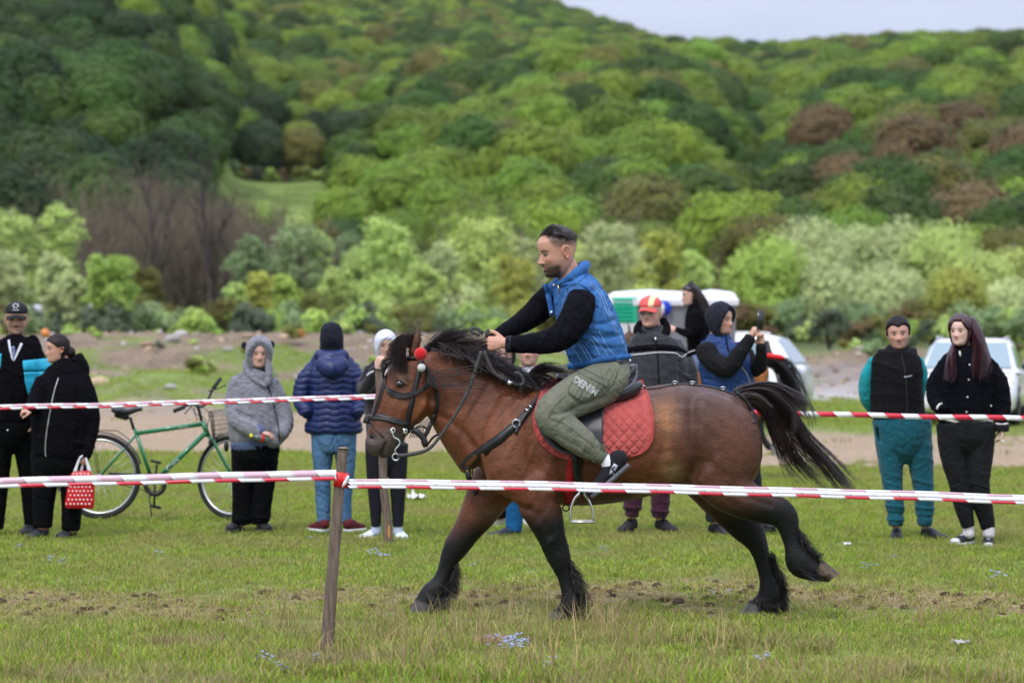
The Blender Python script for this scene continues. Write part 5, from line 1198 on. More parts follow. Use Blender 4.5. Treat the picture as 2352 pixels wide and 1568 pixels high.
def vcol(co):
    u, v = pxc(co); n = snoise(co, 9, 83); n2 = snoise(co, 40, 84); c = np.tile([.028, .105, .29], (len(co), 1)).astype(float)
    c = blend(c, np.clip(.25 + .3 * n + .2 * n2, 0, 1) * .6, (.085, .20, .42)); c = blend(c, .35 * near_line(u, v, [(1335, 655), (1380, 690), (1410, 740), (1440, 800)], 10), (.10, .23, .46)); return c
DEN = mat('blue denim', attr=True, rough=.88, spec=.12, n1=(350, .18, (1, 1, 3)), bump=(420, .25, .001))
b_v = fuse('denim_vest', b, DEN, rider, vox=.007, it=2, disp=vdisp, col=vcol); VB = bvh_of(b_v)
ST = mat('pale denim stitching', (.20, .34, .60), rough=.9, n1=(400, .5)); DSEAM = mat('dark denim seam', (.018, .06, .22), rough=.9)
b = MB()
for g in ([(1352, 652), (1372, 668), (1385, 690), (1392, 712), (1403, 735), (1412, 752), (1424, 770), (1435, 795), (1443, 818)], [(1356, 649), (1377, 665), (1390, 688), (1398, 710), (1408, 733), (1418, 752)], [(1300, 667), (1322, 655), (1350, 660), (1362, 676), (1370, 700)],
          [(1354, 612), (1349, 625), (1340, 640)], [(1326, 775), (1345, 800), (1362, 830)], [(1320, 778), (1338, 802), (1354, 832)], [(1290, 805), (1302, 822), (1312, 838)], [(1313, 795), (1325, 812), (1338, 832)],
          [(1360, 770), (1385, 800), (1400, 822)], [(1300, 672), (1292, 700), (1290, 722)], [(1345, 795), (1358, 780), (1378, 815)], [(1375, 760), (1398, 800), (1420, 822)]):
    strap(b, g, 1.5, VB, off=.0022, th=.002, step=3)
mesh('stitching', b, ST, rider)
b = MB()
strap(b, [(1303, 842), (1335, 838), (1370, 828), (1410, 822), (1450, 818)], 13, VB, off=.006, th=.006); strap(b, [(1300, 664), (1308, 656), (1322, 650), (1340, 655), (1356, 668), (1368, 686), (1372, 704)], 6, VB, off=.0065, th=.006)
strap(b, [(1312, 668), (1306, 700), (1302, 722)], 8, VB, off=.005); mesh('hem_band', b, DEN, rider, cols=[(.035, .12, .32)] * len(b.v))
b = MB(); strap(b, [(1290, 655), (1304, 652), (1318, 650), (1334, 640), (1350, 622)], [3, 9, 11, 10, 4], [VB], off=.006, th=.006, step=4); mesh('collar', b, DEN, rider, cols=[(.05, .15, .38)] * len(b.v))
b = MB(); strap(b, [(1440, 818), (1440, 836)], 22, VB, off=.012, th=.003); strap(b, [(1252, 652), (1262, 690), (1268, 725)], 12, VB, off=.006, Y=RY + .1); mesh('tab', b, DEN, rider, cols=[(.04, .13, .36)] * len(b.v))
for (x, y) in ((1446, 828), (1267, 718), (1273, 655)):
    h_ = hit(x, y, VB) or P(x, y, RY); b = MB(); b.ell(h_ + Vector((0, -.014, 0)), (.0095, .004, .0095)); mesh('button', b, STEEL, rider)
b = MB(); strap(b, [(1328, 776), (1350, 800), (1368, 822)], 5, VB, off=.003, th=.003); mesh('pocket_welt', b, DSEAM, rider)
# trousers
b = MB(); q = lambda pts, **k: b.pch(RY, pts, **k)
q([(1408, 845, 0, 42, .17), (1412, 868, 0, 44, .19)], seg=20, capl=.3)
q([(1412, 868, -.10, 46, .11), (1372, 886, -.18, 50, .105), (1330, 905, -.25, 49, .095), (1292, 924, -.31, 43, .085), (1265, 942, -.345, 36, .075), (1268, 962, -.355, 37, .072), (1294, 982, -.36, 36, .070), (1322, 1004, -.37, 34, .068), (1350, 1026, -.375, 29, .062), (1368, 1040, -.375, 22, .052), (1378, 1046, -.375, 17, .045)], seg=22, capl=.15)
q([(1400, 862, .10, 46, .11), (1350, 868, .2, 46, .10), (1290, 868, .28, 30, .09), (1250, 880, .36, 30, .08), (1275, 940, .40, 34, .07), (1320, 1010, .40, 30, .06), (1345, 1050, .40, 18, .045)], seg=18, capl=.15)
def tdisp(co):
    u, v = pxc(co); nr = co[:, 1] < RY; d = folds(co, .0050, 1.0, 91, (.7, 0, -.6)) + snoise(co, 5, 92) * .0025
    for pts, w, a in (([(1392, 912), (1350, 925), (1316, 940)], 6, -.012), ([(1312, 942), (1290, 950), (1270, 952)], 4, -.007), ([(1308, 950), (1285, 962)], 4, .006), ([(1318, 985), (1345, 1005), (1372, 1030)], 5, -.005), ([(1300, 978), (1335, 1000), (1370, 1022)], 4, .005), ([(1280, 1000), (1320, 1022), (1350, 1044)], 4, -.005),
                      ([(1372, 1000), (1362, 1030)], 3, -.004), ([(1400, 850), (1390, 880), (1398, 905)], 4, -.005), ([(1425, 850), (1412, 880), (1388, 905)], 4, -.004), ([(1345, 1005), (1338, 1040)], 3, .004)): d += a * near_line(u, v, pts, w) * nr
    return d
OLV = mat('olive cotton twill', (.142, .145, .105), rough=.9, spec=.12, n1=(10, .14), n2=(300, .08), bump=(300, .2, .001))
tr = fuse('trousers', b, OLV, rider, vox=.0075, it=3, disp=tdisp); TB = bvh_of(tr)
OLD = mat('olive seam', (.085, .095, .062), rough=.9); OLL = mat('olive top stitching', (.26, .27, .19), rough=.9)
b = MB(); patch(b, [(1326, 850, 1392, 882), (1322, 862, 1386, 894), (1308, 890, 1356, 920), (1303, 900, 1340, 926)], TB, nu=30, nv=22, off=.004, th=.006, disp=lambda x, y, u, v: .010 * (math.sin(math.pi * u) * math.sin(math.pi * v)) ** .35 + .002 * math.sin(x * .5 + y * .3)); pk = mesh('cargo_pocket', b, OLV, rider); PKB = bvh_of(pk)
b = MB(); patch(b, [(1330, 844, 1398, 876), (1326, 854, 1394, 888)], TB, nu=24, nv=8, off=.014, th=.006); mesh('pocket_flap', b, OLV, rider); 
b = MB()
for g in ([(1326, 862), (1306, 898), (1340, 926), (1372, 908), (1394, 880)], [(1330, 842), (1398, 875)]): strap(b, g, 2.2, [TB, PKB], off=.003, th=.002, step=3)
strap(b, [(1262, 958), (1300, 975), (1340, 1005), (1368, 1030)], 1.6, TB, off=.002, th=.002, step=3); strap(b, [(1300, 908), (1275, 932), (1262, 955)], 1.6, TB, off=.002, th=.002, step=3); strap(b, [(1420, 852), (1405, 885), (1388, 905)], 1.6, TB, off=.002, th=.002, step=3); strap(b, [(1398, 845), (1408, 862), (1385, 880)], 1.4, TB, off=.002, th=.002)
mesh('seam', b, OLD, rider)
W_ = mat('white print', (.75, .75, .73), rough=.8)
b = MB(); text_px(b, 'DENIM', 1345, 887, 21, math.radians(32), [PKB, TB], off=.004, boff=.75); mesh('lettering', b, W_, rider)
b = MB(); text_px(b, 'DENIM', 1345, 887, 21, math.radians(32), [PKB, TB], off=.0065, boff=-.25); mesh('lettering_fill', b, OLV, rider)
b = MB(); 
for k in range(13):
    t = k / 12 - .5; strap(b, [(1372 + t * 26, 1050 - t * 38 - 12), (1382 + t * 26, 1056 - t * 38 - 12)], 2.4, TB, off=.003, th=.004, Y=RY - .41)
b.pch(RY, [(1374, 1044, -.375, 20, .049), (1387, 1053, -.375, 17, .044)], seg=20, capl=.05); mesh('ribbed_cuff', b, mat('olive ribbing', (.105, .118, .078), rough=.95, n1=(200, .3)), rider)
b = MB(); b.pch(RY, [(1384, 1050, -.375, 14, .036), (1394, 1060, -.375, 16, .038), (1400, 1070, -.375, 19, .038), (1404, 1078, -.375, 17, .036)], seg=18); mesh('sock', b, mat('white sock', (.72, .72, .75), rough=.95, n1=(60, .1)), rider)
# shoe: heel up at right, toe down at left
SHB = mat('black knit shoe', (.014, .014, .018), rough=.85, spec=.2, n1=(120, .2), bump=(300, .3, .001)); SOLG = mat('grey foam sole', (.10, .10, .115), rough=.65, n1=(60, .25))
hx, tx_ = P(1450, 1068, RY - .375), P(1360, 1146, RY - .375); dd = (tx_ - hx).normalized(); upv = Vector((-.62, 0, .78)) * 1.0; upv = Vector((-dd.z * 1.0, 0, dd.x)) ; upv = -upv if upv.z < 0 else upv
sh = shoe(rider, hx, dd, upv, L=(tx_ - hx).length * 1.0, wid=.047, m_up=SHB, m_sole=SOLG, hgt=.098, laces=mat('black laces', (.008, .008, .009), rough=.8)); SHV = bvh_of(sh)
b = MB(); v_, f_ = text_mesh('S', 1.0); cc = hit(1409, 1077, SHV) or P(1409, 1077, RY - .42); strap(b, [(1404, 1090), (1409, 1077), (1415, 1066)], 11, SHV, off=.0022, th=.002); mesh('emblem', b, mat('silver logo', (.42, .44, .48), rough=.5), sh)
b = MB(); strap(b, [(1405, 1087), (1412, 1082), (1405, 1077), (1412, 1071)], 2.6, SHV, off=.005, th=.002, step=2); mesh('emblem_mark', b, SHB, sh)
fh = P(1395, 1085, RY + .40); shoe(rider, fh, (-.8, 0, -.45), (-.45, 0, .8), L=.29, wid=.047, m_up=SHB, m_sole=SOLG, hgt=.09)
b = MB(); b.tube([P(1281, 655, RY - .12), P(1284, 664, RY - .13), P(1285, 676, RY - .10)], .003, seg=6); mesh('necklace', b, mat('gold', (.8, .55, .2), metal=1, rough=.3), rider)
# ============================================================ SPECTATORS
BLKC = mat('black cotton', (.0032, .003, .0045), rough=.93, spec=.08, n1=(60, .15), bump=(200, .2, .0015))
BLKP = mat('black trousers cloth', (.003, .003, .004), rough=.9, spec=.1, n1=(40, .15)); NAVYT = mat('dark navy trousers', (.012, .014, .022), rough=.9)
BSHOE = mat('black sports shoe', (.012, .012, .015), rough=.6, spec=.3, n1=(90, .3)); DSOLE = mat('dark rubber sole', (.03, .03, .032), rough=.8); WSOLE = mat('white rubber sole', (.62, .62, .60), rough=.7); WLACE = mat('white laces', (.7, .7, .7), rough=.9)
def person_new(x, footy, label, Y):
    return thing('person', P(x, footy, Y), label, 'person')
def fold_fn(amp, seed, Y, grooves=(), dirv=(.2, 0, 1)):
    def f(co):
        u, v = pxc(co); nr = co[:, 1] < Y + .05; d = folds(co, amp, 1.0, seed, dirv) + snoise(co, 4, seed + 5) * amp * .6
        for pts, w, a in grooves: d += a * near_line(u, v, pts, w) * nr
        return d
    return f
def yoke(T):
    q = T[0]; return [(q[0], q[1] - 22, q[2] + .015, q[3] * .34, q[4] * .66), (q[0], q[1] - 13, q[2] + .01, q[3] * .60, q[4] * .8), (q[0], q[1] - 5, q[2] + .005, q[3] * .84, q[4] * .92)] + list(T)
def figure(pr, Y, head, torso, arms, legs, hands, skin=(.55, .31, .22), vox=.0065, fem=0, neck=None, fk={}, dv=(0, 1, 0)):
    """continuous body under the clothes; chains in view coords, thinned"""
    b = MB(); M = headM(head[0], head[1], Y + head[2], head[3], *head[4:]); head_add(b, M, fem=fem, nt=80, nz=64)
    for nk in (neck or []): b.pch(Y, nk, seg=14)
    thin = lambda pts, k: [(q[0], q[1], q[2], q[3] * k) + ((q[4] * k,) if len(q) > 4 else ()) for q in pts]
    b.pch(Y, thin(yoke(torso), .74), seg=16, depth=dv, capl=.3)
    for a in arms: b.pch(Y, [(p_[0], p_[1], p_[2], p_[3] * (.42 if i_ < 2 else .6)) for i_, p_ in enumerate(a)], seg=10)
    for l in legs: b.pch(Y, thin(l, .62), seg=10)
    for hd in hands: hand(b, P(hd['w'][0], hd['w'][1], Y + hd['w'][2]), hd['d'], hd['n'], **{k: v for k, v in hd.items() if k not in 'wdn'})
    o = fuse('body', b, skinmat('light skin'), pr, vox=vox, it=2, disp=face_disp(M), refine=face_mask(M), col=lambda co: face_cols(co, M, skin=skin, **fk)); eyes(M, pr, closed=.3, r=.0118)
    return M, o
TOPS = ('jacket', 'hoodie', 'fleece_jacket', 'vest', 'varsity_jacket', 'blouse')
def wear(pr, name, Y, chains, m, vox=.009, it=3, amp=.007, seed=1, grooves=(), dirv=(.2, 0, 1), dv=(0, 1, 0), col=None, extra=None, capl=.2, expo=.95):
    b = MB()
    for c in chains:
        if name in ('trousers', 'sweatpants', 'jeans', 'leggings') and len(c) <= 3 and len(c[0]) > 4: q = c[-1]; c = list(c) + [(q[0], q[1] + 18, q[2], q[3] * .86, q[4] * .9), (q[0], q[1] + 36, q[2], q[3] * .58, q[4] * .7), (q[0], q[1] + 52, q[2], q[3] * .22, q[4] * .4)]
        big = len(c[0]) > 4 and c[0][4] >= .095 and len(c) >= 4 and name in TOPS; b.pch(Y, yoke(c) if big else c, seg=18, depth=dv, capl=capl if len(c[0]) > 4 else .8, expo=expo)
    if extra: extra(b)
    return fuse(name, b, m, pr, vox=vox, it=it, disp=fold_fn(amp, seed, Y, grooves, dirv), col=col)
def hood_shell(pr, M, m, face_w=.062, z0=-.02, z1=.185, t=.022, name='hood', seed=0, cz=.09, fmin=.035, col=None, back=False, peak=0.0):
    def off(x, y, z):
        e = ((x / face_w) ** 2 + ((z - (z0 + z1) / 2) / ((z1 - z0) / 2)) ** 2) ** .5
        o = sm(e, .95, 1.1) * (y > fmin * .4) + (y <= fmin * .4); o = np.ones_like(x) if back else o
        p = np.stack([x, y, z], 1); return -.014 + o * (t + .014) + o * (.006 * snoise(p, 18, seed)) + o * peak * sm(z, .17, .23) * (1 - sm(y, -.02, .06))
    g = head_grid(M, off=off, face=False, nt=90, nz=70); return mesh(name, g, m, pr, cols=col)
def hair_cap(pr, M, m, t=.012, line=lambda x, y, z: z - (.165 + .45 * np.clip(y + .0, 0, .1)), wid=.012, name='hair', rib=300):
    def off(x, y, z):
        k = sm(line(x, y, z), 0, wid); p = np.stack([x, y, z], 1); return np.where(k > 0, -.004 + k * (t + .004 + .0022 * np.sin(x * rib + z * 60) + .002 * snoise(p, 90, 2)), -.007)
    return mesh(name, head_grid(M, off=off, face=False, nt=110, nz=80), m, pr)
def line_on(pr, name, pts, w, m, bv, off=.003, th=.003, **k):
    b = MB(); strap(b, pts, w, bv, off=off, th=th, step=4, **k)
    return mesh(name, b, m, pr) if b.v else None

# ---- 1 man in black cap, at the left edge
Y = 23.3; pr = person_new(30, 1225, 'man with black moustache in black cap and black and turquoise puffer jacket', Y)
T1 = [(35, 796, 0, 62, .13), (32, 830, 0, 66, .16), (30, 880, 0, 68, .17), (28, 930, 0, 64, .165), (26, 965, 0, 60, .16)]
A1 = [[(84, 815, 0, 17), (100, 860, 0, 21), (104, 910, -.02, 19), (92, 950, -.08, 16)], [(-18, 812, 0, 20), (-34, 870, 0, 20), (-34, 930, -.05, 18), (-20, 965, -.1, 15)]]
L1 = [[(52, 965, 0, 36, .13), (62, 1040, .05, 28, .10), (70, 1110, .08, 24, .08), (74, 1180, .1, 20, .07), (76, 1212, .1, 18, .06)], [(2, 965, 0, 36, .13), (0, 1040, 0, 28, .10), (-4, 1110, 0, 24, .08), (-8, 1180, 0, 20, .07), (-10, 1212, 0, 18, .06)]]
M, o = figure(pr, Y, (38, 769, 0, 1.06, 8, 4, 0), T1, A1, L1, [dict(w=(90, 955, -.1), d=(-.3, -.2, -1), n=(-1, 0, 0), k=.95), dict(w=(-20, 968, -.1), d=(0, -.2, -1), n=(1, 0, 0), k=.95)], skin=(.50, .28, .20),
              neck=[[(38, 760, .01, 17, .06), (37, 785, .02, 19, .065)]], fk=dict(moust=1.0, shadow=.6, brow=(.03, .025, .02)))
J = wear(pr, 'jacket', Y, [T1] + A1 + [[(38, 780, .02, 24, .085), (37, 792, .01, 32, .10)]], BLKC, seed=11, amp=.0095, grooves=[([(50, 868), (108, 862)], 3, -.012), ([(34, 800), (33, 960)], 2.5, -.008)]); JB = bvh_of(J)
TQ = mat('turquoise nylon', (.012, .34, .50), rough=.45, spec=.4, n1=(12, .15), bump=(30, .4, .006))
b = MB(); patch(b, [(52, 828, 112, 822), (53, 842, 116, 838), (55, 852, 116, 850)], JB, nu=20, nv=10, off=.004, th=.004, disp=lambda x, y, u, v: .010 * math.sin(math.pi * v) ** .5); mesh('turquoise_panel', b, TQ, pr)
b = MB(); patch(b, [(55, 854, 116, 852), (58, 880, 112, 876), (66, 910, 108, 905), (74, 948, 96, 944)], JB, nu=20, nv=16, off=.004, th=.004, disp=lambda x, y, u, v: .010 * math.sin(math.pi * v) ** .4); mesh('turquoise_panel', b, TQ, pr)
b = MB(); patch(b, [(-22, 815, 4, 812), (-26, 835, 2, 835), (-26, 856, -2, 852)], JB, nu=12, nv=10, off=.004, th=.004); mesh('turquoise_panel', b, TQ, pr)
b = MB(); strap(b, [(20, 780), (23, 800), (29, 828)], [5, 5, 2], [JB], off=.006); strap(b, [(50, 788), (41, 808), (31, 830)], [6, 5, 2], [JB], off=.006); mesh('shirt_collar', b, mat('white cotton', (.62, .63, .68), rough=.9, n1=(60, .15)), pr)
b = MB(); strap(b, [(26, 796), (30, 812), (31, 826)], [14, 12, 3], [JB], off=.003); mesh('shirt', b, mat('blue checked shirt', (.16, .20, .34), rough=.9, n1=(220, .5)), pr)
Tr = wear(pr, 'trousers', Y, L1 + [[(28, 955, 0, 58, .155), (28, 985, 0, 56, .15)]], BLKP, seed=12, amp=.005)
b = MB(); h_ = hit(18, 988, bvh_of(Tr)); b.ell((h_ or P(18, 988, Y)) + Vector((0, -.004, 0)), (.008, .004, .008)); mesh('trouser_button', b, STEEL, pr)
for x in (76, -12): shoe(pr, P(x, 1226, Y + .1 * (x > 0) + .08), (-.1, -1, 0), (0, 0, 1), L=.29, m_up=BSHOE, m_sole=DSOLE)
CAPB = mat('black cap cloth', (.012, .012, .014), rough=.85, n1=(80, .15), bump=(160, .3, .001))
def cap(pr, M, m, tilt=0, mb=None, line=.158):
    g = head_grid(M, off=lambda x, y, z: np.where(z > line, .010 + .006 * sm(z, .16, .2) * (1 - sm(z, .2, .235)), -.007), face=False, nt=72, nz=70); c = mesh('cap', g, m, pr)
    b = MB(); R = M.to_3x3(); rows = []
    for k in range(9):
        t = k / 8; r = []
        for j in range(17):
            a = (j / 16 - .5) * 2.3; x = .078 * math.sin(a) * (1 + .02 * t); y = .072 * math.cos(a) + t * .068 * math.cos(a * .62); r.append(M @ Vector((x, -y, .158 - t * .020 - .012 * (x / .078) ** 2 * (1 + t))))
        rows.append(r)
    b.grid(np.array([[tuple(q) for q in r] for r in rows])); n = len(b.v); b.v += [(x, y, z - .006) for x, y, z in b.v]; b.f += [tuple(i + n for i in q)[::-1] for q in list(b.f)]
    for j in range(16): b.f.append((8 * 17 + j, 8 * 17 + j + 1, n + 8 * 17 + j + 1, n + 8 * 17 + j)[::-1])
    for e in (0, 16):
        for k in range(8): q = (k * 17 + e, (k + 1) * 17 + e, n + (k + 1) * 17 + e, n + k * 17 + e); b.f.append(q if e == 0 else q[::-1])
    mesh('brim', b, mb or m, c); return c
c1 = cap(pr, M, CAPB); CB = bvh_of(c1)
b = MB(); 
for k in range(6):
    a = k * math.pi / 3; strap(b, [(36 + 4.5 * math.cos(a), 702 + 3.6 * math.sin(a)), (36 + 7.5 * math.cos(a + .35), 702 + 5.8 * math.sin(a + .35))], 2.6, CB, off=.004, th=.002, step=2)
strap(b, [(29, 711), (36, 712), (43, 711)], 1.4, CB, off=.004, th=.002, step=2); mesh('cap_badge', b, mat('white embroidery', (.7, .7, .72), rough=.9), c1)
b = MB(); g = head_grid(M, off=lambda x, y, z: np.where((z > .10) & (z < .17) & (y < .01) , .004, -.008), face=False, nt=72, nz=60); mesh('hair', g, mat('grey hair', (.10, .095, .09), rough=.8), pr)

# ---- 2 woman in black hooded jacket with bag
Y = 22.9; pr = person_new(130, 1236, 'woman in black zipped hoodie with gold hoop earrings looking left', Y)
T2 = [(148, 850, 0, 42, .11), (146, 890, 0, 66, .16), (144, 940, 0, 72, .19), (142, 1000, 0, 70, .20), (140, 1046, 0, 66, .195)]
A2 = [[(182, 872, .02, 26), (200, 920, .02, 25), (205, 970, 0, 24), (198, 1020, -.06, 20), (194, 1042, -.08, 17)], [(100, 880, -.05, 22), (82, 915, -.12, 19), (74, 940, -.2, 14)]]
L2 = [[(108, 1040, 0, 38, .13), (104, 1100, 0, 31, .11), (100, 1160, 0, 25, .085), (98, 1208, 0, 22, .07)], [(168, 1040, .02, 38, .13), (168, 1100, .02, 31, .11), (165, 1170, .02, 24, .085), (163, 1215, .02, 22, .07)]]
M, o = figure(pr, Y, (132, 833, 0, .90, -66, 2, 0), T2, A2, L2, [dict(w=(74, 942, -.2), d=(-1, -.2, -.1), n=(0, .3, -1), k=.85, curl=.8), dict(w=(194, 1042, -.09), d=(0, 0, -1), n=(-1, .2, 0), k=.85, curl=1.1)], skin=(.52, .28, .20), fem=1, neck=[[(138, 820, .01, 18, .055), (146, 848, .02, 22, .065)]])
G = [([(128, 872), (118, 940), (104, 1040)], 2.5, -.006), ([(176, 900), (182, 960), (178, 1010)], 4, -.014), ([(104, 900), (98, 940)], 4, -.01), ([(170, 1015), (200, 1020)], 3, .008), ([(172, 1030), (198, 1032)], 3, -.008)]
J = wear(pr, 'hoodie', Y, [T2] + A2 + [[(150, 832, .03, 26, .08), (152, 848, .03, 36, .10)], [(172, 820, .06, 18, .09), (186, 845, .07, 20, .11), (178, 865, .06, 22, .11)]], BLKC, seed=21, amp=.0095, grooves=G); JB = bvh_of(J)
line_on(pr, 'zipper', [(134, 868), (124, 900), (114, 950), (106, 1000), (104, 1040), (107, 1052)], 2.2, mat('silver zip', (.45, .45, .45), metal=.6, rough=.4), JB)
wear(pr, 'trousers', Y, L2 + [[(138, 1035, 0, 66, .19), (138, 1060, 0, 62, .18)]], BLKP, seed=22, amp=.004)
for x, d in ((98, 0), (163, .02)): shoe(pr, P(x + 6, 1236, Y + d + .12), (-.28, -1, 0), (0, 0, 1), L=.27, m_up=mat('dark blue grey sports shoe', (.022, .026, .036), rough=.7, n1=(60, .4)), m_sole=DSOLE)
DHAIR = mat('dark brown hair', (.016, .008, .008), rough=.5, spec=.22, n1=(30, .4), bump=(150, .5, .003))
hair_cap(pr, M, DHAIR, t=.013, line=lambda x, y, z: np.maximum(z - (.125 + .85 * np.clip(y - .01, 0, .1)), -y * 1.0 - .012 - .2 * (z < .02)), wid=.01)
b = MB(); c = M @ Vector((0, .105, .085)); b.ell(c, (.05, .05, .05)); mesh('hair_bun', b, DHAIR, pr)
for s in (-1,):
    b = MB(); b.torus(M @ Vector((s * .087, -.006, .060)), .017, .0032, ax=(.4, -1, 0), nu=24); mesh('earring', b, mat('gold', (.8, .55, .2), metal=1, rough=.3), pr)
bag = thing('bag', P(184, 1120, Y - .12), 'red bag with white polka dots hanging from the hand of the woman in black', 'bag')
b = MB(); bq = []
BO = [(168, 1082, 205, 1080), (160, 1092, 214, 1092), (156, 1110, 217, 1108), (152, 1135, 217, 1135), (149, 1158, 216, 1160), (152, 1166, 214, 1168)]
patch(b, BO, None, nu=26, nv=24, off=0, th=.0, Y=Y - .14, disp=lambda x, y, u, v: .05 * (math.sin(math.pi * u) ** .5) * (math.sin(math.pi * min(1, v * .9 + .05)) ** .5) + .004 * math.sin(x * .4 + y * .25)) if False else None
rows = []
for i in range(22):
    t = i / 21; r_ = crom(np.array(BO, float), 8); q = r_[int(t * (len(r_) - 1))]; rr = []
    for j in range(32):
        a = 2 * math.pi * j / 32; u = .5 + .5 * math.cos(a); th_ = .055 * math.sin(a) * (abs(math.sin(a)) ** -.3 if abs(math.sin(a)) > .05 else 1) * math.sin(math.pi * (.12 + .8 * t)) ** .6
        rr.append(P(q[0] + (q[2] - q[0]) * u, q[1] + (q[3] - q[1]) * u, Y - .12 - th_ + .003 * math.sin(j * 1.7 + i)))
    rows.append(rr)
b.grid(np.array([[tuple(q) for q in r] for r in rows]), closed_u=True); b.f += [tuple(range(32)), tuple(21 * 32 + i for i in range(32))[::-1]]
RB_ = mesh('pouch', b, mat('red printed plastic', (.56, .008, .014), rough=.4, spec=.4, bump=(25, .4, .01)), bag); BB = bvh_of(RB_)
b = MB()
for i in range(9):
    for j in range(8):
        x = 153 + j * 8.6 + (i % 2) * 4.2 + (9 - i) * .3; y = 1078 + i * 9.8
        h_ = hit(x, y, BB)
        if h_ is not None and hit(x + 3, y, BB) is not None and hit(x - 3, y, BB) is not None: b.ell(h_ + Vector((0, -.0005, 0)), (.0075, .0016, .0075), nu=10, nv=6)
o = mesh('dots', b, mat('white print', (.75, .75, .73)), bag); o['kind'] = 'stuff'
b = MB(); strap(b, [(172, 1084), (178, 1065), (184, 1050), (190, 1046)], [9, 6, 5, 4], None, Y=Y - .15, edge=False); strap(b, [(206, 1084), (200, 1062), (196, 1048)], [10, 7, 4], None, Y=Y - .12, edge=False); strap(b, [(186, 1084), (190, 1066), (192, 1048)], [7, 5, 4], None, Y=Y - .10, edge=False)
mesh('handles', b, mat('white plastic film', (.72, .72, .74), rough=.5), bag)

# ---- 3 woman in grey fleece with bear ears
Y = 23.7; pr = person_new(575, 1218, 'woman in grey fluffy hooded jacket with small black bear ears', Y)
T3 = [(582, 868, 0, 46, .11), (582, 900, 0, 58, .15), (584, 945, 0, 64, .18), (588, 990, 0, 64, .19), (592, 1016, 0, 58, .18)]
A3 = [[(546, 880, -.02, 22), (538, 925, -.04, 23), (545, 962, -.10, 23), (575, 985, -.20, 20), (596, 992, -.24, 14)], [(624, 882, -.02, 20), (644, 925, -.02, 20), (656, 965, -.06, 19), (648, 995, -.14, 17)]]
L3 = [[(561, 1020, 0, 31, .13), (559, 1080, 0, 27, .11), (557, 1140, 0, 23, .09), (556, 1190, 0, 23, .075), (556, 1200, 0, 21, .07)], [(612, 1020, 0, 30, .13), (610, 1080, 0, 26, .11), (604, 1140, 0, 22, .09), (598, 1188, 0, 22, .075), (598, 1198, 0, 20, .07)]]
M, o = figure(pr, Y, (594, 844, -.03, .92, 8, 2, 2), T3, A3, L3, [dict(w=(598, 991, -.25), d=(1, -.1, -.25), n=(0, .3, -1), k=.85, curl=.35)], skin=(.54, .32, .24), fem=1, neck=[[(592, 838, .02, 17, .055), (588, 862, .03, 20, .06)]], fk=dict(brow=(.06, .04, .03), lips=(.42, .19, .16)))
FLU = mat('grey fluffy fleece', attr=True, rough=1, spec=.05, sheen=.25, n1=(24, .28, (1, 1, 2.4)), n2=(90, .35, (1, 1, 2)), bump=(120, 1.0, .010))
def flu(co):
    n = snoise(co * np.array([1, 1, 3.0]), 14, 33); return np.tile([.20, .20, .225], (len(co), 1)) * (1 + .22 * n)[:, None]
G = [([(560, 905), (566, 960)], 3, -.008), ([(540, 935), (572, 950)], 3, .008), ([(543, 948), (580, 965)], 3, -.008), ([(550, 962), (585, 978)], 3, .008), ([(612, 880), (628, 930), (636, 980), (640, 1015)], 2.5, -.010), ([(632, 935), (640, 985)], 3, -.01), ([(538, 985), (560, 1000)], 3, -.006)]
J = wear(pr, 'fleece_jacket', Y, [T3] + A3 + [[(588, 858, .02, 30, .09), (586, 875, .02, 38, .11)], [(612, 1008, -.10, 18, .05), (628, 1014, -.12, 16, .05), (648, 998, -.10, 14, .05)]], FLU, seed=31, amp=.005, grooves=G, col=flu); JB = bvh_of(J)
g = head_grid(M, off=lambda x, y, z: (lambda e: -.012 + np.where(y > .005, sm(e, .92, 1.12), 1) * .056)(((x / .060) ** 2 + ((z - .085) / .105) ** 2) ** .5), face=False, nt=90, nz=70)
mesh('hood', g, FLU, pr, cols=flu(np.array(g.v)))
b = MB(); b.pch(Y, [(565, 834, -.02, 9, .05), (571, 858, -.06, 10, .05), (592, 876, -.11, 8, .035), (610, 888, -.13, 4, .02)], seg=12); b.pch(Y, [(616, 832, -.03, 8, .05), (618, 855, -.07, 9, .05), (614, 880, -.12, 7, .03)], seg=12)
fuse('hood_collar', b, FLU, pr, vox=.008, col=flu)
for x, y in ((561, 793), (624, 791)): b = MB(); b.ell(P(x, y, Y - .03), (.026, .018, .030)); o = mesh('bear_ear', b, mat('black plush', (.008, .008, .010), rough=1, sheen=.3), pr)
line_on(pr, 'zipper', [(610, 872), (622, 905), (634, 950), (640, 985), (642, 1014)], 2.2, BLKP, JB, off=.004)
b = MB(); b.pch(Y, [(590, 986, -.22, 14, .045), (600, 991, -.245, 12, .04)], seg=14); b.pch(Y, [(664, 975, -.08, 11, .045), (660, 988, -.10, 10, .04)], seg=12); b.pch(Y, [(584, 1012, 0, 57, .185), (586, 1030, 0, 55, .18)], seg=20, capl=.05); mesh('blue_sweater', b, mat('grey blue jersey', (.075, .105, .19), rough=.95, n1=(60, .15)), pr)
wear(pr, 'trousers', Y, L3 + [[(586, 1022, 0, 54, .175), (586, 1045, 0, 54, .17)]], BLKP, seed=34, amp=.0095, grooves=[([(540, 1190), (575, 1193)], 3, .01), ([(582, 1188), (614, 1190)], 3, .01)])
for x, d in ((552, (-.25, -1, 0)), (596, (.35, -1, 0))): shoe(pr, P(x, 1217, Y + .12), d, (0, 0, 1), L=.26, m_up=BSHOE, m_sole=DSOLE, laces=mat('grey laces', (.35, .35, .37)))
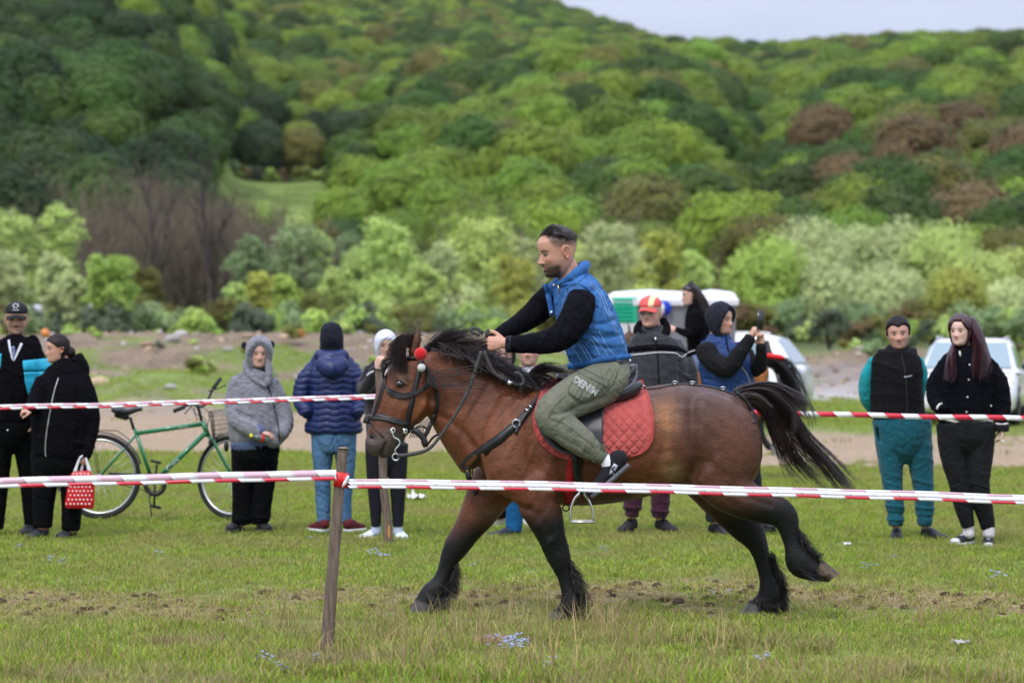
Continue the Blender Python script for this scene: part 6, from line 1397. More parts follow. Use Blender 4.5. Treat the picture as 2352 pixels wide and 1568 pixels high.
bot = thing('bottle', P(590, 1003, Y - .3), 'small cola bottle with yellow cap tucked in the grey fleece pocket', 'bottle')
b = MB(); b.chain([(*P(580, 1001, Y - .30), .008, .008), (*P(585, 1002, Y - .30), .012, .012), (*P(590, 1003.5, Y - .30), .026, .026), (*P(604, 1007, Y - .28), .028, .028), (*P(614, 1010, Y - .26), .027, .027)], seg=16); mesh('bottle_body', b, mat('clear bottle plastic', (.10, .13, .12), rough=.1, spec=.6), bot)
b = MB(); b.chain([(*P(596, 1005, Y - .29), .0285, .0285), (*P(606, 1007.5, Y - .28), .0288, .0288)], seg=16, capl=.05); mesh('wrapper', b, mat('red bottle label', (.55, .02, .02), rough=.4), bot)
b = MB(); b.chain([(*P(574, 999.5, Y - .30), .015, .015), (*P(579, 1001, Y - .30), .016, .016)], seg=12, capl=.2); mesh('cap', b, mat('yellow plastic', (.75, .65, .02), rough=.4), bot)

# ---- 4 person from behind in navy quilted jacket
Y = 23.6; pr = person_new(765, 1222, 'person seen from behind in navy quilted jacket, dark hood and blue jeans', Y)
T4 = [(762, 826, 0, 50, .11), (764, 860, 0, 58, .14), (765, 910, 0, 52, .14), (766, 950, 0, 58, .15), (766, 984, 0, 66, .155)]
A4 = [[(720, 842, 0, 17), (698, 880, 0, 19), (692, 922, -.02, 17), (706, 946, -.10, 15)], [(808, 842, 0, 17), (826, 885, 0, 19), (830, 925, -.02, 17), (818, 946, -.10, 15)]]
L4 = [[(743, 985, 0, 29, .12), (741, 1040, 0, 25, .10), (741, 1090, 0, 19, .08), (742, 1140, .01, 18, .07), (744, 1198, 0, 15, .06)], [(790, 985, 0, 29, .12), (793, 1040, 0, 25, .10), (795, 1090, 0, 19, .08), (790, 1140, .01, 18, .07), (793, 1198, 0, 15, .06)]]
M, o = figure(pr, Y, (762, 820, 0, .98, 176, 0, 0), T4, A4, L4, [], fem=1, neck=[[(762, 800, 0, 17, .055), (762, 822, 0, 19, .06)]])
hood_shell(pr, M, mat('black hood jersey', (.008, .009, .018), rough=.95, n1=(50, .2), bump=(40, .4, .006)), back=True, t=.020, peak=.03)
b = MB(); b.pch(Y, [(762, 780, 0, 27, .095), (762, 800, .01, 28, .10), (762, 822, .01, 33, .11)], seg=18); fuse('hood_drape', b, mat('black hood jersey', (1,)), pr, vox=.009)
NAV = mat('navy quilted nylon', (.0085, .018, .085), rough=.42, spec=.4, n1=(30, .25), bump=(60, .35, .004))
def quiltd(co):
    u, v = pxc(co); n = snoise(co, 7, 44); w = v + 1.8 * np.sin(u * .16 + 1) + 2.4 * n; e = np.abs(((w - 838) / 14.5) % 1 - .5) * 2
    return .010 * (1 - e ** 4) * sm(v, 842, 856) + folds(co, .0025, 1, 45)
b = MB()
for c in [yoke(T4)] + A4: b.pch(Y, c, seg=18, capl=.5)
b.pch(Y, [(762, 808, .01, 26, .085), (762, 822, 0, 36, .10)], seg=16)
J = fuse('quilted_jacket', b, NAV, pr, vox=.008, it=2, disp=quiltd)
b = MB(); b.pch(Y, [(738, 834, -.12, 18, .05), (762, 848, -.17, 22, .06), (788, 834, -.12, 18, .05)], seg=14); b.pch(Y, [(733, 815, -.06, 14, .05), (762, 822, -.10, 18, .06), (790, 815, -.06, 14, .05)], seg=12); fuse('jacket_hood', b, NAV, pr, vox=.009, it=4, disp=lambda co: folds(co, .005, 1, 46, (0, 0, 1)))
def jean(seed, c0=(.055, .13, .25), c1=(.11, .21, .33)):
    def f(co):
        n = snoise(co, 5, seed); n2 = snoise(co, 18, seed + 1); c = np.tile(c0, (len(co), 1)).astype(float); return blend(c, np.clip(.4 + .5 * n + .2 * n2, 0, 1), c1) * (1 + .1 * n2)[:, None]
    return f
b = MB()
for c in L4 + [[(767, 980, 0, 50, .14), (767, 1015, 0, 50, .145), (767, 1035, 0, 46, .13)]]: b.pch(Y, c, seg=16, capl=.2)
JN = mat('blue jeans', attr=True, rough=.9, spec=.12, n1=(200, .15), bump=(200, .25, .001))
Jn = fuse('jeans', b, JN, pr, vox=.008, it=3, disp=fold_fn(.004, 47, Y, [([(743, 1175), (758, 1180)], 2.5, -.008), ([(768, 990), (768, 1045)], 2.5, -.010)]), col=jean(48)); JNB = bvh_of(Jn)
b = MB(); strap(b, [(730, 1005), (735, 1018), (752, 1022), (762, 1014), (762, 1002)], 1.6, JNB, off=.003, th=.002, step=3); strap(b, [(774, 1002), (774, 1014), (786, 1022), (800, 1018), (806, 1005)], 1.6, JNB, off=.003, th=.002, step=3); mesh('pocket_seam', b, mat('dark jeans seam', (.04, .08, .15)), pr)
MAR = mat('maroon suede', (.11, .014, .018), rough=.85, n1=(60, .3))
for x, d in ((748, (-.5, .85, 0)), (796, (.45, .85, 0))): shoe(pr, P(x, 1222, Y - .06), d, (0, 0, 1), L=.25, m_up=MAR, m_sole=WSOLE)

# ---- 5 woman in white hood behind the horse head
Y = 23.0; pr = person_new(885, 1236, 'woman in white hood and black leggings, hand at mouth, behind the horse head', Y)
T5 = [(884, 836, 0, 34, .10), (882, 870, 0, 46, .14), (882, 920, 0, 46, .15), (884, 975, 0, 44, .15), (886, 1025, 0, 44, .15)]
A5 = [[(852, 852, -.02, 18), (834, 895, -.06, 18), (848, 880, -.18, 16), (862, 850, -.24, 13)], [(918, 852, 0, 18), (930, 900, 0, 17), (925, 950, -.05, 15)]]
L5 = [[(864, 1020, 0, 26, .12), (862, 1080, 0, 21, .10), (862, 1130, 0, 17, .08), (864, 1208, 0, 11, .055)], [(912, 1020, 0, 26, .12), (913, 1080, 0, 22, .10), (914, 1130, 0, 18, .08), (914, 1208, 0, 12, .055)]]
M, o = figure(pr, Y, (885, 825, -.02, .90, 12, 4, 0), T5, A5, L5, [dict(w=(866, 845, -.26), d=(.25, -.1, 1), n=(.6, .6, 0), k=.85, curl=.6)], skin=(.58, .35, .27), fem=1, neck=[[(885, 815, .01, 16, .05), (884, 838, .02, 19, .06)]], fk=dict(lips=(.55, .2, .2)))
hood_shell(pr, M, mat('white hood jersey', (.60, .62, .72), rough=.95, n1=(50, .1)), t=.020, face_w=.058, z0=-.03, z1=.175)
J = wear(pr, 'hoodie', Y, [T5] + A5 + [[(885, 828, .02, 24, .08), (884, 842, .02, 32, .10)]], mat('black fleece', (.012, .009, .014), rough=.95, sheen=.2), seed=51)
line_on(pr, 'sleeve_stripe', [(842, 862), (850, 856), (858, 852)], 3, mat('white print', (.75, .75, .73)), bvh_of(J), off=.004)
wear(pr, 'leggings', Y, L5 + [[(888, 1015, 0, 42, .14), (888, 1040, 0, 42, .14)]], mat('black leggings', (.010, .010, .016), rough=.7, spec=.2), seed=52, amp=.002, vox=.008)
b = MB(); 
for x in (864, 914): b.pch(Y, [(x, 1205, 0, 11, .045), (x, 1222, 0, 11, .045)], seg=12)
mesh('socks', b, mat('pale blue sock', (.45, .50, .62), rough=.95), pr)
for x, d in ((866, (-.5, -1, 0)), (912, (.25, -1, 0))): shoe(pr, P(x, 1237, Y + .1), d, (0, 0, 1), L=.25, m_up=mat('white slipper', (.62, .70, .66), rough=.8), m_sole=WSOLE, hgt=.06)

# ---- 6, 7 couple partly hidden behind the horse neck
Y = 24.4; pr = person_new(1155, 1210, 'dark haired woman half hidden behind the galloping horse neck', Y)
T6 = [(1150, 862, 0, 38, .10), (1150, 900, 0, 54, .15), (1150, 960, 0, 56, .17), (1150, 1020, 0, 54, .17)]
A6 = [[(1112, 872, 0, 19), (1098, 920, -.05, 18), (1108, 900, -.2, 16), (1118, 872, -.26, 13)], [(1190, 872, 0, 19), (1200, 920, 0, 18), (1180, 960, -.15, 15)]]
L6 = [[(1128, 1020, 0, 28, .12), (1130, 1080, 0, 24, .10), (1142, 1140, 0, 19, .08), (1150, 1188, 0, 15, .06)], [(1172, 1020, 0, 28, .12), (1180, 1080, 0, 24, .10), (1195, 1140, 0, 19, .08), (1204, 1188, 0, 15, .06)]]
M, o = figure(pr, Y, (1158, 848, -.02, .98, -10, 0, 0), T6, A6, L6, [dict(w=(1120, 868, -.27), d=(.1, -.1, 1), n=(.8, .6, 0), k=.85, curl=.5)], skin=(.62, .36, .29), fem=1, neck=[[(1158, 840, .01, 16, .05), (1154, 862, .02, 19, .06)]])
hair_cap(pr, M, mat('black hair', (.008, .007, .008), rough=.4, spec=.4, n1=(40, .3)), t=.024, line=lambda x, y, z: np.maximum(z - (.155 + .35 * np.clip(y - .01, 0, .1)), -y - .0 + (z - .02) * .3))
wear(pr, 'blouse', Y, [T6] + A6, mat('white pink blouse', (.50, .42, .44), rough=.9, n1=(12, .4)), seed=61, vox=.011)
wear(pr, 'trousers', Y, L6 + [[(1150, 1015, 0, 50, .16), (1150, 1040, 0, 48, .15)]], BLKP, seed=62, vox=.012)
for x, d in ((1152, (-.9, -.5, 0)), (1200, (.3, -1, 0))): shoe(pr, P(x + 4, 1211, Y + .05), d, (0, 0, 1), L=.26, m_up=mat('white canvas', (.6, .6, .58), rough=.8, n1=(60, .2)), m_sole=WSOLE)
Y = 23.2; pr = person_new(1215, 1236, 'man in white jacket with black collar behind the horse withers', Y)
T7 = [(1215, 866, 0, 42, .12), (1214, 900, 0, 62, .17), (1213, 960, 0, 60, .18), (1212, 1020, 0, 56, .17)]
A7 = [[(1172, 880, 0, 20), (1160, 930, 0, 19), (1164, 985, -.05, 16)], [(1258, 880, 0, 20), (1270, 930, 0, 19), (1264, 985, -.05, 16)]]
L7 = [[(1190, 1020, 0, 30, .13), (1188, 1080, 0, 25, .11), (1184, 1140, 0, 21, .09), (1180, 1218, 0, 19, .07)], [(1238, 1020, .05, 30, .13), (1242, 1080, .05, 25, .11), (1246, 1140, .05, 21, .09), (1250, 1215, .05, 18, .07)]]
M, o = figure(pr, Y, (1215, 840, -.02, 1.05, -8, 0, 0), T7, A7, L7, [], skin=(.58, .33, .26), neck=[[(1215, 832, .01, 19, .06), (1215, 860, .02, 21, .065)]], fk=dict(shadow=.3))
J = wear(pr, 'jacket', Y, [T7] + A7, mat('white patterned jacket', (.50, .52, .55), rough=.8, n1=(10, .4)), seed=71, vox=.010); JB = bvh_of(J)
b = MB(); strap(b, [(1190, 846), (1196, 868), (1212, 888)], [10, 11, 5], [JB], off=.01, Y=Y - .15); strap(b, [(1238, 846), (1232, 868), (1216, 888)], [10, 11, 5], [JB], off=.01, Y=Y - .15); mesh('collar', b, BLKP, pr)
b = MB(); strap(b, [(1214, 862), (1215, 885)], [20, 8], [JB], off=.004, Y=Y - .1); mesh('shirt', b, mat('royal blue shirt', (.02, .10, .42)), pr)
hair_cap(pr, M, mat('grey hair', (.10, .095, .09)), t=.008)
b = MB()
for c in L7 + [[(1214, 1015, 0, 54, .165), (1214, 1040, 0, 52, .16)]]: b.pch(Y, c, seg=16, capl=.2)
fuse('jeans', b, JN, pr, vox=.010, disp=fold_fn(.006, 73, Y), col=jean(74, (.008, .075, .20), (.015, .11, .27)))
shoe(pr, P(1192, 1237, Y + .0), (-1, -.35, 0), (0, 0, 1), L=.27, m_up=mat('navy trainer', (.018, .022, .04), rough=.7), m_sole=WSOLE); shoe(pr, P(1252, 1236, Y + .15), (.3, -1, 0), (0, 0, 1), L=.27, m_up=mat('navy trainer', (.018, .022, .04)), m_sole=WSOLE)

# ---- 8 man with red cap
Y = 23.7; pr = person_new(1490, 1222, 'man in red and yellow cap, glasses and dark grey fleece, standing behind the saddle', Y)
T8 = [(1503, 786, 0, 60, .15), (1507, 812, 0, 72, .18), (1510, 850, 0, 78, .21), (1508, 900, 0, 76, .22), (1504, 950, 0, 68, .21)]
A8 = [[(1554, 802, 0, 22), (1578, 850, 0, 25), (1580, 905, -.02, 22), (1572, 955, -.06, 18)], [(1456, 800, 0, 20), (1440, 850, 0, 24), (1438, 905, -.02, 22), (1442, 955, -.06, 18)]]
L8 = [[(1474, 950, 0, 36, .15), (1464, 1040, 0, 30, .12), (1456, 1110, 0, 25, .10), (1452, 1160, 0, 21, .085), (1451, 1184, 0, 16, .065)], [(1530, 950, 0, 36, .15), (1524, 1040, 0, 30, .12), (1518, 1110, 0, 24, .10), (1516, 1160, 0, 21, .085), (1514, 1186, 0, 17, .065)]]
M, o = figure(pr, Y, (1494, 752, -.03, 1.03, -22, 2, 0), T8, A8, L8, [dict(w=(1572, 960, -.07), d=(0, 0, -1), n=(-1, 0, 0)), ], skin=(.60, .33, .26), neck=[[(1496, 745, .01, 21, .065), (1498, 772, .02, 24, .07)]], fk=dict(shadow=.15, brow=(.25, .2, .17), lips=(.45, .2, .18)))
GF = mat('charcoal fleece', (.035, .036, .042), rough=1, spec=.05, sheen=.2, n1=(18, .2), bump=(120, .5, .003))
G = [([(1509, 790), (1512, 860), (1514, 940)], 2, -.006), ([(1560, 830), (1562, 890)], 3.5, -.012), ([(1570, 860), (1590, 870)], 3, .007)]
J = wear(pr, 'fleece_jacket', Y, [T8] + A8 + [[(1496, 752, .03, 28, .10), (1498, 772, .02, 42, .12)]], GF, seed=81, amp=.0095, grooves=G); JB = bvh_of(J)
b = MB(); b.pch(Y, [(1472, 744, .06, 10, .05), (1466, 760, .02, 13, .06), (1482, 774, -.07, 11, .05), (1504, 782, -.12, 8, .035)], seg=12); b.pch(Y, [(1524, 738, .06, 10, .06), (1530, 756, .02, 12, .06), (1522, 772, -.06, 11, .05), (1508, 782, -.11, 8, .04)], seg=12); b.pch(Y, [(1474, 755, .10, 10, .05), (1500, 752, .14, 12, .05), (1526, 755, .10, 9, .05)], seg=12); fuse('jacket_hood', b, BLKC, pr, vox=.009)
line_on(pr, 'chest_band', [(1440, 804), (1470, 800), (1512, 797), (1550, 800), (1578, 812), (1594, 804)], 14, BLKC, JB); line_on(pr, 'piping', [(1440, 816), (1480, 812), (1512, 809), (1552, 811), (1566, 820), (1580, 810), (1596, 804)], 2.4, mat('white piping', (.6, .6, .6)), JB, off=.006)
line_on(pr, 'zipper', [(1505, 778), (1510, 810), (1513, 870), (1515, 945)], 2.4, BLKP, JB, off=.006); line_on(pr, 'zip_pull', [(1505, 774), (1506, 783)], 4, STEEL, JB, off=.009)
c8 = cap(pr, M, mat('red cap cloth', (.66, .10, .085), rough=.8, n1=(60, .1)), mb=mat('red cap cloth', ()))
b = MB(); g = head_grid(M, off=lambda x, y, z: np.where((z > .16) & (x > .012) & (x < .05) & (y > -.05), .0125 + .006 * sm(z, .16, .2), -.007), face=False, nt=120, nz=80); mesh('yellow_panel', g, mat('yellow cap cloth', (.80, .62, .36), rough=.8), c8)
b = MB(); 
for s in (-1, 1):
    c = M @ Vector((s * .032, -.098, .116)); b.torus(c, .020, .0018, ax=tuple(M.to_3x3() @ Vector((s * .25, -1, 0))), nu=20, nv=5); b.tube([M @ Vector((s * .052, -.094, .12)), M @ Vector((s * .08, -.05, .122)), M @ Vector((s * .084, .0, .12))], .0018, seg=5)
b.tube([M @ Vector((-.012, -.102, .118)), M @ Vector((.012, -.102, .118))], .0018, seg=5); gl = mesh('glasses', b, mat('silver frame', (.5, .5, .5), metal=1, rough=.3), pr)
b = MB()
for s in (-1, 1): b.ell(M @ Vector((s * .032, -.098, .116)), (.020, .0015, .018), M.to_3x3(), nu=16, nv=8)
mesh('lens', b, mat('tinted lens', (.10, .085, .08), rough=.08, spec=.6, alpha=.55), gl)
g = head_grid(M, off=lambda x, y, z: np.where((z > .085) & (z < .17) & (y < .008), .006, -.008), face=False, nt=72, nz=60); mesh('hair', g, mat('white grey hair', (.38, .36, .34), rough=.85, n1=(80, .3)), pr)
wear(pr, 'trousers', Y, L8 + [[(1504, 945, 0, 66, .2), (1504, 975, 0, 62, .19)]], mat('maroon sweatpants', (.050, .010, .028), rough=.95, sheen=.15), seed=82, amp=.0095, grooves=[([(1430, 1164), (1472, 1166)], 3, .012), ([(1433, 1174), (1470, 1176)], 2.5, -.012), ([(1496, 1172), (1536, 1174)], 3, .012)])
for x, d in ((1456, (-.45, -1, 0)), (1513, (.45, -1, 0))): shoe(pr, P(x, 1224, Y + .12), d, (0, 0, 1), L=.29, m_up=mat('black suede boot', (.018, .017, .018), rough=.85, n1=(40, .4)), m_sole=DSOLE, hgt=.11)

# ---- 9 filming man in hood
Y = 23.3; pr = person_new(1650, 1228, 'man in dark hood and navy padded vest filming with a phone', Y)
T10 = [(1652, 796, 0, 50, .13), (1664, 830, 0, 62, .17), (1672, 870, 0, 62, .18), (1676, 920, 0, 60, .18), (1676, 960, 0, 56, .17)]
A10 = [[(1622, 806, -.10, 24), (1640, 830, -.16, 24), (1672, 845, -.22, 22), (1698, 812, -.24, 18), (1722, 778, -.24, 14)], [(1712, 815, .02, 20), (1738, 848, -.05, 19), (1748, 825, -.16, 15), (1748, 795, -.22, 12)]]
L10 = [[(1648, 965, 0, 32, .14), (1642, 1040, 0, 27, .11), (1638, 1110, 0, 22, .09), (1637, 1196, 0, 16, .07)], [(1704, 965, .1, 32, .14), (1716, 1040, .15, 27, .11), (1728, 1110, .2, 22, .09), (1735, 1190, .25, 16, .07)]]
M, o = figure(pr, Y, (1658, 769, -.03, .97, 55, -2, 0), T10, A10, L10, [dict(w=(1722, 776, -.24), d=(.45, 0, .9), n=(.75, .3, -.3), k=.95, thumb=1, curl=.75), dict(w=(1748, 794, -.22), d=(-.05, 0, 1), n=(-.5, -.6, 0), k=.95, thumb=-1, curl=.75)], skin=(.56, .31, .22), neck=[[(1652, 758, .01, 19, .06), (1650, 785, .02, 21, .065)]], fk=dict(shadow=.35))
hood_shell(pr, M, mat('black blue hood jersey', (.012, .013, .022), rough=.95, n1=(50, .2)), t=.036, face_w=.064, z0=-.04, z1=.19, fmin=.06)
NV = mat('navy padded vest', (.012, .042, .150), rough=.6, spec=.3, n1=(14, .2), bump=(40, .4, .004))
V10 = wear(pr, 'vest', Y, [T10, [(1628, 800, -.06, 18, .07), (1640, 830, -.06, 22, .08)], [(1652, 770, .02, 27, .09), (1652, 792, .01, 38, .11)]], NV, seed=101, amp=.0095, grooves=[([(1668, 780), (1674, 805)], 3, -.008), ([(1620, 870), (1700, 880), (1735, 870)], 3, -.008), ([(1620, 900), (1700, 910), (1735, 900)], 3, -.008)]); JB = bvh_of(V10)
line_on(pr, 'zipper', [(1668, 775), (1672, 800), (1680, 815)], 3, BLKP, JB, off=.005); line_on(pr, 'piping', [(1702, 840), (1716, 860), (1724, 885)], 2, mat('grey piping', (.35, .35, .4)), JB, off=.005)
wear(pr, 'sleeves', Y, A10, mat('black blue sleeve jersey', (.0045, .0042, .006), rough=.95), seed=103, amp=.0095, grooves=[([(1650, 810), (1670, 835)], 3, -.01), ([(1640, 830), (1665, 850)], 3, .008)])
wear(pr, 'trousers', Y, L10 + [[(1676, 955, 0, 54, .17), (1676, 985, 0, 52, .16)]], NAVYT, seed=104)
shoe(pr, P(1634, 1231, Y + .1), (.55, -1, 0), (0, 0, 1), L=.29, m_up=BSHOE, m_sole=DSOLE, laces=mat('black laces', (.008, .008, .009))); shoe(pr, P(1732, 1215, Y + .35), (.5, -1, 0), (0, 0, 1), L=.29, m_up=BSHOE, m_sole=DSOLE)
ph = thing('phone', P(1746, 730, Y - .26), 'dark smartphone held up by the hooded man filming', 'phone')
b = MB(); Rp = Matrix.Rotation(.5, 3, 'Z') @ Matrix.Rotation(.05, 3, 'Y'); b.box(P(1746, 735, Y - .25), (.026, .005, .074), Rp); mesh('phone_body', b, mat('phone dark glass', (.02, .022, .024), rough=.2, spec=.5), ph)
b = MB(); b.box(P(1741, 735, Y - .25), (.005, .0055, .0745), Rp); mesh('phone_edge', b, mat('phone silver edge', (.5, .5, .48), rough=.3, metal=.6), ph)
b = MB(); b.ell(P(1745, 721, Y - .258), (.005, .002, .005)); b.ell(P(1745, 725, Y - .258), (.005, .002, .005)); mesh('camera_lens', b, mat('lens black', (.005, .005, .006), rough=.05), ph)

# ---- 10 man in teal
Y = 22.9; pr = person_new(2075, 1238, 'dark haired man in black vest with teal sleeves and teal sweatpants', Y)
T11 = [(2060, 822, 0, 57, .135), (2060, 845, 0, 60, .16), (2060, 895, 0, 60, .17), (2062, 955, 0, 64, .18)]
A11 = [[(2008, 830, .03, 14), (1992, 865, .05, 17), (1990, 910, .08, 17), (2010, 945, .16, 14)], [(2108, 828, .03, 13), (2116, 860, .05, 15), (2110, 910, .1, 14), (2095, 945, .18, 13)]]
L11 = [[(2040, 965, 0, 36, .15), (2044, 1040, 0, 31, .12), (2050, 1110, 0, 24, .10), (2056, 1170, 0, 21, .085), (2057, 1205, 0, 17, .07)], [(2104, 965, 0, 36, .15), (2112, 1040, 0, 31, .12), (2120, 1110, 0, 25, .10), (2124, 1170, 0, 21, .085), (2124, 1205, 0, 17, .07)]]
M, o = figure(pr, Y, (2065, 802, -.03, 1.04, -6, 4, -3), T11, A11, L11, [dict(w=(2055, 955, .2), d=(1, 0, -.2), n=(0, -1, 0))], skin=(.58, .32, .24), neck=[[(2064, 795, .01, 19, .06), (2062, 818, .02, 22, .065)]], fk=dict(shadow=.5, brow=(.02, .015, .012), lips=(.46, .2, .18)))
hair_cap(pr, M, mat('black short hair', (.007, .0055, .0055), rough=.55, spec=.2, n1=(90, .4)), t=.014, line=lambda x, y, z: z - (.145 + .36 * np.clip(y + .0, 0, .1) - .045 * (np.abs(x) > .066) * (y < .02) - .3 * np.clip(-y, 0, .1) - .010 * np.cos(x * 70)))
b = MB(); hair_strands(b, M, lambda x, y, z: float(sm(np.array(z - (.140 + .36 * max(0, min(.1, y)))), -.004, .02)), 1100, .022, seed=9, w=.0016, up=.5, back=.5); mesh('hair_strands', b, mat('black short hair', (1,)), pr, smooth=False)
V11 = wear(pr, 'vest', Y, [T11, [(2018, 818, 0, 16, .07), (2104, 814, 0, 16, .07)], [(2062, 796, .03, 26, .085), (2062, 815, .01, 40, .11)]], mat('black softshell', (.0045, .004, .005), rough=.8, spec=.15, n1=(12, .2)), seed=111, amp=.007, grooves=[([(2075, 815), (2082, 870), (2084, 950)], 2, -.005), ([(2032, 870), (2030, 950)], 3, -.008), ([(2010, 830), (2060, 850)], 4, .006)]); JB = bvh_of(V11)
TE = mat('teal jersey', (.004, .24, .27), rough=.9, sheen=.15, n1=(30, .12)); wear(pr, 'sleeves', Y, A11, TE, seed=112, amp=.0095)
line_on(pr, 'chest_logo', [(2077, 865), (2080, 865)], 4, mat('blue logo', (.3, .45, .7)), JB, off=.003, th=.001); line_on(pr, 'chest_mark', [(2080, 866), (2095, 862)], 2.2, mat('pale print', (.5, .5, .52)), JB, off=.003, th=.001); line_on(pr, 'zipper', [(2070, 815), (2080, 860), (2084, 950)], 1.3, mat('grey zip', (.04, .04, .045)), JB, off=.002)
P11 = wear(pr, 'sweatpants', Y, L11 + [[(2072, 955, 0, 62, .175), (2073, 985, 0, 62, .18), (2075, 1012, 0, 58, .17)]], mat('petrol blue jersey', (.006, .088, .125), rough=.95, sheen=.12, n1=(40, .1), bump=(200, .2, .001)), seed=113, amp=.0095, grooves=[([(2014, 985), (2018, 1005), (2020, 1012)], 4, -.02), ([(2034, 1160), (2075, 1164)], 3, .01), ([(2036, 1178), (2075, 1180)], 3, -.01), ([(2038, 1192), (2076, 1194)], 3, .01), ([(2104, 1165), (2144, 1168)], 3, .01), ([(2106, 1185), (2144, 1187)], 3, -.01), ([(2030, 1105), (2070, 1118)], 3, .007), ([(2100, 1100), (2140, 1112)], 3, .007)])
PB_ = bvh_of(P11); b = MB(); strap(b, [(2013, 975), (2015, 995), (2019, 1012)], [2, 5, 1], PB_, off=.003); mesh('pocket', b, BLKP, pr)
b = MB(); text_px(b, 'Bo Bo', 2116, 1004, 9, 0, PB_, off=.003, Y=Y - .2); mesh('lettering', b, mat('dark print', (.004, .03, .05)), pr)
for x, d in ((2060, (-.15, -1, 0)), (2122, (.55, -1, 0))): shoe(pr, P(x, 1240, Y + .13), d, (0, 0, 1), L=.29, m_up=BSHOE, m_sole=mat('dim white sole', (.35, .35, .35), rough=.8) if x < 2100 else DSOLE)

# ---- 11 woman in black varsity jacket
Y = 22.3; pr = person_new(2240, 1256, 'woman with long dark red hair in black varsity jacket holding a cigarette', Y)
T12 = [(2220, 820, 0, 55, .12), (2218, 850, 0, 66, .15), (2216, 900, 0, 70, .17), (2216, 945, 0, 66, .17), (2216, 966, 0, 62, .165)]
A12 = [[(2264, 836, 0, 20), (2290, 880, 0, 25), (2300, 930, -.02, 22), (2301, 978, -.06, 17)], [(2172, 838, 0, 18), (2148, 880, 0, 20), (2146, 915, -.05, 17), (2162, 940, -.14, 14)]]
L12 = [[(2186, 975, 0, 36, .15), (2190, 1040, 0, 33, .12), (2204, 1110, 0, 25, .095), (2212, 1160, 0, 21, .08), (2224, 1208, 0, 15, .055)], [(2252, 975, 0, 36, .15), (2246, 1040, 0, 36, .125), (2246, 1110, -.02, 27, .10), (2258, 1160, 0, 22, .085), (2270, 1212, .02, 16, .055)]]
M, o = figure(pr, Y, (2206, 793, -.03, .94, -30, 3, 0), T12, A12, L12, [dict(w=(2301, 980, -.07), d=(-.05, -.05, -1), n=(-1, 0, .1), k=.9, curl=.45, thumb=1)], skin=(.68, .44, .36), fem=1, neck=[[(2210, 785, .01, 16, .052), (2216, 815, .02, 20, .06)]], fk=dict(brow=(.05, .02, .02), lips=(.50, .16, .16)))
RH = mat('dark red hair', (.034, .0075, .011), rough=.38, spec=.5, n1=(20, .4, (6, 1, 1)), bump=(120, .5, .003))
hair_cap(pr, M, RH, t=.018, line=lambda x, y, z: np.maximum(z - (.176 + .18 * np.clip(y - .01, 0, .1) - 1.6 * np.clip(np.abs(x - .008) - .030, 0, .1)), -y * .9 + .022))
J = wear(pr, 'varsity_jacket', Y, [T12] + A12 + [[(2216, 805, .03, 24, .08), (2218, 820, .01, 34, .10)]], mat('black wool', (.0036, .0038, .006), rough=.95, spec=.08, n1=(60, .15), bump=(200, .3, .001)), seed=121, amp=.0095, grooves=[([(2264, 850), (2258, 910), (2262, 950)], 4, -.012), ([(2224, 830), (2222, 900), (2218, 960)], 2, -.006), ([(2290, 860), (2296, 920)], 4, .006), ([(2162, 860), (2164, 920)], 4, -.010)]); JB = bvh_of(J)
b = MB(); gl_ = [[P(2192, 782, Y), P(2185, 802, Y - .06), P(2178, 832, Y - .16), P(2172, 868, Y - .20)], [P(2198, 788, Y), P(2192, 806, Y - .08), P(2190, 835, Y - .17), P(2186, 872, Y - .21)]]
gr_ = [[P(2222, 732, Y - .07), P(2234, 752, Y - .06), P(2236, 800, Y - .10), P(2234, 868, Y - .20)], [P(2226, 732, Y - .02), P(2244, 762, Y - .03), P(2256, 815, Y - .10), P(2252, 868, Y - .18)], [P(2222, 734, Y + .05), P(2250, 772, Y + .06), P(2270, 818, Y - .02), P(2272, 852, Y - .10)]]
strands(b, gl_, 420, w=(.0028, .0006), jit=.012, seed=121, nclump=20, wave=.003); strands(b, gr_, 1100, w=(.003, .0006), jit=.010, seed=122, clump=.3, nclump=30, wave=.003)
b.pch(Y, [(2228, 738, .0, 14, .06), (2240, 765, -.01, 17, .07), (2250, 800, -.02, 19, .07), (2258, 832, -.07, 18, .05), (2254, 858, -.12, 9, .03)], seg=14); b.pch(Y, [(2194, 788, -.02, 5, .02), (2185, 810, -.08, 8, .03), (2179, 838, -.15, 8, .03), (2177, 860, -.17, 4, .02)], seg=12); mesh('long_hair', b, RH, pr, smooth=False)
WR = mat('white knit rib', (.62, .60, .56), rough=.95)
b = MB(); strap(b, [(2172, 963), (2206, 971)], 5, JB, off=.004, Y=Y - .16); strap(b, [(2232, 972), (2282, 966)], 5, JB, off=.004, Y=Y - .16); strap(b, [(2287, 972), (2301, 975), (2316, 972)], 5, JB, off=.004, Y=Y - .12); strap(b, [(2152, 940), (2155, 930), (2164, 925)], 4, JB, off=.004, Y=Y - .2); strap(b, [(2204, 806), (2206, 818)], 4, JB, off=.004, Y=Y - .1); mesh('white_stripe', b, WR, pr)
b = MB(); b.pch(Y, [(2301, 976, -.06, 17.5, .06), (2301, 990, -.065, 16.5, .055)], seg=16, capl=.05); b.pch(Y, [(2216, 962, 0, 62, .168), (2217, 980, 0, 59, .162)], seg=20, capl=.05); mesh('ribbed_cuff', b, mat('black ribbing', (.009, .009, .012), rough=.95, n1=(150, .3)), pr)
for x, y in ((2227, 838), (2225, 872), (2222, 912), (2220, 946), (2276, 932)): 
    h_ = hit(x, y, JB); b = MB(); b.ell(h_ + Vector((0, -.003, 0)), (.008, .003, .008)); mesh('snap_button', b, STEEL, pr)
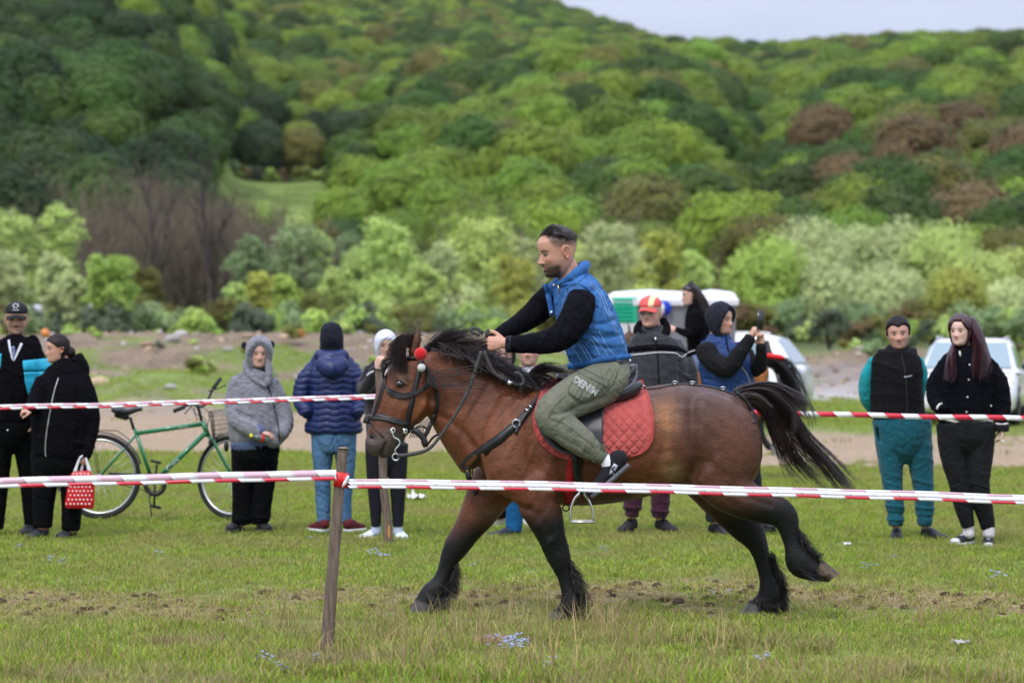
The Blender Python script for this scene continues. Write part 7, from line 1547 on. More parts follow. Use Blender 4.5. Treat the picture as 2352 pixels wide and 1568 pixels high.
J12 = wear(pr, 'jeans', Y, L12 + [[(2219, 965, 0, 60, .165), (2219, 1000, 0, 60, .165)]], mat('black jeans', (.0048, .0048, .007), rough=.85, n1=(80, .2)), seed=123, amp=.0035, grooves=[([(2222, 985), (2220, 1060), (2226, 1110)], 2.5, -.008), ([(2190, 1118), (2222, 1126)], 2.5, .006), ([(2228, 1108), (2268, 1120)], 2.5, .006)])
SC_ = mat('black canvas shoe', (.018, .018, .022), rough=.8)
b = MB()
for x in (2225, 2271): b.pch(Y, [(x, 1206, .01, 13, .048), (x, 1226, .01, 14, .05)], seg=14)
mesh('socks', b, mat('white dotted sock', (.66, .62, .64), rough=.95, n1=(90, .35)), pr)
for x, y, d in ((2230, 1249, (-.75, -1, 0)), (2270, 1258, (-.15, -1, 0))): 
    s_ = shoe(pr, P(x, y, Y + .12), d, (0, 0, 1), L=.27, m_up=SC_, m_sole=mat('white rubber sole', ()), laces=WLACE); dv = Vector(d).normalized(); b = MB(); b.ell(P(x, y, Y + .12) + dv * .245 + Vector((0, 0, .034)), (.042, .034, .026), dv.to_track_quat('Y', 'Z').to_matrix()); mesh('toe_cap', b, WSOLE, s_)
cg = tag(mesh('cigarette', (lambda b: (b.tube([P(2299, 1009, Y - .11), P(2308, 1014, Y - .13)], .004, seg=8, smooth=False), b)[1])(MB()), mat('cigarette paper', (.8, .8, .78)), None), 'white cigarette between the fingers of the woman in varsity jacket', 'cigarette')

# ---- second horse with its rider, beyond the spectators
Y = 32.0; h2 = thing('horse', P(1640, 1100, Y), 'chestnut horse with black tail and red ribbon behind the spectators', 'horse')
b = MB(); q = lambda pts, **k: b.pch(Y, pts, **k)
q([(1495, 870, 0, 50, .2), (1540, 868, 0, 58, .25), (1620, 868, 0, 56, .27), (1700, 862, 0, 52, .27), (1745, 870, 0, 40, .22)], seg=20, capl=.5); q([(1500, 860, 0, 36, .14), (1470, 820, 0, 27, .10), (1448, 785, 0, 21, .085)], seg=14)
q([(1448, 775, 0, 16, .08), (1425, 795, 0, 17, .085), (1400, 825, 0, 11, .06), (1392, 838, 0, 9, .05)], seg=12)
for s in (-1, 1): q([(1446, 757, s * .05, 5, .02), (1442, 737, s * .06, 1.5, .006)], seg=8)
q([(1738, 890, -.12, 34, .11), (1748, 930, -.13, 20, .08), (1744, 970, -.13, 12, .05), (1752, 1005, -.13, 9, .035), (1768, 1028, -.13, 9, .04)], seg=12); q([(1725, 890, .12, 34, .11), (1700, 950, .13, 20, .08), (1705, 1010, .13, 11, .05), (1698, 1070, .13, 8, .035), (1690, 1090, .13, 9, .04)], seg=12)
q([(1510, 900, -.12, 26, .1), (1490, 960, -.12, 15, .06), (1480, 1020, -.12, 9, .04), (1470, 1085, -.12, 9, .04)], seg=12); q([(1520, 900, .12, 26, .1), (1530, 960, .12, 15, .06), (1520, 1020, .12, 9, .04), (1535, 1060, .12, 9, .04)], seg=12)
def h2c(co):
    u, v = pxc(co); c = np.tile([.30, .105, .025], (len(co), 1)).astype(float); c = blend(c, sm(v, 935, 965), (.012, .01, .01)); c = blend(c, (u < 1470) * .85, (.05, .025, .015)); return c * (1 + .15 * snoise(co, 6, 3))[:, None]
fuse('body', b, m_coat, h2, vox=.02, it=4, col=h2c)
for tp_, bt_, d in (([(1765, 1020), (1780, 1018)], [(1774, 1046), (1790, 1050)], -.13), ([(1685, 1086), (1698, 1088)], [(1680, 1102), (1698, 1102)], .13), ([(1464, 1088), (1478, 1088)], [(1460, 1103), (1478, 1103)], -.12)): 
    b_ = HYD; HYD = Y; hoof2(tp_, bt_, d, mat('pale grey hoof', (.22, .20, .18), rough=.7), .045, .05); HYD = b_
    for o in [o for o in horse.children if o.name.startswith('hoof')][-1:]: 
        o.data.transform(Matrix.Translation(horse.location - h2.location)); o.parent = h2
b = MB(); strands(b, [[P(1768, 825, Y), P(1800, 826, Y), P(1832, 870, Y), P(1850, 950, Y)], [P(1766, 835, Y - .1), P(1785, 850, Y - .1), P(1805, 890, Y - .1), P(1815, 940, Y - .1)]], 420, w=(.006, .001), jit=.04, seed=41, nclump=24)
mesh('tail', b, HAIRB, h2, smooth=False)
b = MB(); b.ell(P(1780, 819, Y - .05), (.11, .07, .035), Matrix.Rotation(.15, 3, 'Y')); mesh('red_ribbon', b, mat('red ribbon', (.60, .015, .02), rough=.7, bump=(30, .5, .01)), h2)
pr = person_new(1590, 860, 'long haired woman in black riding the chestnut horse behind the spectators', Y)
T9 = [(1598, 712, 0, 22, .12), (1602, 745, 0, 30, .15), (1604, 790, 0, 26, .14), (1604, 830, 0, 28, .16)]
A9 = [[(1596, 722, -.17, 13), (1592, 765, -.2, 12), (1568, 762, -.18, 9), (1554, 756, -.16, 7)], [(1600, 722, .17, 13), (1598, 765, .2, 12), (1572, 764, .18, 9), (1558, 758, .16, 7)]]
L9 = [[(1602, 835, -.12, 22), (1575, 850, -.28, 18), (1560, 880, -.34, 14), (1575, 930, -.34, 10), (1578, 960, -.34, 8)], [(1602, 835, .12, 22), (1575, 850, .28, 18), (1560, 880, .34, 14), (1575, 930, .34, 10), (1578, 960, .34, 8)]]
M, o = figure(pr, Y, (1586, 702, 0, .93, -78, 4, 0), T9, A9, L9, [dict(w=(1553, 756, -.16), d=(-1, 0, -.1), n=(0, 1, -.3), k=.85, curl=1.0, thumb=-1)], skin=(.55, .33, .26), fem=1, neck=[[(1590, 695, 0, 11, .05), (1595, 714, 0, 13, .06)]], vox=.009)
wear(pr, 'hoodie', Y, [T9] + A9, BLKC, seed=91, vox=.013); wear(pr, 'jeans', Y, L9, mat('grey blue jeans', (.10, .13, .20), rough=.9), seed=92, vox=.013)
for s in (-.36, .32): shoe(pr, P(1588, 972, Y + s), (-1, 0, -.2), (0, 0, 1), L=.25, m_up=BSHOE, m_sole=WSOLE)
HB9 = mat('very dark brown hair', (.020, .010, .010), rough=.4, spec=.4)
hair_cap(pr, M, HB9, t=.02, line=lambda x, y, z: np.maximum(z - (.16 + .3 * np.clip(y - .01, 0, .1)), -y + .0))
b = MB(); strands(b, [[P(1582, 655, Y - .05), P(1600, 670, Y - .1), P(1612, 700, Y - .1), P(1620, 735, Y - .1)], [P(1586, 652, Y), P(1608, 672, Y), P(1624, 705, Y), P(1628, 740, Y)], [P(1586, 655, Y + .08), P(1606, 680, Y + .1), P(1612, 710, Y + .1), P(1616, 745, Y + .1)]], 500, w=(.006, .001), jit=.02, seed=42, nclump=20)
b.pch(Y, [(1598, 680, 0, 11, .08), (1610, 710, 0, 9, .07), (1616, 730, 0, 6, .04)], seg=12); mesh('long_hair', b, HB9, pr, smooth=False)
# ============================================================ POSTS AND TAPES
def post(label, pts, r0, r1, Y, seed):
    X0 = P(pts[0][0], pts[0][1], Y); t = thing('wooden_post', X0, label, 'post', 'rough wooden posts'); b = MB()
    A = crom(np.array([tuple(P(x, y, Y)) for x, y in pts]), 8); rows = []; n = len(A); r = np.random.default_rng(seed)
    for i in range(n):
        k = i / (n - 1); rad = (r0 * (1 - k) + r1 * k) * F and (r0 * (1 - k) + r1 * k); rr = []
        for j in range(20):
            a = 2 * math.pi * j / 20; w = rad * (1 + .07 * math.sin(a * 2 + k * 5 + seed) + .05 * math.sin(a * 5 + k * 14) + .03 * r.normal()); rr.append(tuple(A[i] + np.array([math.cos(a) * w, math.sin(a) * w, 0])))
        rows.append(rr)
    b.grid(np.array(rows), closed_u=True, flip=True); b.f += [tuple(range(20)), tuple(len(b.v) - 20 + i for i in range(20))]
    return t, mesh('pole', b, mat('weathered grey wood', (.155, .118, .092), rough=.92, spec=.1, n1=(5, .3, (1, 1, .3)), n2=(60, .35, (1, 1, .12)), bump=(50, .8, .004, (1, 1, .15))), t)
t1, p1 = post('rough grey wooden post nearest the camera with red tape knotted round it', [(749, 1512), (757, 1400), (768, 1260), (779, 1120), (788, 1028)], .031, .026, 14.7, 1); PB1 = bvh_of(p1)
b = MB(); b.ell(P(788, 1028.5, 14.7), (.0255, .025, .004)); mesh('cut_top', b, mat('cut wood', (.36, .26, .17), rough=.9, n1=(60, .2)), t1)
t2, p2 = post('wooden post standing in front of the woman with white hood', [(892, 1254), (888, 1180), (881, 1110), (878, 1030), (874, 940), (871, 846)], .034, .030, 22.3, 2); PB2 = bvh_of(p2)
b = MB(); b.ell(P(871, 846, 22.3), (.029, .028, .004)); mesh('cut_top', b, mat('cut wood', ()), t2)
b = MB(); strap(b, [(894, 1206), (893, 1222), (895, 1240)], [3, 8, 2], PB2, off=.004, th=.003); mesh('bark_scar', b, mat('orange heartwood', (.48, .22, .07), rough=.9, n1=(40, .3)), t2)
# striped tape: one ribbon per stretch, red and white segments, folded lengthwise
TR = mat('red tape film', (.62, .03, .06), rough=.35, spec=.45); TW = mat('white tape film', (.84, .82, .85), rough=.35, spec=.45); TP = mat('white tape film over red', (.66, .42, .50), rough=.35, spec=.45)
def tape(label, pts, w, Y, per, thick_rows, seed, sag=0, Y2=None):
    """pts view coords; thick_rows = list of (offset0, offset1, phase, slant) strips across the width (folded film)"""
    A = resample(pts, 6); n = len(A); t = thing('barrier_tape', P(A[0][0], A[0][1], Y), label, 'tape', 'red and white barrier tapes')
    Ys_ = np.linspace(Y, Y2 or Y, n); cb = {'red': MB(), 'white': MB(), 'pink': MB()}
    L = np.r_[0, np.cumsum(np.linalg.norm(np.diff(A, axis=0), axis=1))]
    for k, (o0, o1, ph, sl, c1, c2) in enumerate(thick_rows):
        # cut positions
        x = -per * 2 + ph; cuts = []
        while x < L[-1] + per * 2: cuts.append((x, c1)); cuts.append((x + per * .5, c2)); x += per
        for (a, c), (e, _) in zip(cuts, cuts[1:] + [(cuts[-1][0] + per * .5, 0)]):
            s0, s1 = max(a, 0), min(e, L[-1])
            if s1 <= s0 + .5: continue
            m = max(2, int((s1 - s0) / 8) + 1); ss = np.linspace(s0, s1, m); rows = []
            for s in ss:
                px, py, yy = np.interp(s, L, A[:, 0]), np.interp(s, L, A[:, 1]), np.interp(s, L, Ys_)
                q = []
                for fo, sh in ((o0, 0), (o1, sl)):
                    s2 = np.clip(s + sh, 0, L[-1]); px, py = np.interp(s2, L, A[:, 0]), np.interp(s2, L, A[:, 1])
                    q.append(P(px, py + fo * w + .5 * math.sin(s * .021 + seed), yy - .0035 * k + .006 * math.sin(s * .03 + seed)))
                rows.append([tuple(q[0]), tuple(q[1]), tuple(q[1] + Vector((0, .0008, 0))), tuple(q[0] + Vector((0, .0008, 0)))])
            cb[c].grid(np.array(rows), closed_u=True)
    for nm, bb in cb.items():
        if bb.v: mesh(nm + '_film', bb, {'red': TR, 'white': TW, 'pink': TP}[nm], t)['kind'] = 'stuff'
    return t
tape('front barrier tape on the left of the near post', [(-900, 1140), (-400, 1125), (0, 1108), (200, 1104), (420, 1098), (640, 1093), (772, 1091)], 24, 14.66, 112, [(-.5, .22, 0, 14, 'pink', 'white'), (.16, .5, 46, 10, 'red', 'white')], 1, Y2=14.66)
tape('front barrier tape crossing before the bay horse, right of the near post', [(799, 1110), (1000, 1112), (1200, 1115), (1500, 1122), (1800, 1130), (2100, 1138), (2420, 1149), (3200, 1170)], 22, 14.66, 112, [(-.5, -.2, 12, 7, 'pink', 'white'), (-.24, .24, 34, 8, 'white', 'white'), (.2, .5, 20, 6, 'red', 'white')], 2)
tape('back barrier tape before the left spectators', [(-900, 960), (0, 935), (250, 930), (500, 922), (700, 916), (866, 910)], 12, 21.9, 58, [(-.5, .12, 0, 9, 'pink', 'white'), (.08, .5, 22, 8, 'red', 'white')], 3)
tape('back barrier tape before the couple at right', [(1640, 944), (1740, 947), (1950, 952), (2150, 957), (2352, 960), (3200, 975)], 12, 21.6, 78, [(-.5, .5, 0, 12, 'red', 'white')], 4)
kn = tag(mesh('tape_knot', (lambda b: (strap(b, [(768, 1099), (784, 1102), (800, 1104)], 34, PB1, off=.006, th=.004, Y=14.67), b)[1])(MB()), mat('bright red tape', (.62, .01, .012), rough=.4, spec=.45, bump=(40, .6, .004)), None), 'bright red tape knot wrapped round the near post', 'tape knot')
b = MB(); strap(b, [(786, 1118), (795, 1104), (800, 1092)], [3, 9, 5], PB1, off=.012, th=.003, Y=14.66); tag(mesh('tape_end', b, TW, None), 'white tape end tucked over the red knot on the near post', 'tape end')

# ============================================================ BICYCLE
Y = 25.0; bk = thing('bicycle', P(360, 1195, Y), 'green city bicycle with front wire basket leaning behind the spectators', 'bicycle')
GRN = mat('green bicycle paint', (.010, .16, .055), rough=.3, spec=.5, coat=.5); RUB = mat('tyre rubber', (.022, .022, .024), rough=.85); ALU = mat('aluminium', (.6, .6, .6), metal=1, rough=.35); BPL = mat('black plastic', (.015, .015, .017), rough=.5)
pq = lambda x, y, d=0: P(x, y, Y + d); S = F / Y
def wheel(cx_, cy_, ax, d=0):
    c = pq(cx_, cy_, d); R = 97 / S; t = MB(); t.torus(c, R - .018, .018, ax=ax, nu=48, nv=10); w = mesh('wheel', (lambda b: (b.torus(c, R - .046, .011, ax=ax, nu=48, nv=6), b)[1])(MB()), ALU, bk); mesh('tyre', t, RUB, w)
    q = Vector(ax).normalized().to_track_quat('Z', 'Y').to_matrix(); b = MB(); b.tube([c + q @ Vector((0, 0, -.05)), c + q @ Vector((0, 0, .05))], .022, seg=10, smooth=False); mesh('hub', b, ALU, w); b = MB()
    for k in range(28):
        a = k * 2 * math.pi / 28; a2 = a + (.5 if k % 2 else -.5); b.tube([c + q @ Vector((math.cos(a2) * .03, math.sin(a2) * .03, .03 * (-1) ** (k // 2))), c + q @ Vector((math.cos(a) * (R - .05), math.sin(a) * (R - .05), 0))], .0016, seg=4, smooth=False)
    mesh('spokes', b, mat('steel spokes', (.55, .57, .58), metal=.7, rough=.3), w); return c, R, q
c0, R, q0 = wheel(229, 1094, (0.12, 1, 0)); c1_, R1, q1 = wheel(530, 1096, (.62, 1, 0), .05)
FDB = mat('grey mudguard', (.045, .045, .052), rough=.45)
for nm, c, q, a0, a1 in (('rear_mudguard', c0, q0, -.45, 2.6), ('front_mudguard', c1_, q1, 0, 0)):
    b = MB(); rows = []
    for k in range(33):
        a = (-.35 + 3.2 * k / 32) if nm[0] == 'r' else (.9 + 2.35 * k / 32); r = []
        for j in range(5):
            w = (j - 2) / 2; r.append(tuple(c + q @ Vector((math.cos(a) * (R + .022 - .012 * w * w) * (1 if nm[0] == 'r' else 1), math.sin(a) * (R + .022 - .012 * w * w), w * .028))))
        rows.append(r)
    b.grid(np.array(rows)); mesh(nm, b, FDB, bk)
fr = MB(); fr.tube([pq(311, 995), pq(466, 973)], .019, seg=12, smooth=False); fr.tube([pq(474, 992), pq(350, 1110)], .0215, seg=12, smooth=False); fr.tube([pq(309, 984), pq(352, 1110)], .016, seg=12, smooth=False); fr.tube([pq(464, 966), pq(479, 1002)], .021, seg=12, smooth=False)
for s in (-1, 1): fr.tube([pq(311, 1000, s * .02), pq(233, 1090, s * .06)], .010, seg=8, smooth=False); fr.tube([pq(352, 1110, s * .02), pq(231, 1094, s * .06)], .010, seg=8, smooth=False)
mesh('frame', fr, GRN, bk)
b = MB()
for s in (-1, 1): b.tube([pq(480, 1004, s * .02), pq(489, 1010, s * .05 - .02), pq(505, 1042, s * .06 - .02), pq(532, 1090, s * .07 + .02)], .013, seg=8)
mesh('fork', b, GRN, bk)
b = MB(); b.tube([pq(307, 985), pq(299, 958)], .013, seg=8, smooth=False); mesh('seat_post', b, BPL, bk)
b = MB(); b.chain([(*pq(262, 940), .028, .085), (*pq(275, 943), .036, .10), (*pq(292, 946), .030, .06), (*pq(310, 941), .022, .032), (*pq(324, 939), .016, .022)], seg=14); b.pch(Y, [(268, 952, 0, 7, .05), (290, 956, 0, 9, .04)], seg=10); mesh('saddle', b, mat('black vinyl', (.020, .020, .024), rough=.4), bk)
b = MB(); b.tube([pq(463, 966), pq(456, 938), pq(450, 926)], .013, seg=8); b.tube([pq(400, 943, -.20), pq(425, 932, -.16), pq(441, 929, -.10), pq(450, 930, 0), pq(462, 934, .10), pq(474, 925, .16), pq(488, 895, .25), pq(500, 876, .32)], .011, seg=8); mesh('handlebar', b, BPL, bk)
for g in ([pq(399, 944, -.205), pq(424, 934, -.17)], [pq(490, 892, .26), pq(506, 870, .34)]): b = MB(); b.tube(g, .017, seg=10, smooth=False); mesh('grip', b, mat('black rubber grip', (.02, .02, .02), rough=.8), bk)
b = MB(); b.tube([pq(440, 933, -.12), pq(430, 944, -.15), pq(424, 950, -.16)], .005); b.tube([pq(480, 898, .22), pq(500, 892, .24), pq(519, 884, .26)], .005); mesh('brake_lever', b, BPL, bk)
b = MB()
for g in ([(450, 930), (446, 945), (455, 965)], [(462, 930), (480, 950), (476, 985), (486, 1005)], [(440, 932), (450, 950), (470, 960), (478, 990)]): b.tube([pq(x, y, -.05) for x, y in g], .003, seg=5)
mesh('cables', b, BPL, bk)
# chainring, cranks, pedals, chain case
b = MB(); b.torus(pq(356, 1113, -.05), .082, .016, ax=(.1, 1, 0), nu=32); b.torus(pq(356, 1113, -.06), .058, .004, ax=(.1, 1, 0), nu=32); mesh('chainring', b, BPL, bk)
b = MB(); b.tube([pq(250, 1087, -.05), pq(352, 1091, -.05)], .012, seg=6, smooth=False); b.tube([pq(240, 1104, -.04), pq(340, 1128, -.04)], .004, seg=4, smooth=False); mesh('chain_guard', b, mat('dark chain guard', (.02, .024, .04), rough=.4), bk)
for g, pd in (([pq(355, 1112, -.08), pq(360, 1066, -.1)], pq(358, 1060, -.14)), ([pq(356, 1114, .06), pq(354, 1160, .08)], pq(358, 1163, .12))):
    b = MB(); b.tube(g, .010, seg=8, smooth=False); c_ = mesh('crank', b, mat('dark steel', (.09, .08, .075), metal=.5, rough=.5), bk); b = MB(); b.box(pd, (.042, .035, .010), Matrix.Rotation(.25, 3, 'Y')); mesh('pedal', b, BPL, c_)
b = MB(); b.tube([pq(341, 1120, -.05), pq(344, 1150, -.1), pq(348, 1184, -.16)], .006, seg=6); mesh('kickstand', b, BPL, bk)
b = MB()
for s in (-.05, 0, .05): b.tube([pq(198, 990, s), pq(262, 988, s), pq(278, 995, s), pq(298, 1010, s)], .004, seg=5)
for x in (205, 222, 240, 258): b.tube([pq(x, 990, -.05), pq(x, 990, .05)], .003, seg=4, smooth=False)
for s in (-.06, .06): b.tube([pq(212, 990, s), pq(229, 1090, s)], .003, seg=4, smooth=False); b.tube([pq(205, 990, s), pq(225, 1090, s)], .003, seg=4, smooth=False)
mesh('rear_rack', b, mat('dark wire', (.04, .036, .034), rough=.5), bk)
b = MB(); top = [pq(480, 945, -.12), pq(530, 938, -.12), pq(545, 942, .2), pq(490, 948, .22)]; bot = [pq(488, 1008, -.09), pq(522, 1004, -.09), pq(535, 1002, .15), pq(496, 1008, .17)]
for k in range(7):
    t = k / 6; L_ = [top[i] * (1 - t) + bot[i] * t for i in range(4)]; b.tube(L_ + [L_[0]], .0035 if k in (0, 6) else .0017, seg=4, smooth=False)
for i in range(4):
    for k in range(9):
        t = k / 9; j = (i + 1) % 4; b.tube([top[i] * (1 - t) + top[j] * t, bot[i] * (1 - t) + bot[j] * t], .0016, seg=3, smooth=False)
for k in range(6): t = k / 5; b.tube([bot[0] * (1 - t) + bot[3] * t, bot[1] * (1 - t) + bot[2] * t], .0016, seg=3, smooth=False)
mesh('basket', b, mat('dark wire', ()), bk)
b = MB(); b.ell(pq(484, 1016, -.08), (.02, .03, .035)); b.ell(pq(520, 1025, -.06), (.022, .03, .045)); mesh('lamp', b, BPL, bk)
FRB = bvh_of([o for o in bk.children if o.name.startswith('frame')][0])
b = MB(); text_px(b, 'Cinzia', 397, 1066, 15, math.radians(-43), FRB, off=.003, Y=Y - .03); text_px(b, 'Cinzia', 421, 981, 9, math.radians(-8), FRB, off=.003, Y=Y - .03); mesh('lettering', b, mat('white print', ()), bk)

# ============================================================ PORTABLE TOILETS
def toilet(label, x0, x1, Y, side):
    s = F / Y; base = P((x0 + x1) / 2, 1000, Y); base.z = float(gz([base.x], [Y])[0]); t = thing('portable_toilet', base, label, 'portable toilet', 'portable toilets'); w = (x1 - x0) / s / 2; d = .58; top = 2.12
    GRY = mat('grey polyethylene', (.17, .18, .195), rough=.5, spec=.4, n1=(4, .08)); GRE = mat('green polyethylene', (.010, .36, .20), rough=.5, spec=.4); WHT = mat('white translucent roof', (.66, .67, .72), rough=.4, spec=.4)
    b = MB(); b.box((base.x, Y + d, base.z + .08), (w, d, .08)); mesh('skid', b, mat('dark grey skid', (.06, .06, .07)), t)
    b = MB(); b.box((base.x, Y + d, base.z + .16 + (top - .16) / 2), (w - .02, d - .02, (top - .16) / 2)); wl = mesh('wall', b, GRY, t, smooth=False)
    for k in range(5):
        xx = base.x - w + .06 + k * (2 * w - .12) / 4; b = MB(); b.box((xx, Y - .002, base.z + 1.1), (.022, .016, .92)); mesh('rib', b, GRY, t, smooth=False)
    for s_ in (-1, 1): b = MB(); b.box((base.x + s_ * (w - .01), Y + .01, base.z + 1.1), (.018, .03, .96)); mesh('corner_post', b, GRE if s_ == side else GRY, t, smooth=False)
    b = MB(); rows = []
    for k, (h_, e, dd_) in enumerate([(top - .05, .05, .05), (top + .03, .06, .06), (top + .07, .03, .03), (top + .13, 0, 0), (top + .165, -.07, -.07), (top + .175, -w * .9, -d * .9)]):
        r = []
        for (a, c) in [(-1, -1), (-.92, -1.0), (0, -1.0), (.92, -1.0), (1, -1), (1, 1), (0, 1), (-1, 1)]: r.append((base.x + a * (w + e), Y + d + c * (d + dd_), base.z + h_ + (.03 if a == 0 and k > 2 else 0)))
        rows.append(r)
    b.grid(np.array(rows), closed_u=True); b.f += [tuple(range(8))[::-1], tuple(40 + i for i in range(8))]; mesh('roof', b, WHT, t, smooth=False)
    return t, base, w, d
GRE = mat('green polyethylene', (.010, .36, .20), rough=.5, spec=.4)
tA, bA, wA, dA = toilet('portable toilet with green louvred panel and blue round sign', 1402, 1586, 46.5, 1)
tB, bB, wB, dB = toilet('plain grey portable toilet behind the rider with long hair', 1592, 1688, 46.5, -1)
x0 = P(1404, 0, 46.5).x; x1 = P(1463, 0, 46.5).x; b = MB(); b.box(((x0 + x1) / 2, 46.47, 1.92), ((x1 - x0) / 2, .02, .20)); 
o = mesh('green_panel', b, GRE, tA, smooth=False)
for k in range(6): b = MB(); b.box(((x0 + x1) / 2 - .02, 46.44, 1.78 + k * .062), ((x1 - x0) / 2 - .05, .018, .014), Matrix.Rotation(.5, 3, 'X')); mesh('louvre', b, mat('green louvre', (.014, .42, .25), rough=.5), tA, smooth=False)
b = MB(); b.box(((x0 + x1) / 2, 46.47, 1.45), ((x1 - x0) / 2, .018, .27)); mesh('pale_panel', b, mat('pale grey panel', (.5, .52, .52), rough=.6), tA, smooth=False)
b = MB(); b.tube([P(1525, 707, 46.42), P(1525, 707, 46.46)], .115, seg=32, smooth=False); sg = mesh('sign', b, mat('blue sign', (.006, .04, .42), rough=.5), tA)
b = MB(); c = P(1522, 707, 46.405); b.ell(c + Vector((0, 0, .055)), (.02, .004, .02)); b.box(c + Vector((0, 0, 0)), (.026, .004, .035)); b.box(c + Vector((-.012, 0, -.055)), (.009, .004, .03)); b.box(c + Vector((.012, 0, -.055)), (.009, .004, .03)); mesh('pictogram', b, mat('white print', ()), sg)

# ============================================================ CARS
def car(label, origin, yaw, L=4.25, W=1.75, Ht=1.48, hatch=True, plate=None):
    t = thing('parked_car', origin, label, 'car'); t.rotation_euler = (0, 0, 0); R = Matrix.Rotation(yaw, 3, 'Z')
    # local x forward (front at +L/2), y left, z up
    PT = mat('white car paint', (.76, .76, .77), rough=.22, spec=.5, coat=.6); GL = mat('car glass', (.16, .24, .27), rough=.05, spec=.8, coat=.5); BK = mat('black car trim', (.016, .016, .018), rough=.5)
    X = np.array([-2.12, -2.08, -1.9, -1.55, -1.0, -.3, .3, .75, 1.2, 1.7, 2.0, 2.1]) * L / 4.24
    belt = np.array([.70, .92, .98, .97, .95, .93, .92, .92, .90, .84, .74, .55]); bot = np.array([.36, .30, .26, .24, .24, .24, .24, .24, .24, .26, .30, .36]); hw = np.array([.70, .82, .88, .90, .90, .90, .90, .90, .89, .86, .78, .62]) * W / 1.8
    b = MB(); rows = []
    for i in range(len(X)):
        r = []
        for (yy, zz) in [(0, 0), (.86, 0), (.97, .16), (1.0, .5), (.97, .85), (.90, 1.0), (0, 1.02), (-.90, 1.0), (-.97, .85), (-1, .5), (-.97, .16), (-.86, 0)]: r.append(tuple(Vector(origin) + R @ Vector((X[i], yy * hw[i], bot[i] + (belt[i] - bot[i]) * zz))))
        rows.append(r)
    A = crom(np.array(rows).reshape(len(X), -1), 3).reshape(-1, 12, 3); b.grid(A, closed_u=True); b.f += [tuple(range(12))[::-1], tuple(len(b.v) - 12 + i for i in range(12))]
    mesh('body', b, PT, t)
    # greenhouse
    top = [(-2.0, .95, .84), (-1.78, 1.30, .78), (-1.55, Ht - .04, .74), (-1.0, Ht, .74), (-.2, Ht, .75), (.25, Ht - .05, .74), (.62, 1.2, .78), (1.10, .92, .84)]
    b = MB(); rows = []
    for x, z, w in top:
        r = []
        for (yy, zz) in [(1.03, 0), (1.0, .35), (.93, .8), (.80, 1), (0, 1.02), (-.80, 1), (-.93, .8), (-1.0, .35), (-1.03, 0)]:
            zb = .90; r.append(tuple(Vector(origin) + R @ Vector((x * L / 4.24, yy * (w if zz else w * 1.1) * W / 1.8 * 1.02, zb + (z - zb) * zz))))
        rows.append(r)
    A = crom(np.array(rows).reshape(len(top), -1), 3).reshape(-1, 9, 3); b.grid(A, flip=False); mesh('cabin', b, PT, t)
    def quad(name, pts, m, o=.012, par=t):
        b = MB(); q = [Vector(p) for p in pts]; n = (q[1] - q[0]).cross(q[2] - q[0]).normalized(); c = sum(q, Vector()) / len(q)
        if n.dot(c - Vector((0, 0, .8))) < 0: n = -n
        v = [Vector(origin) + R @ (p + n * o) for p in q] + [Vector(origin) + R @ (p + n * (o - .03)) for p in q]; k = len(q)
        b.add(v, [tuple(range(k)), tuple(range(k, 2 * k))[::-1]] + [(i, (i + 1) % k, k + (i + 1) % k, k + i)[::-1] for i in range(k)]); return mesh(name, b, m, par, smooth=False)
    s = L / 4.24; ww = W / 1.8
    quad('windscreen', [(1.02 * s, .74 * ww, .97), (1.02 * s, -.74 * ww, .97), (.33 * s, -.62 * ww, Ht - .08), (.33 * s, .62 * ww, Ht - .08)], GL, o=.03)
    quad('rear_window', [(-1.98 * s, .70 * ww, 1.0), (-1.98 * s, -.70 * ww, 1.0), (-1.66 * s, -.58 * ww, Ht - .10), (-1.66 * s, .58 * ww, Ht - .10)], GL, o=.03)
    for sd in (-1, 1):
        quad('side_window', [(.85 * s, sd * .80 * ww, .97), (-.35 * s, sd * .80 * ww, .98), (-.35 * s, sd * .685 * ww, Ht - .12), (.28 * s, sd * .685 * ww, Ht - .13)], GL, o=.025); quad('side_window', [(-.42 * s, sd * .80 * ww, .98), (-1.62 * s, sd * .80 * ww, .99), (-1.45 * s, sd * .68 * ww, Ht - .13), (-.42 * s, sd * .685 * ww, Ht - .12)], GL, o=.025)
        quad('window_pillar', [(-1.60 * s, sd * .80 * ww, .96), (-1.74 * s, sd * .80 * ww, .97), (-1.56 * s, sd * .67 * ww, Ht - .11), (-1.44 * s, sd * .68 * ww, Ht - .11)], BK, o=.035)
        quad('headlight', [(2.06 * s, sd * .62 * ww, .62), (1.86 * s, sd * .80 * ww, .62), (1.80 * s, sd * .80 * ww, .78), (2.02 * s, sd * .60 * ww, .74)], mat('headlight glass', (.45, .47, .5), rough=.08, spec=.8), o=.02)
        quad('tail_light', [(-2.09 * s, sd * .66 * ww, .62), (-1.98 * s, sd * .84 * ww, .62), (-1.96 * s, sd * .84 * ww, .92), (-2.07 * s, sd * .66 * ww, .92)], mat('tail light', (.45, .03, .02), rough=.2), o=.02)
        b = MB(); c = Vector(origin) + R @ Vector((.78 * s, sd * 1.02 * ww, 1.0)); b.ell(c, (.09, .13, .075), R); mesh('wing_mirror', b, BK, t)
        b = MB(); b.tube([Vector(origin) + R @ Vector(p) for p in ((.2 * s, sd * .58 * ww, Ht - .01), (.1 * s, sd * .6 * ww, Ht + .03), (-1.2 * s, sd * .6 * ww, Ht + .03), (-1.35 * s, sd * .58 * ww, Ht - .01))], .015, seg=6); mesh('roof_rail', b, mat('aluminium', ()), t)
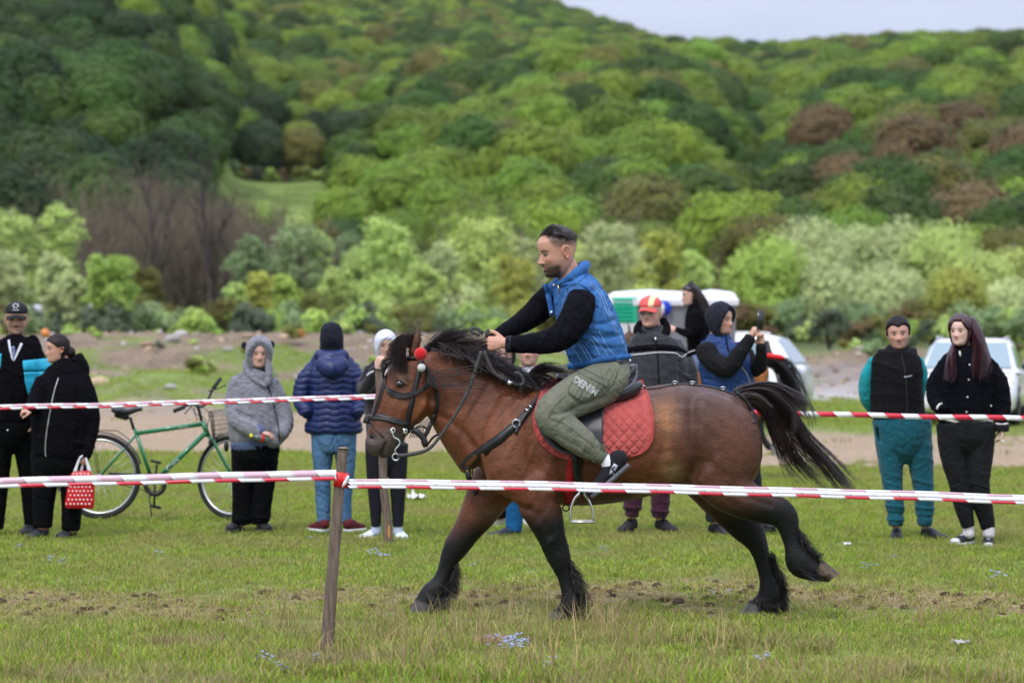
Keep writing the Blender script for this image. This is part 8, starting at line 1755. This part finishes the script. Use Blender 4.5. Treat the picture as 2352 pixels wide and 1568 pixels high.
        for x in (1.32, -1.32):
            c = Vector(origin) + R @ Vector((x * s, sd * .80 * ww, .31)); ax = R @ Vector((0, 1, 0)); b = MB(); b.torus(c, .235, .082, ax=ax, nu=32, nv=10); w_ = mesh('wheel', b, RUB, t)
            b = MB(); b.ell(c + ax * sd * .03, (.21, .05, .21), R); mesh('rim', b, mat('alloy rim', (.35, .36, .38), metal=.8, rough=.35), w_)
            b = MB(); b.torus(Vector(origin) + R @ Vector((x * s, sd * .86 * ww, .33)), .345, .035, ax=ax, nu=24, nv=6, arc=(0, math.pi)) ; mesh('wheel_arch', b, BK, t)
    quad('grille', [(2.08 * s, .48 * ww, .60), (2.08 * s, -.48 * ww, .60), (2.05 * s, -.46 * ww, .70), (2.05 * s, .46 * ww, .70)], BK, o=.03); quad('lower_grille', [(2.10 * s, .58 * ww, .34), (2.10 * s, -.58 * ww, .34), (2.10 * s, -.58 * ww, .46), (2.10 * s, .58 * ww, .46)], BK, o=.03)
    pl = quad('number_plate', [(2.13 * s, .26, .40), (2.13 * s, -.26, .40), (2.13 * s, -.26, .51), (2.13 * s, .26, .51)], mat('white plate', (.75, .75, .72)), o=.03)
    if plate:
        v, f = text_mesh(plate, .115, ext=.002); Z = R @ Vector((0, 1, 0)); b = MB(); b.add([Vector(origin) + R @ Vector((2.168 * s, q[0], .455 + q[1])) for q in v], f); mesh('plate_letters', b, BK, pl, smooth=False)
    return t
gzv = lambda X, Y_: float(gz([X], [Y_])[0])
cX = P(2218, 0, 50.0).x; car('white car facing the camera behind the couple at right', Vector((cX + .12, 50.1, gzv(cX, 50))), math.radians(-102), L=4.1, W=1.72, Ht=1.46, plate='PH 06')
cX = P(1588, 0, 54.4).x; car('white estate car side on behind the filming man', Vector((cX, 54.6, gzv(cX, 54.6))), math.radians(164), L=4.3, W=1.72, Ht=1.52)

# ============================================================ ON THE GROUND
ROCK = []
for k in range(5):
    b = MB(); b.ell((0, 0, 0), (1, .8, .6), nu=10, nv=7); r = np.random.default_rng(k); V = np.array(b.v); V = V * (1 + .22 * snoise(V, 1.6, k)[:, None]); me = bpy.data.meshes.new('rock'); me.from_pydata([tuple(q) for q in V], [], b.f); ROCK.append(me)
RM1 = mat('tan boulder', (.40, .29, .19), rough=.95, n1=(8, .25), bump=(14, .6, .02), rnd=.25); RM2 = mat('pale grey stone', (.34, .32, .30), rough=.95, n1=(8, .25), bump=(14, .6, .02), rnd=.3)
for k, me in enumerate(ROCK): me.materials.append(RM1 if k % 2 else RM2)
RL = [(395, 785, .32, 'large tan boulder on top of the spoil bank, above the bicycle'), (340, 795, .22, 'tan boulder on the spoil bank left of the largest one'), (490, 792, .24, 'tan boulder on the spoil bank right of the bicycle'), (655, 777, .2, 'pale stone on the bank crest left of the navy jacket person'), (375, 810, .18, 'pale rounded stone below the large tan boulder'), (525, 805, .18, 'pale stone on the bank beside the grey bear-eared hood'),
      (570, 775, .2, 'tan stone on the bank crest above the grey hood'), (415, 770, .22, 'grey stone on the bank crest above the large tan boulder'), (232, 885, .28, 'pale stone heap lying right of the woman in black hoodie'), (393, 895, .16, 'small pale stone below the grassy hump'), (1975, 800, .16, 'pale stone on the bank left of the man in teal'), (2332, 870, .28, 'tan stone by the far right edge below the mirror'), (2350, 845, .2, 'grey stone at the right edge above the tan one'), (2240 + 90, 905, .2, 'grey stone lying on the grass edge right of the white car')]
r = np.random.default_rng(3)
for k, (x, y, s, lab) in enumerate(RL):
    Yv = 84 if y < 830 else 62
    if x > 1900: Yv = 74
    best = min(np.arange(55, 92, .25), key=lambda q: abs((HY - (gzv((x - CX) * q / F, q) - H) * F / q) - y)); X = (x - CX) * best / F
    o = bpy.data.objects.new('boulder', ROCK[k % 5]); COL.objects.link(o); o.location = (X, best, gzv(X, best) + s * .2); o.scale = (s, s, s * .8); o.rotation_euler = (r.uniform(-.3, .3), 0, r.uniform(0, 6)); tag(o, lab, 'boulder', 'loose boulders on the bank')
pts_ = []
for k in range(1700):
    u = r.uniform(-300, 2700); Yv = r.uniform(66, 96); 
    X = (u - CX) * Yv / F; _, tk, rb = zones(np.array([X]), np.array([Yv]))
    if rb[0] > .4: pts_.append((X, Yv, gzv(X, Yv)))
pk_ = []
for k in range(4):
    b = MB(); b.ell((0, 0, 0), (.12, .10, .08), nu=7, nv=5); V = np.array(b.v); V = V * (1 + .3 * snoise(V * 9, 1.6, k)[:, None]); b.v = [tuple(q) for q in V]; pk_.append(proto('stone_kind', b, (RM1, mat('brown clod', (.21, .155, .11), rough=1, rnd=.3), mat('brown clod', (1,)), RM2)[k]))
gn_scatter('rubble', pts_, pk_, None, seed=5, smin=.25, smax=1.0, tilt=.5, label='loose stones and clods covering the spoil bank')
for x, y, Yv, sx, lab in ((103, 765, 78, .15, 'orange heap on the bank beside the capped man'), (687, 765, 80, .19, 'orange heap on the bank crest left of the dark hood')):
    b = MB(); b.ell(P(x, y, Yv), (sx * .8, .2, .12), nu=14, nv=8); b.ell(P(x + 3, y + 3, Yv) , (sx * .8, .18, .10), nu=14, nv=8); V = np.array(b.v); V += .02 * snoise(V, 9, 2)[:, None]; b.v = [tuple(q) for q in V]; o = fuse('orange_sack', b, mat('orange plastic', (.60, .22, .06), rough=.6, n1=(6, .3)), None, vox=.03); tag(o, lab, 'sack', 'orange sacks on the bank')
# pale shed roofs and a rail glimpsed through the trees at left
for x0, x1, y, Yv, lab in ((55, 130, 708, 318, 'pale shed roof glimpsed behind the willow at left'), (152, 205, 706, 320, 'white shed roof glimpsed left of the lime sapling')):
    a, c = P(x0, y, Yv), P(x1, y, Yv); w = (c.x - a.x) / 2; t = thing('shed', (a.x + w, Yv, 0), lab, 'shed', 'sheds by the river'); hh = a.z; a.z = a.z; b = MB(); b.box((a.x + w, Yv + 1.5, hh / 2 - .2), (w, 1.4, hh / 2 - .2)); mesh('wall', b, mat('dim shed wall', (.16, .16, .16), n1=(2, .2)), t, smooth=False); b = MB(); b.box((a.x + w, Yv + 1.5, hh), (w + .15, 1.7, .18), Matrix.Rotation(.12, 3, 'X')); mesh('roof', b, mat('pale metal roof', (.50, .50, .55), rough=.5), t, smooth=False)
# litter
def litter(name, x, y, w, d, lab, cat, m, hgt=.02):
    Yg = GY(y); X = (x - CX) * Yg / F; z = gzv(X, Yg) + .02; r = np.random.default_rng(int(x)); b = MB(); n = 9; G = np.zeros((n, n, 3))
    for i in range(n):
        for j in range(n):
            a, c = i / (n - 1) * 2 - 1, j / (n - 1) * 2 - 1; G[i, j] = (X + a * w * (1 - .3 * c * c) + r.normal(0, w * .05), Yg + c * d * (1 - .3 * a * a), z + abs(r.normal(0, hgt)) + hgt * .5)
    b.grid(G); n2 = len(b.v); b.v += [(p[0], p[1], p[2] - .003) for p in b.v]; b.f += [tuple(i + n2 for i in q)[::-1] for q in list(b.f)]; return tag(mesh(name, b, m, None, smooth=False), lab, cat)
WL = mat('white paper litter', (.72, .72, .70), rough=.8)
litter('paper_litter', 957, 1152, .085, .12, 'crumpled white paper lying on the grass right of the white slippers', 'litter', WL, .03); litter('paper_scrap', 1946, 1256, .03, .03, 'small white paper scrap on the grass behind the raised hind hoof', 'litter', WL, .01)
litter('plastic_scrap', 2205, 1492, .05, .04, 'grey plastic scrap in the grass at lower right', 'litter', mat('grey plastic scrap', (.4, .38, .36)), .012)
b = MB(); c = P(1122, 1478, 15.05); c.z = .035; b.ell(c, (.095, .08, .035), nu=24, nv=14); b.ell(c + Vector((.07, 0, .01)), (.05, .04, .03), nu=16, nv=10); b.ell(c + Vector((-.06, .02, -.01)), (.05, .05, .03), nu=16, nv=10)
o = fuse('turf_clod', b, mat('dry turf clod', (.20, .125, .065), rough=1, n1=(50, .5), bump=(90, 1, .01)), None, vox=.007, it=1, disp=lambda co: .008 * snoise(co, 60, 4)); tag(o, 'brown upturned turf clod in the foreground grass above pale blue flowers', 'clod')
for x, y, s in ((697, 1398, .03), (1210, 1412, .022), (1205 + 15, 1400, .015)):
    pass
# ============================================================ GRASS, FLOWERS
def tuft(seed, n, h, w, spread, bend=.5, dry=0.0, flat=0.0):
    r = np.random.default_rng(seed); b = MB(); cols = []
    for k in range(n):
        a, rr = r.uniform(0, 6.28), spread * math.sqrt(r.uniform(0, 1)); p = np.array([math.cos(a) * rr, math.sin(a) * rr, -.004]); hh = h * r.uniform(.5, 1.15); la = r.uniform(0, 6.28); le = hh * bend * r.uniform(.2, 1.3); d = np.array([math.cos(la), math.sin(la), 0]); sd = np.array([-d[1], d[0], 0]); ww = w * r.uniform(.6, 1.3)
        if flat: hh *= 1 - flat * r.uniform(.3, 1); le *= 1 + flat
        q = [p - sd * ww, p + sd * ww, p + d * le * .25 + np.array([0, 0, hh * .55]) + sd * ww * .8, p + d * le * .25 + np.array([0, 0, hh * .55]) - sd * ww * .8, p + d * le + np.array([0, 0, hh])]
        i = len(b.v); b.v += [tuple(x) for x in q]; b.f += [(i, i + 1, i + 2, i + 3), (i + 3, i + 2, i + 4)]
        c = np.array([.235, .325, .038]) * r.uniform(.7, 1.3) if r.uniform() > dry else np.array([.40, .31, .145]) * r.uniform(.6, 1.2); cols += [tuple(c * .9)] * 2 + [tuple(c)] * 2 + [tuple(c * 1.1)]
    return b, cols
GM = mat('grass blades', attr=True, rough=.7, spec=.08, rnd=.26, hue=.02, trans=.3, wn=(.6, (.34, .27, .12), .62, .46, .66))
GM2 = mat('foreground grass blades', attr=True, rough=.7, spec=.08, rnd=.3, hue=.02, trans=.3, wn=(1.3, (.32, .25, .14), .8, .50, .64))
def tset(nm, seeds, **k): return [proto(nm, *(lambda t: (t[0], GM, t[1]))(tuft(s, **k))) for s in seeds]
G_short = tset('short_tuft', (1, 2, 3, 4), n=36, h=.038, w=.0021, spread=.085, bend=1.0, dry=.24)
G_dry = tset('dry_tuft', (11, 12, 13), n=30, h=.030, w=.0022, spread=.075, bend=1.3, dry=.72, flat=.4)
GM_, GM = GM, GM2
G_tall = tset('tall_tuft', (21, 22, 23), n=38, h=.068, w=.0023, spread=.075, bend=.85, dry=.22)
G_weed = tset('clover_tuft', (31, 32), n=60, h=.035, w=.006, spread=.07, bend=.6, dry=0)
GM = GM_
G_far = tset('far_tuft', (41, 42, 43), n=30, h=.07, w=.006, spread=.22, bend=.6, dry=.12)
G_stalk = tset('dry_stalks', (51, 52, 53), n=9, h=.19, w=.0019, spread=.06, bend=.8, dry=1.0)
G_thatch = tset('dead_thatch', (61, 62), n=60, h=.05, w=.0022, spread=.09, bend=2.0, dry=1.0, flat=.5)
r = np.random.default_rng(99)
def samp(n, y0, y1, m=120):
    Yv = np.sqrt(r.uniform(y0 ** 2, y1 ** 2, n)); u = r.uniform(-m * 6, 2352 + m * 6, n); return (u - CX) * Yv / F, Yv
def put(nm, X, Yv, protos, seed, lab, **k):
    Z = gz(X, Yv); gn_scatter(nm, np.stack([X, Yv, Z], 1), protos, None, seed=seed, label=lab, **k)
X, Yv = samp(62000, 12.2, 40); tr_, tk_, _ = zones(X, Yv); p = np.stack([X, Yv, 0 * X], 1); keep = (r.uniform(0, 1, len(X)) > tr_ * .92) & (tk_ < .35) & ((Yv > 16.5) | (snoise(p, 1.7, 96) > -.45)); put('grass', X[keep], Yv[keep], G_short, 1, 'short green pasture grass', smin=.65, smax=1.3)
X, Yv = samp(34000, 12.2, 30); tr_, tk_, _ = zones(X, Yv); keep = (r.uniform(0, 1, len(X)) < tr_ * .8 + .10) & (tk_ < .35); put('trampled_grass', X[keep], Yv[keep], G_dry, 2, 'trampled dry brown grass along the race line', smin=.6, smax=1.3)
X, Yv = samp(11000, 12.2, 16.1); n_ = snoise(np.stack([X, Yv, 0 * X], 1), 2.2, 91); keep = (n_ > -.12 + sm(Yv, 15.2, 16.1) * .5); put('long_grass', X[keep], Yv[keep], G_tall, 3, 'longer green grass in the foreground', smin=.55, smax=1.35)
X, Yv = samp(9000, 19, 40); n_ = snoise(np.stack([X, Yv, 0 * X], 1), 1.3, 92); keep = n_ > .25; put('longer_grass_patches', X[keep], Yv[keep], G_tall, 4, 'patches of longer grass beyond the horse', smin=.5, smax=1.0)
X, Yv = samp(5200, 12.2, 16.6); n_ = snoise(np.stack([X, Yv, 0 * X], 1), 2.4, 93); keep = n_ > .42; put('clover', X[keep], Yv[keep], G_weed, 5, 'dark green clover clumps in the foreground', smin=.6, smax=1.2)
X, Yv = samp(1100, 12.4, 16.4); n_ = snoise(np.stack([X, Yv, 0 * X], 1), 1.8, 94); keep = n_ > .05; put('dry_stalks', X[keep], Yv[keep], G_stalk, 6, 'tall dry stalks standing in the foreground grass', smin=.5, smax=1.35)
X, Yv = samp(7000, 12.4, 16.2); n_ = snoise(np.stack([X, Yv, 0 * X], 1), 1.8, 95); keep = n_ > .38; put('dead_thatch', X[keep], Yv[keep], G_thatch, 7, 'matted dead grass in the foreground', smin=.6, smax=1.2)
X, Yv = samp(24000, 38, 105); tr_, tk_, rb_ = zones(X, Yv); keep = ((tk_ < .3) & (rb_ < .45)) | (r.uniform(0, 1, len(X)) < .03); put('far_grass', X[keep], Yv[keep], G_far, 8, 'grass beyond the dirt track and on the banks', smin=.5, smax=1.3)
# flowers, mud clods
fl_ = []
for s in range(2):
    b = MB(); q = np.random.default_rng(s)
    for k in range(5):
        a, rr = q.uniform(0, 6.28), .03 * math.sqrt(q.uniform(0, 1)); c = Vector((math.cos(a) * rr, math.sin(a) * rr, .04 + q.uniform(0, .03)))
        for j in range(5): an = j * 1.257; b.ell(c + Vector((math.cos(an) * .005, math.sin(an) * .005, 0)), (.0045, .0035, .002), nu=6, nv=4)
    fl_.append(proto('flower_kind', b, mat('pale blue petals', (.42, .48, .72), rough=.7, trans=.3)))
fp = []
for (x, y, n) in ((1165, 1500, 12), (1150, 1510, 5), (1190, 1505, 5), (610, 1545, 2), (655, 1550, 2), (690, 1552, 1), (55, 1275, 1), (135, 1302, 2), (378, 1285, 1), (700, 1245, 1), (1088, 1308, 1), (1430, 1420, 1), (1405, 1280, 1), (1650, 1388, 2), (2050, 1300, 1), (2010, 1320, 2), (1745, 1535, 3), (860, 1295, 3), (1260, 1550, 2), (2300, 1340, 3)):
    for k in range(n): Yg = GY(y + r.normal(0, 6)); fp.append(((x + r.normal(0, 16) - CX) * Yg / F, Yg, 0.02))
gn_scatter('pale_blue_flowers', fp, fl_, None, seed=7, smin=.7, smax=1.2, label='small pale blue flowers dotted in the grass')
cp_ = []
for k in range(3):
    b = MB(); b.ell((0, 0, 0), (.018, .016, .012), nu=8, nv=6); V = np.array(b.v); V = V * (1 + .3 * snoise(V * 60, 1.2, k)[:, None]); b.v = [tuple(q) for q in V]; cp_.append(proto('clod_kind', b, mat('dark mud clods', (.055, .032, .018), rough=1, rnd=.3)))
X, Yv = samp(2600, 13, 22); tr_, _, _ = zones(X, Yv); keep = tr_ > .6; X, Yv = X[keep], Yv[keep]; put('mud_clods', X, Yv, cp_, 8, 'small dark mud clods on the trampled strip', smin=.2, smax=2.4)
dg_ = bpy.context.evaluated_depsgraph_get(); dg_.update()
# thin valley air over the whole scene
hz = bpy.data.materials.new('thin haze'); hz.use_nodes = True; n_ = hz.node_tree.nodes; n_.remove(n_['Principled BSDF']); pvn = n_.new('ShaderNodeVolumePrincipled'); pvn.inputs['Color'].default_value = (.86, .90, .97, 1); pvn.inputs['Density'].default_value = .000015; pvn.inputs['Anisotropy'].default_value = .2
hz.node_tree.links.new(pvn.outputs[0], n_['Material Output'].inputs['Volume'])
b = MB(); b.box((200, 1650, 210), (2600, 1700, 240)); hb_ = mesh('haze', b, hz, None, smooth=False); hb_['kind'] = 'stuff'
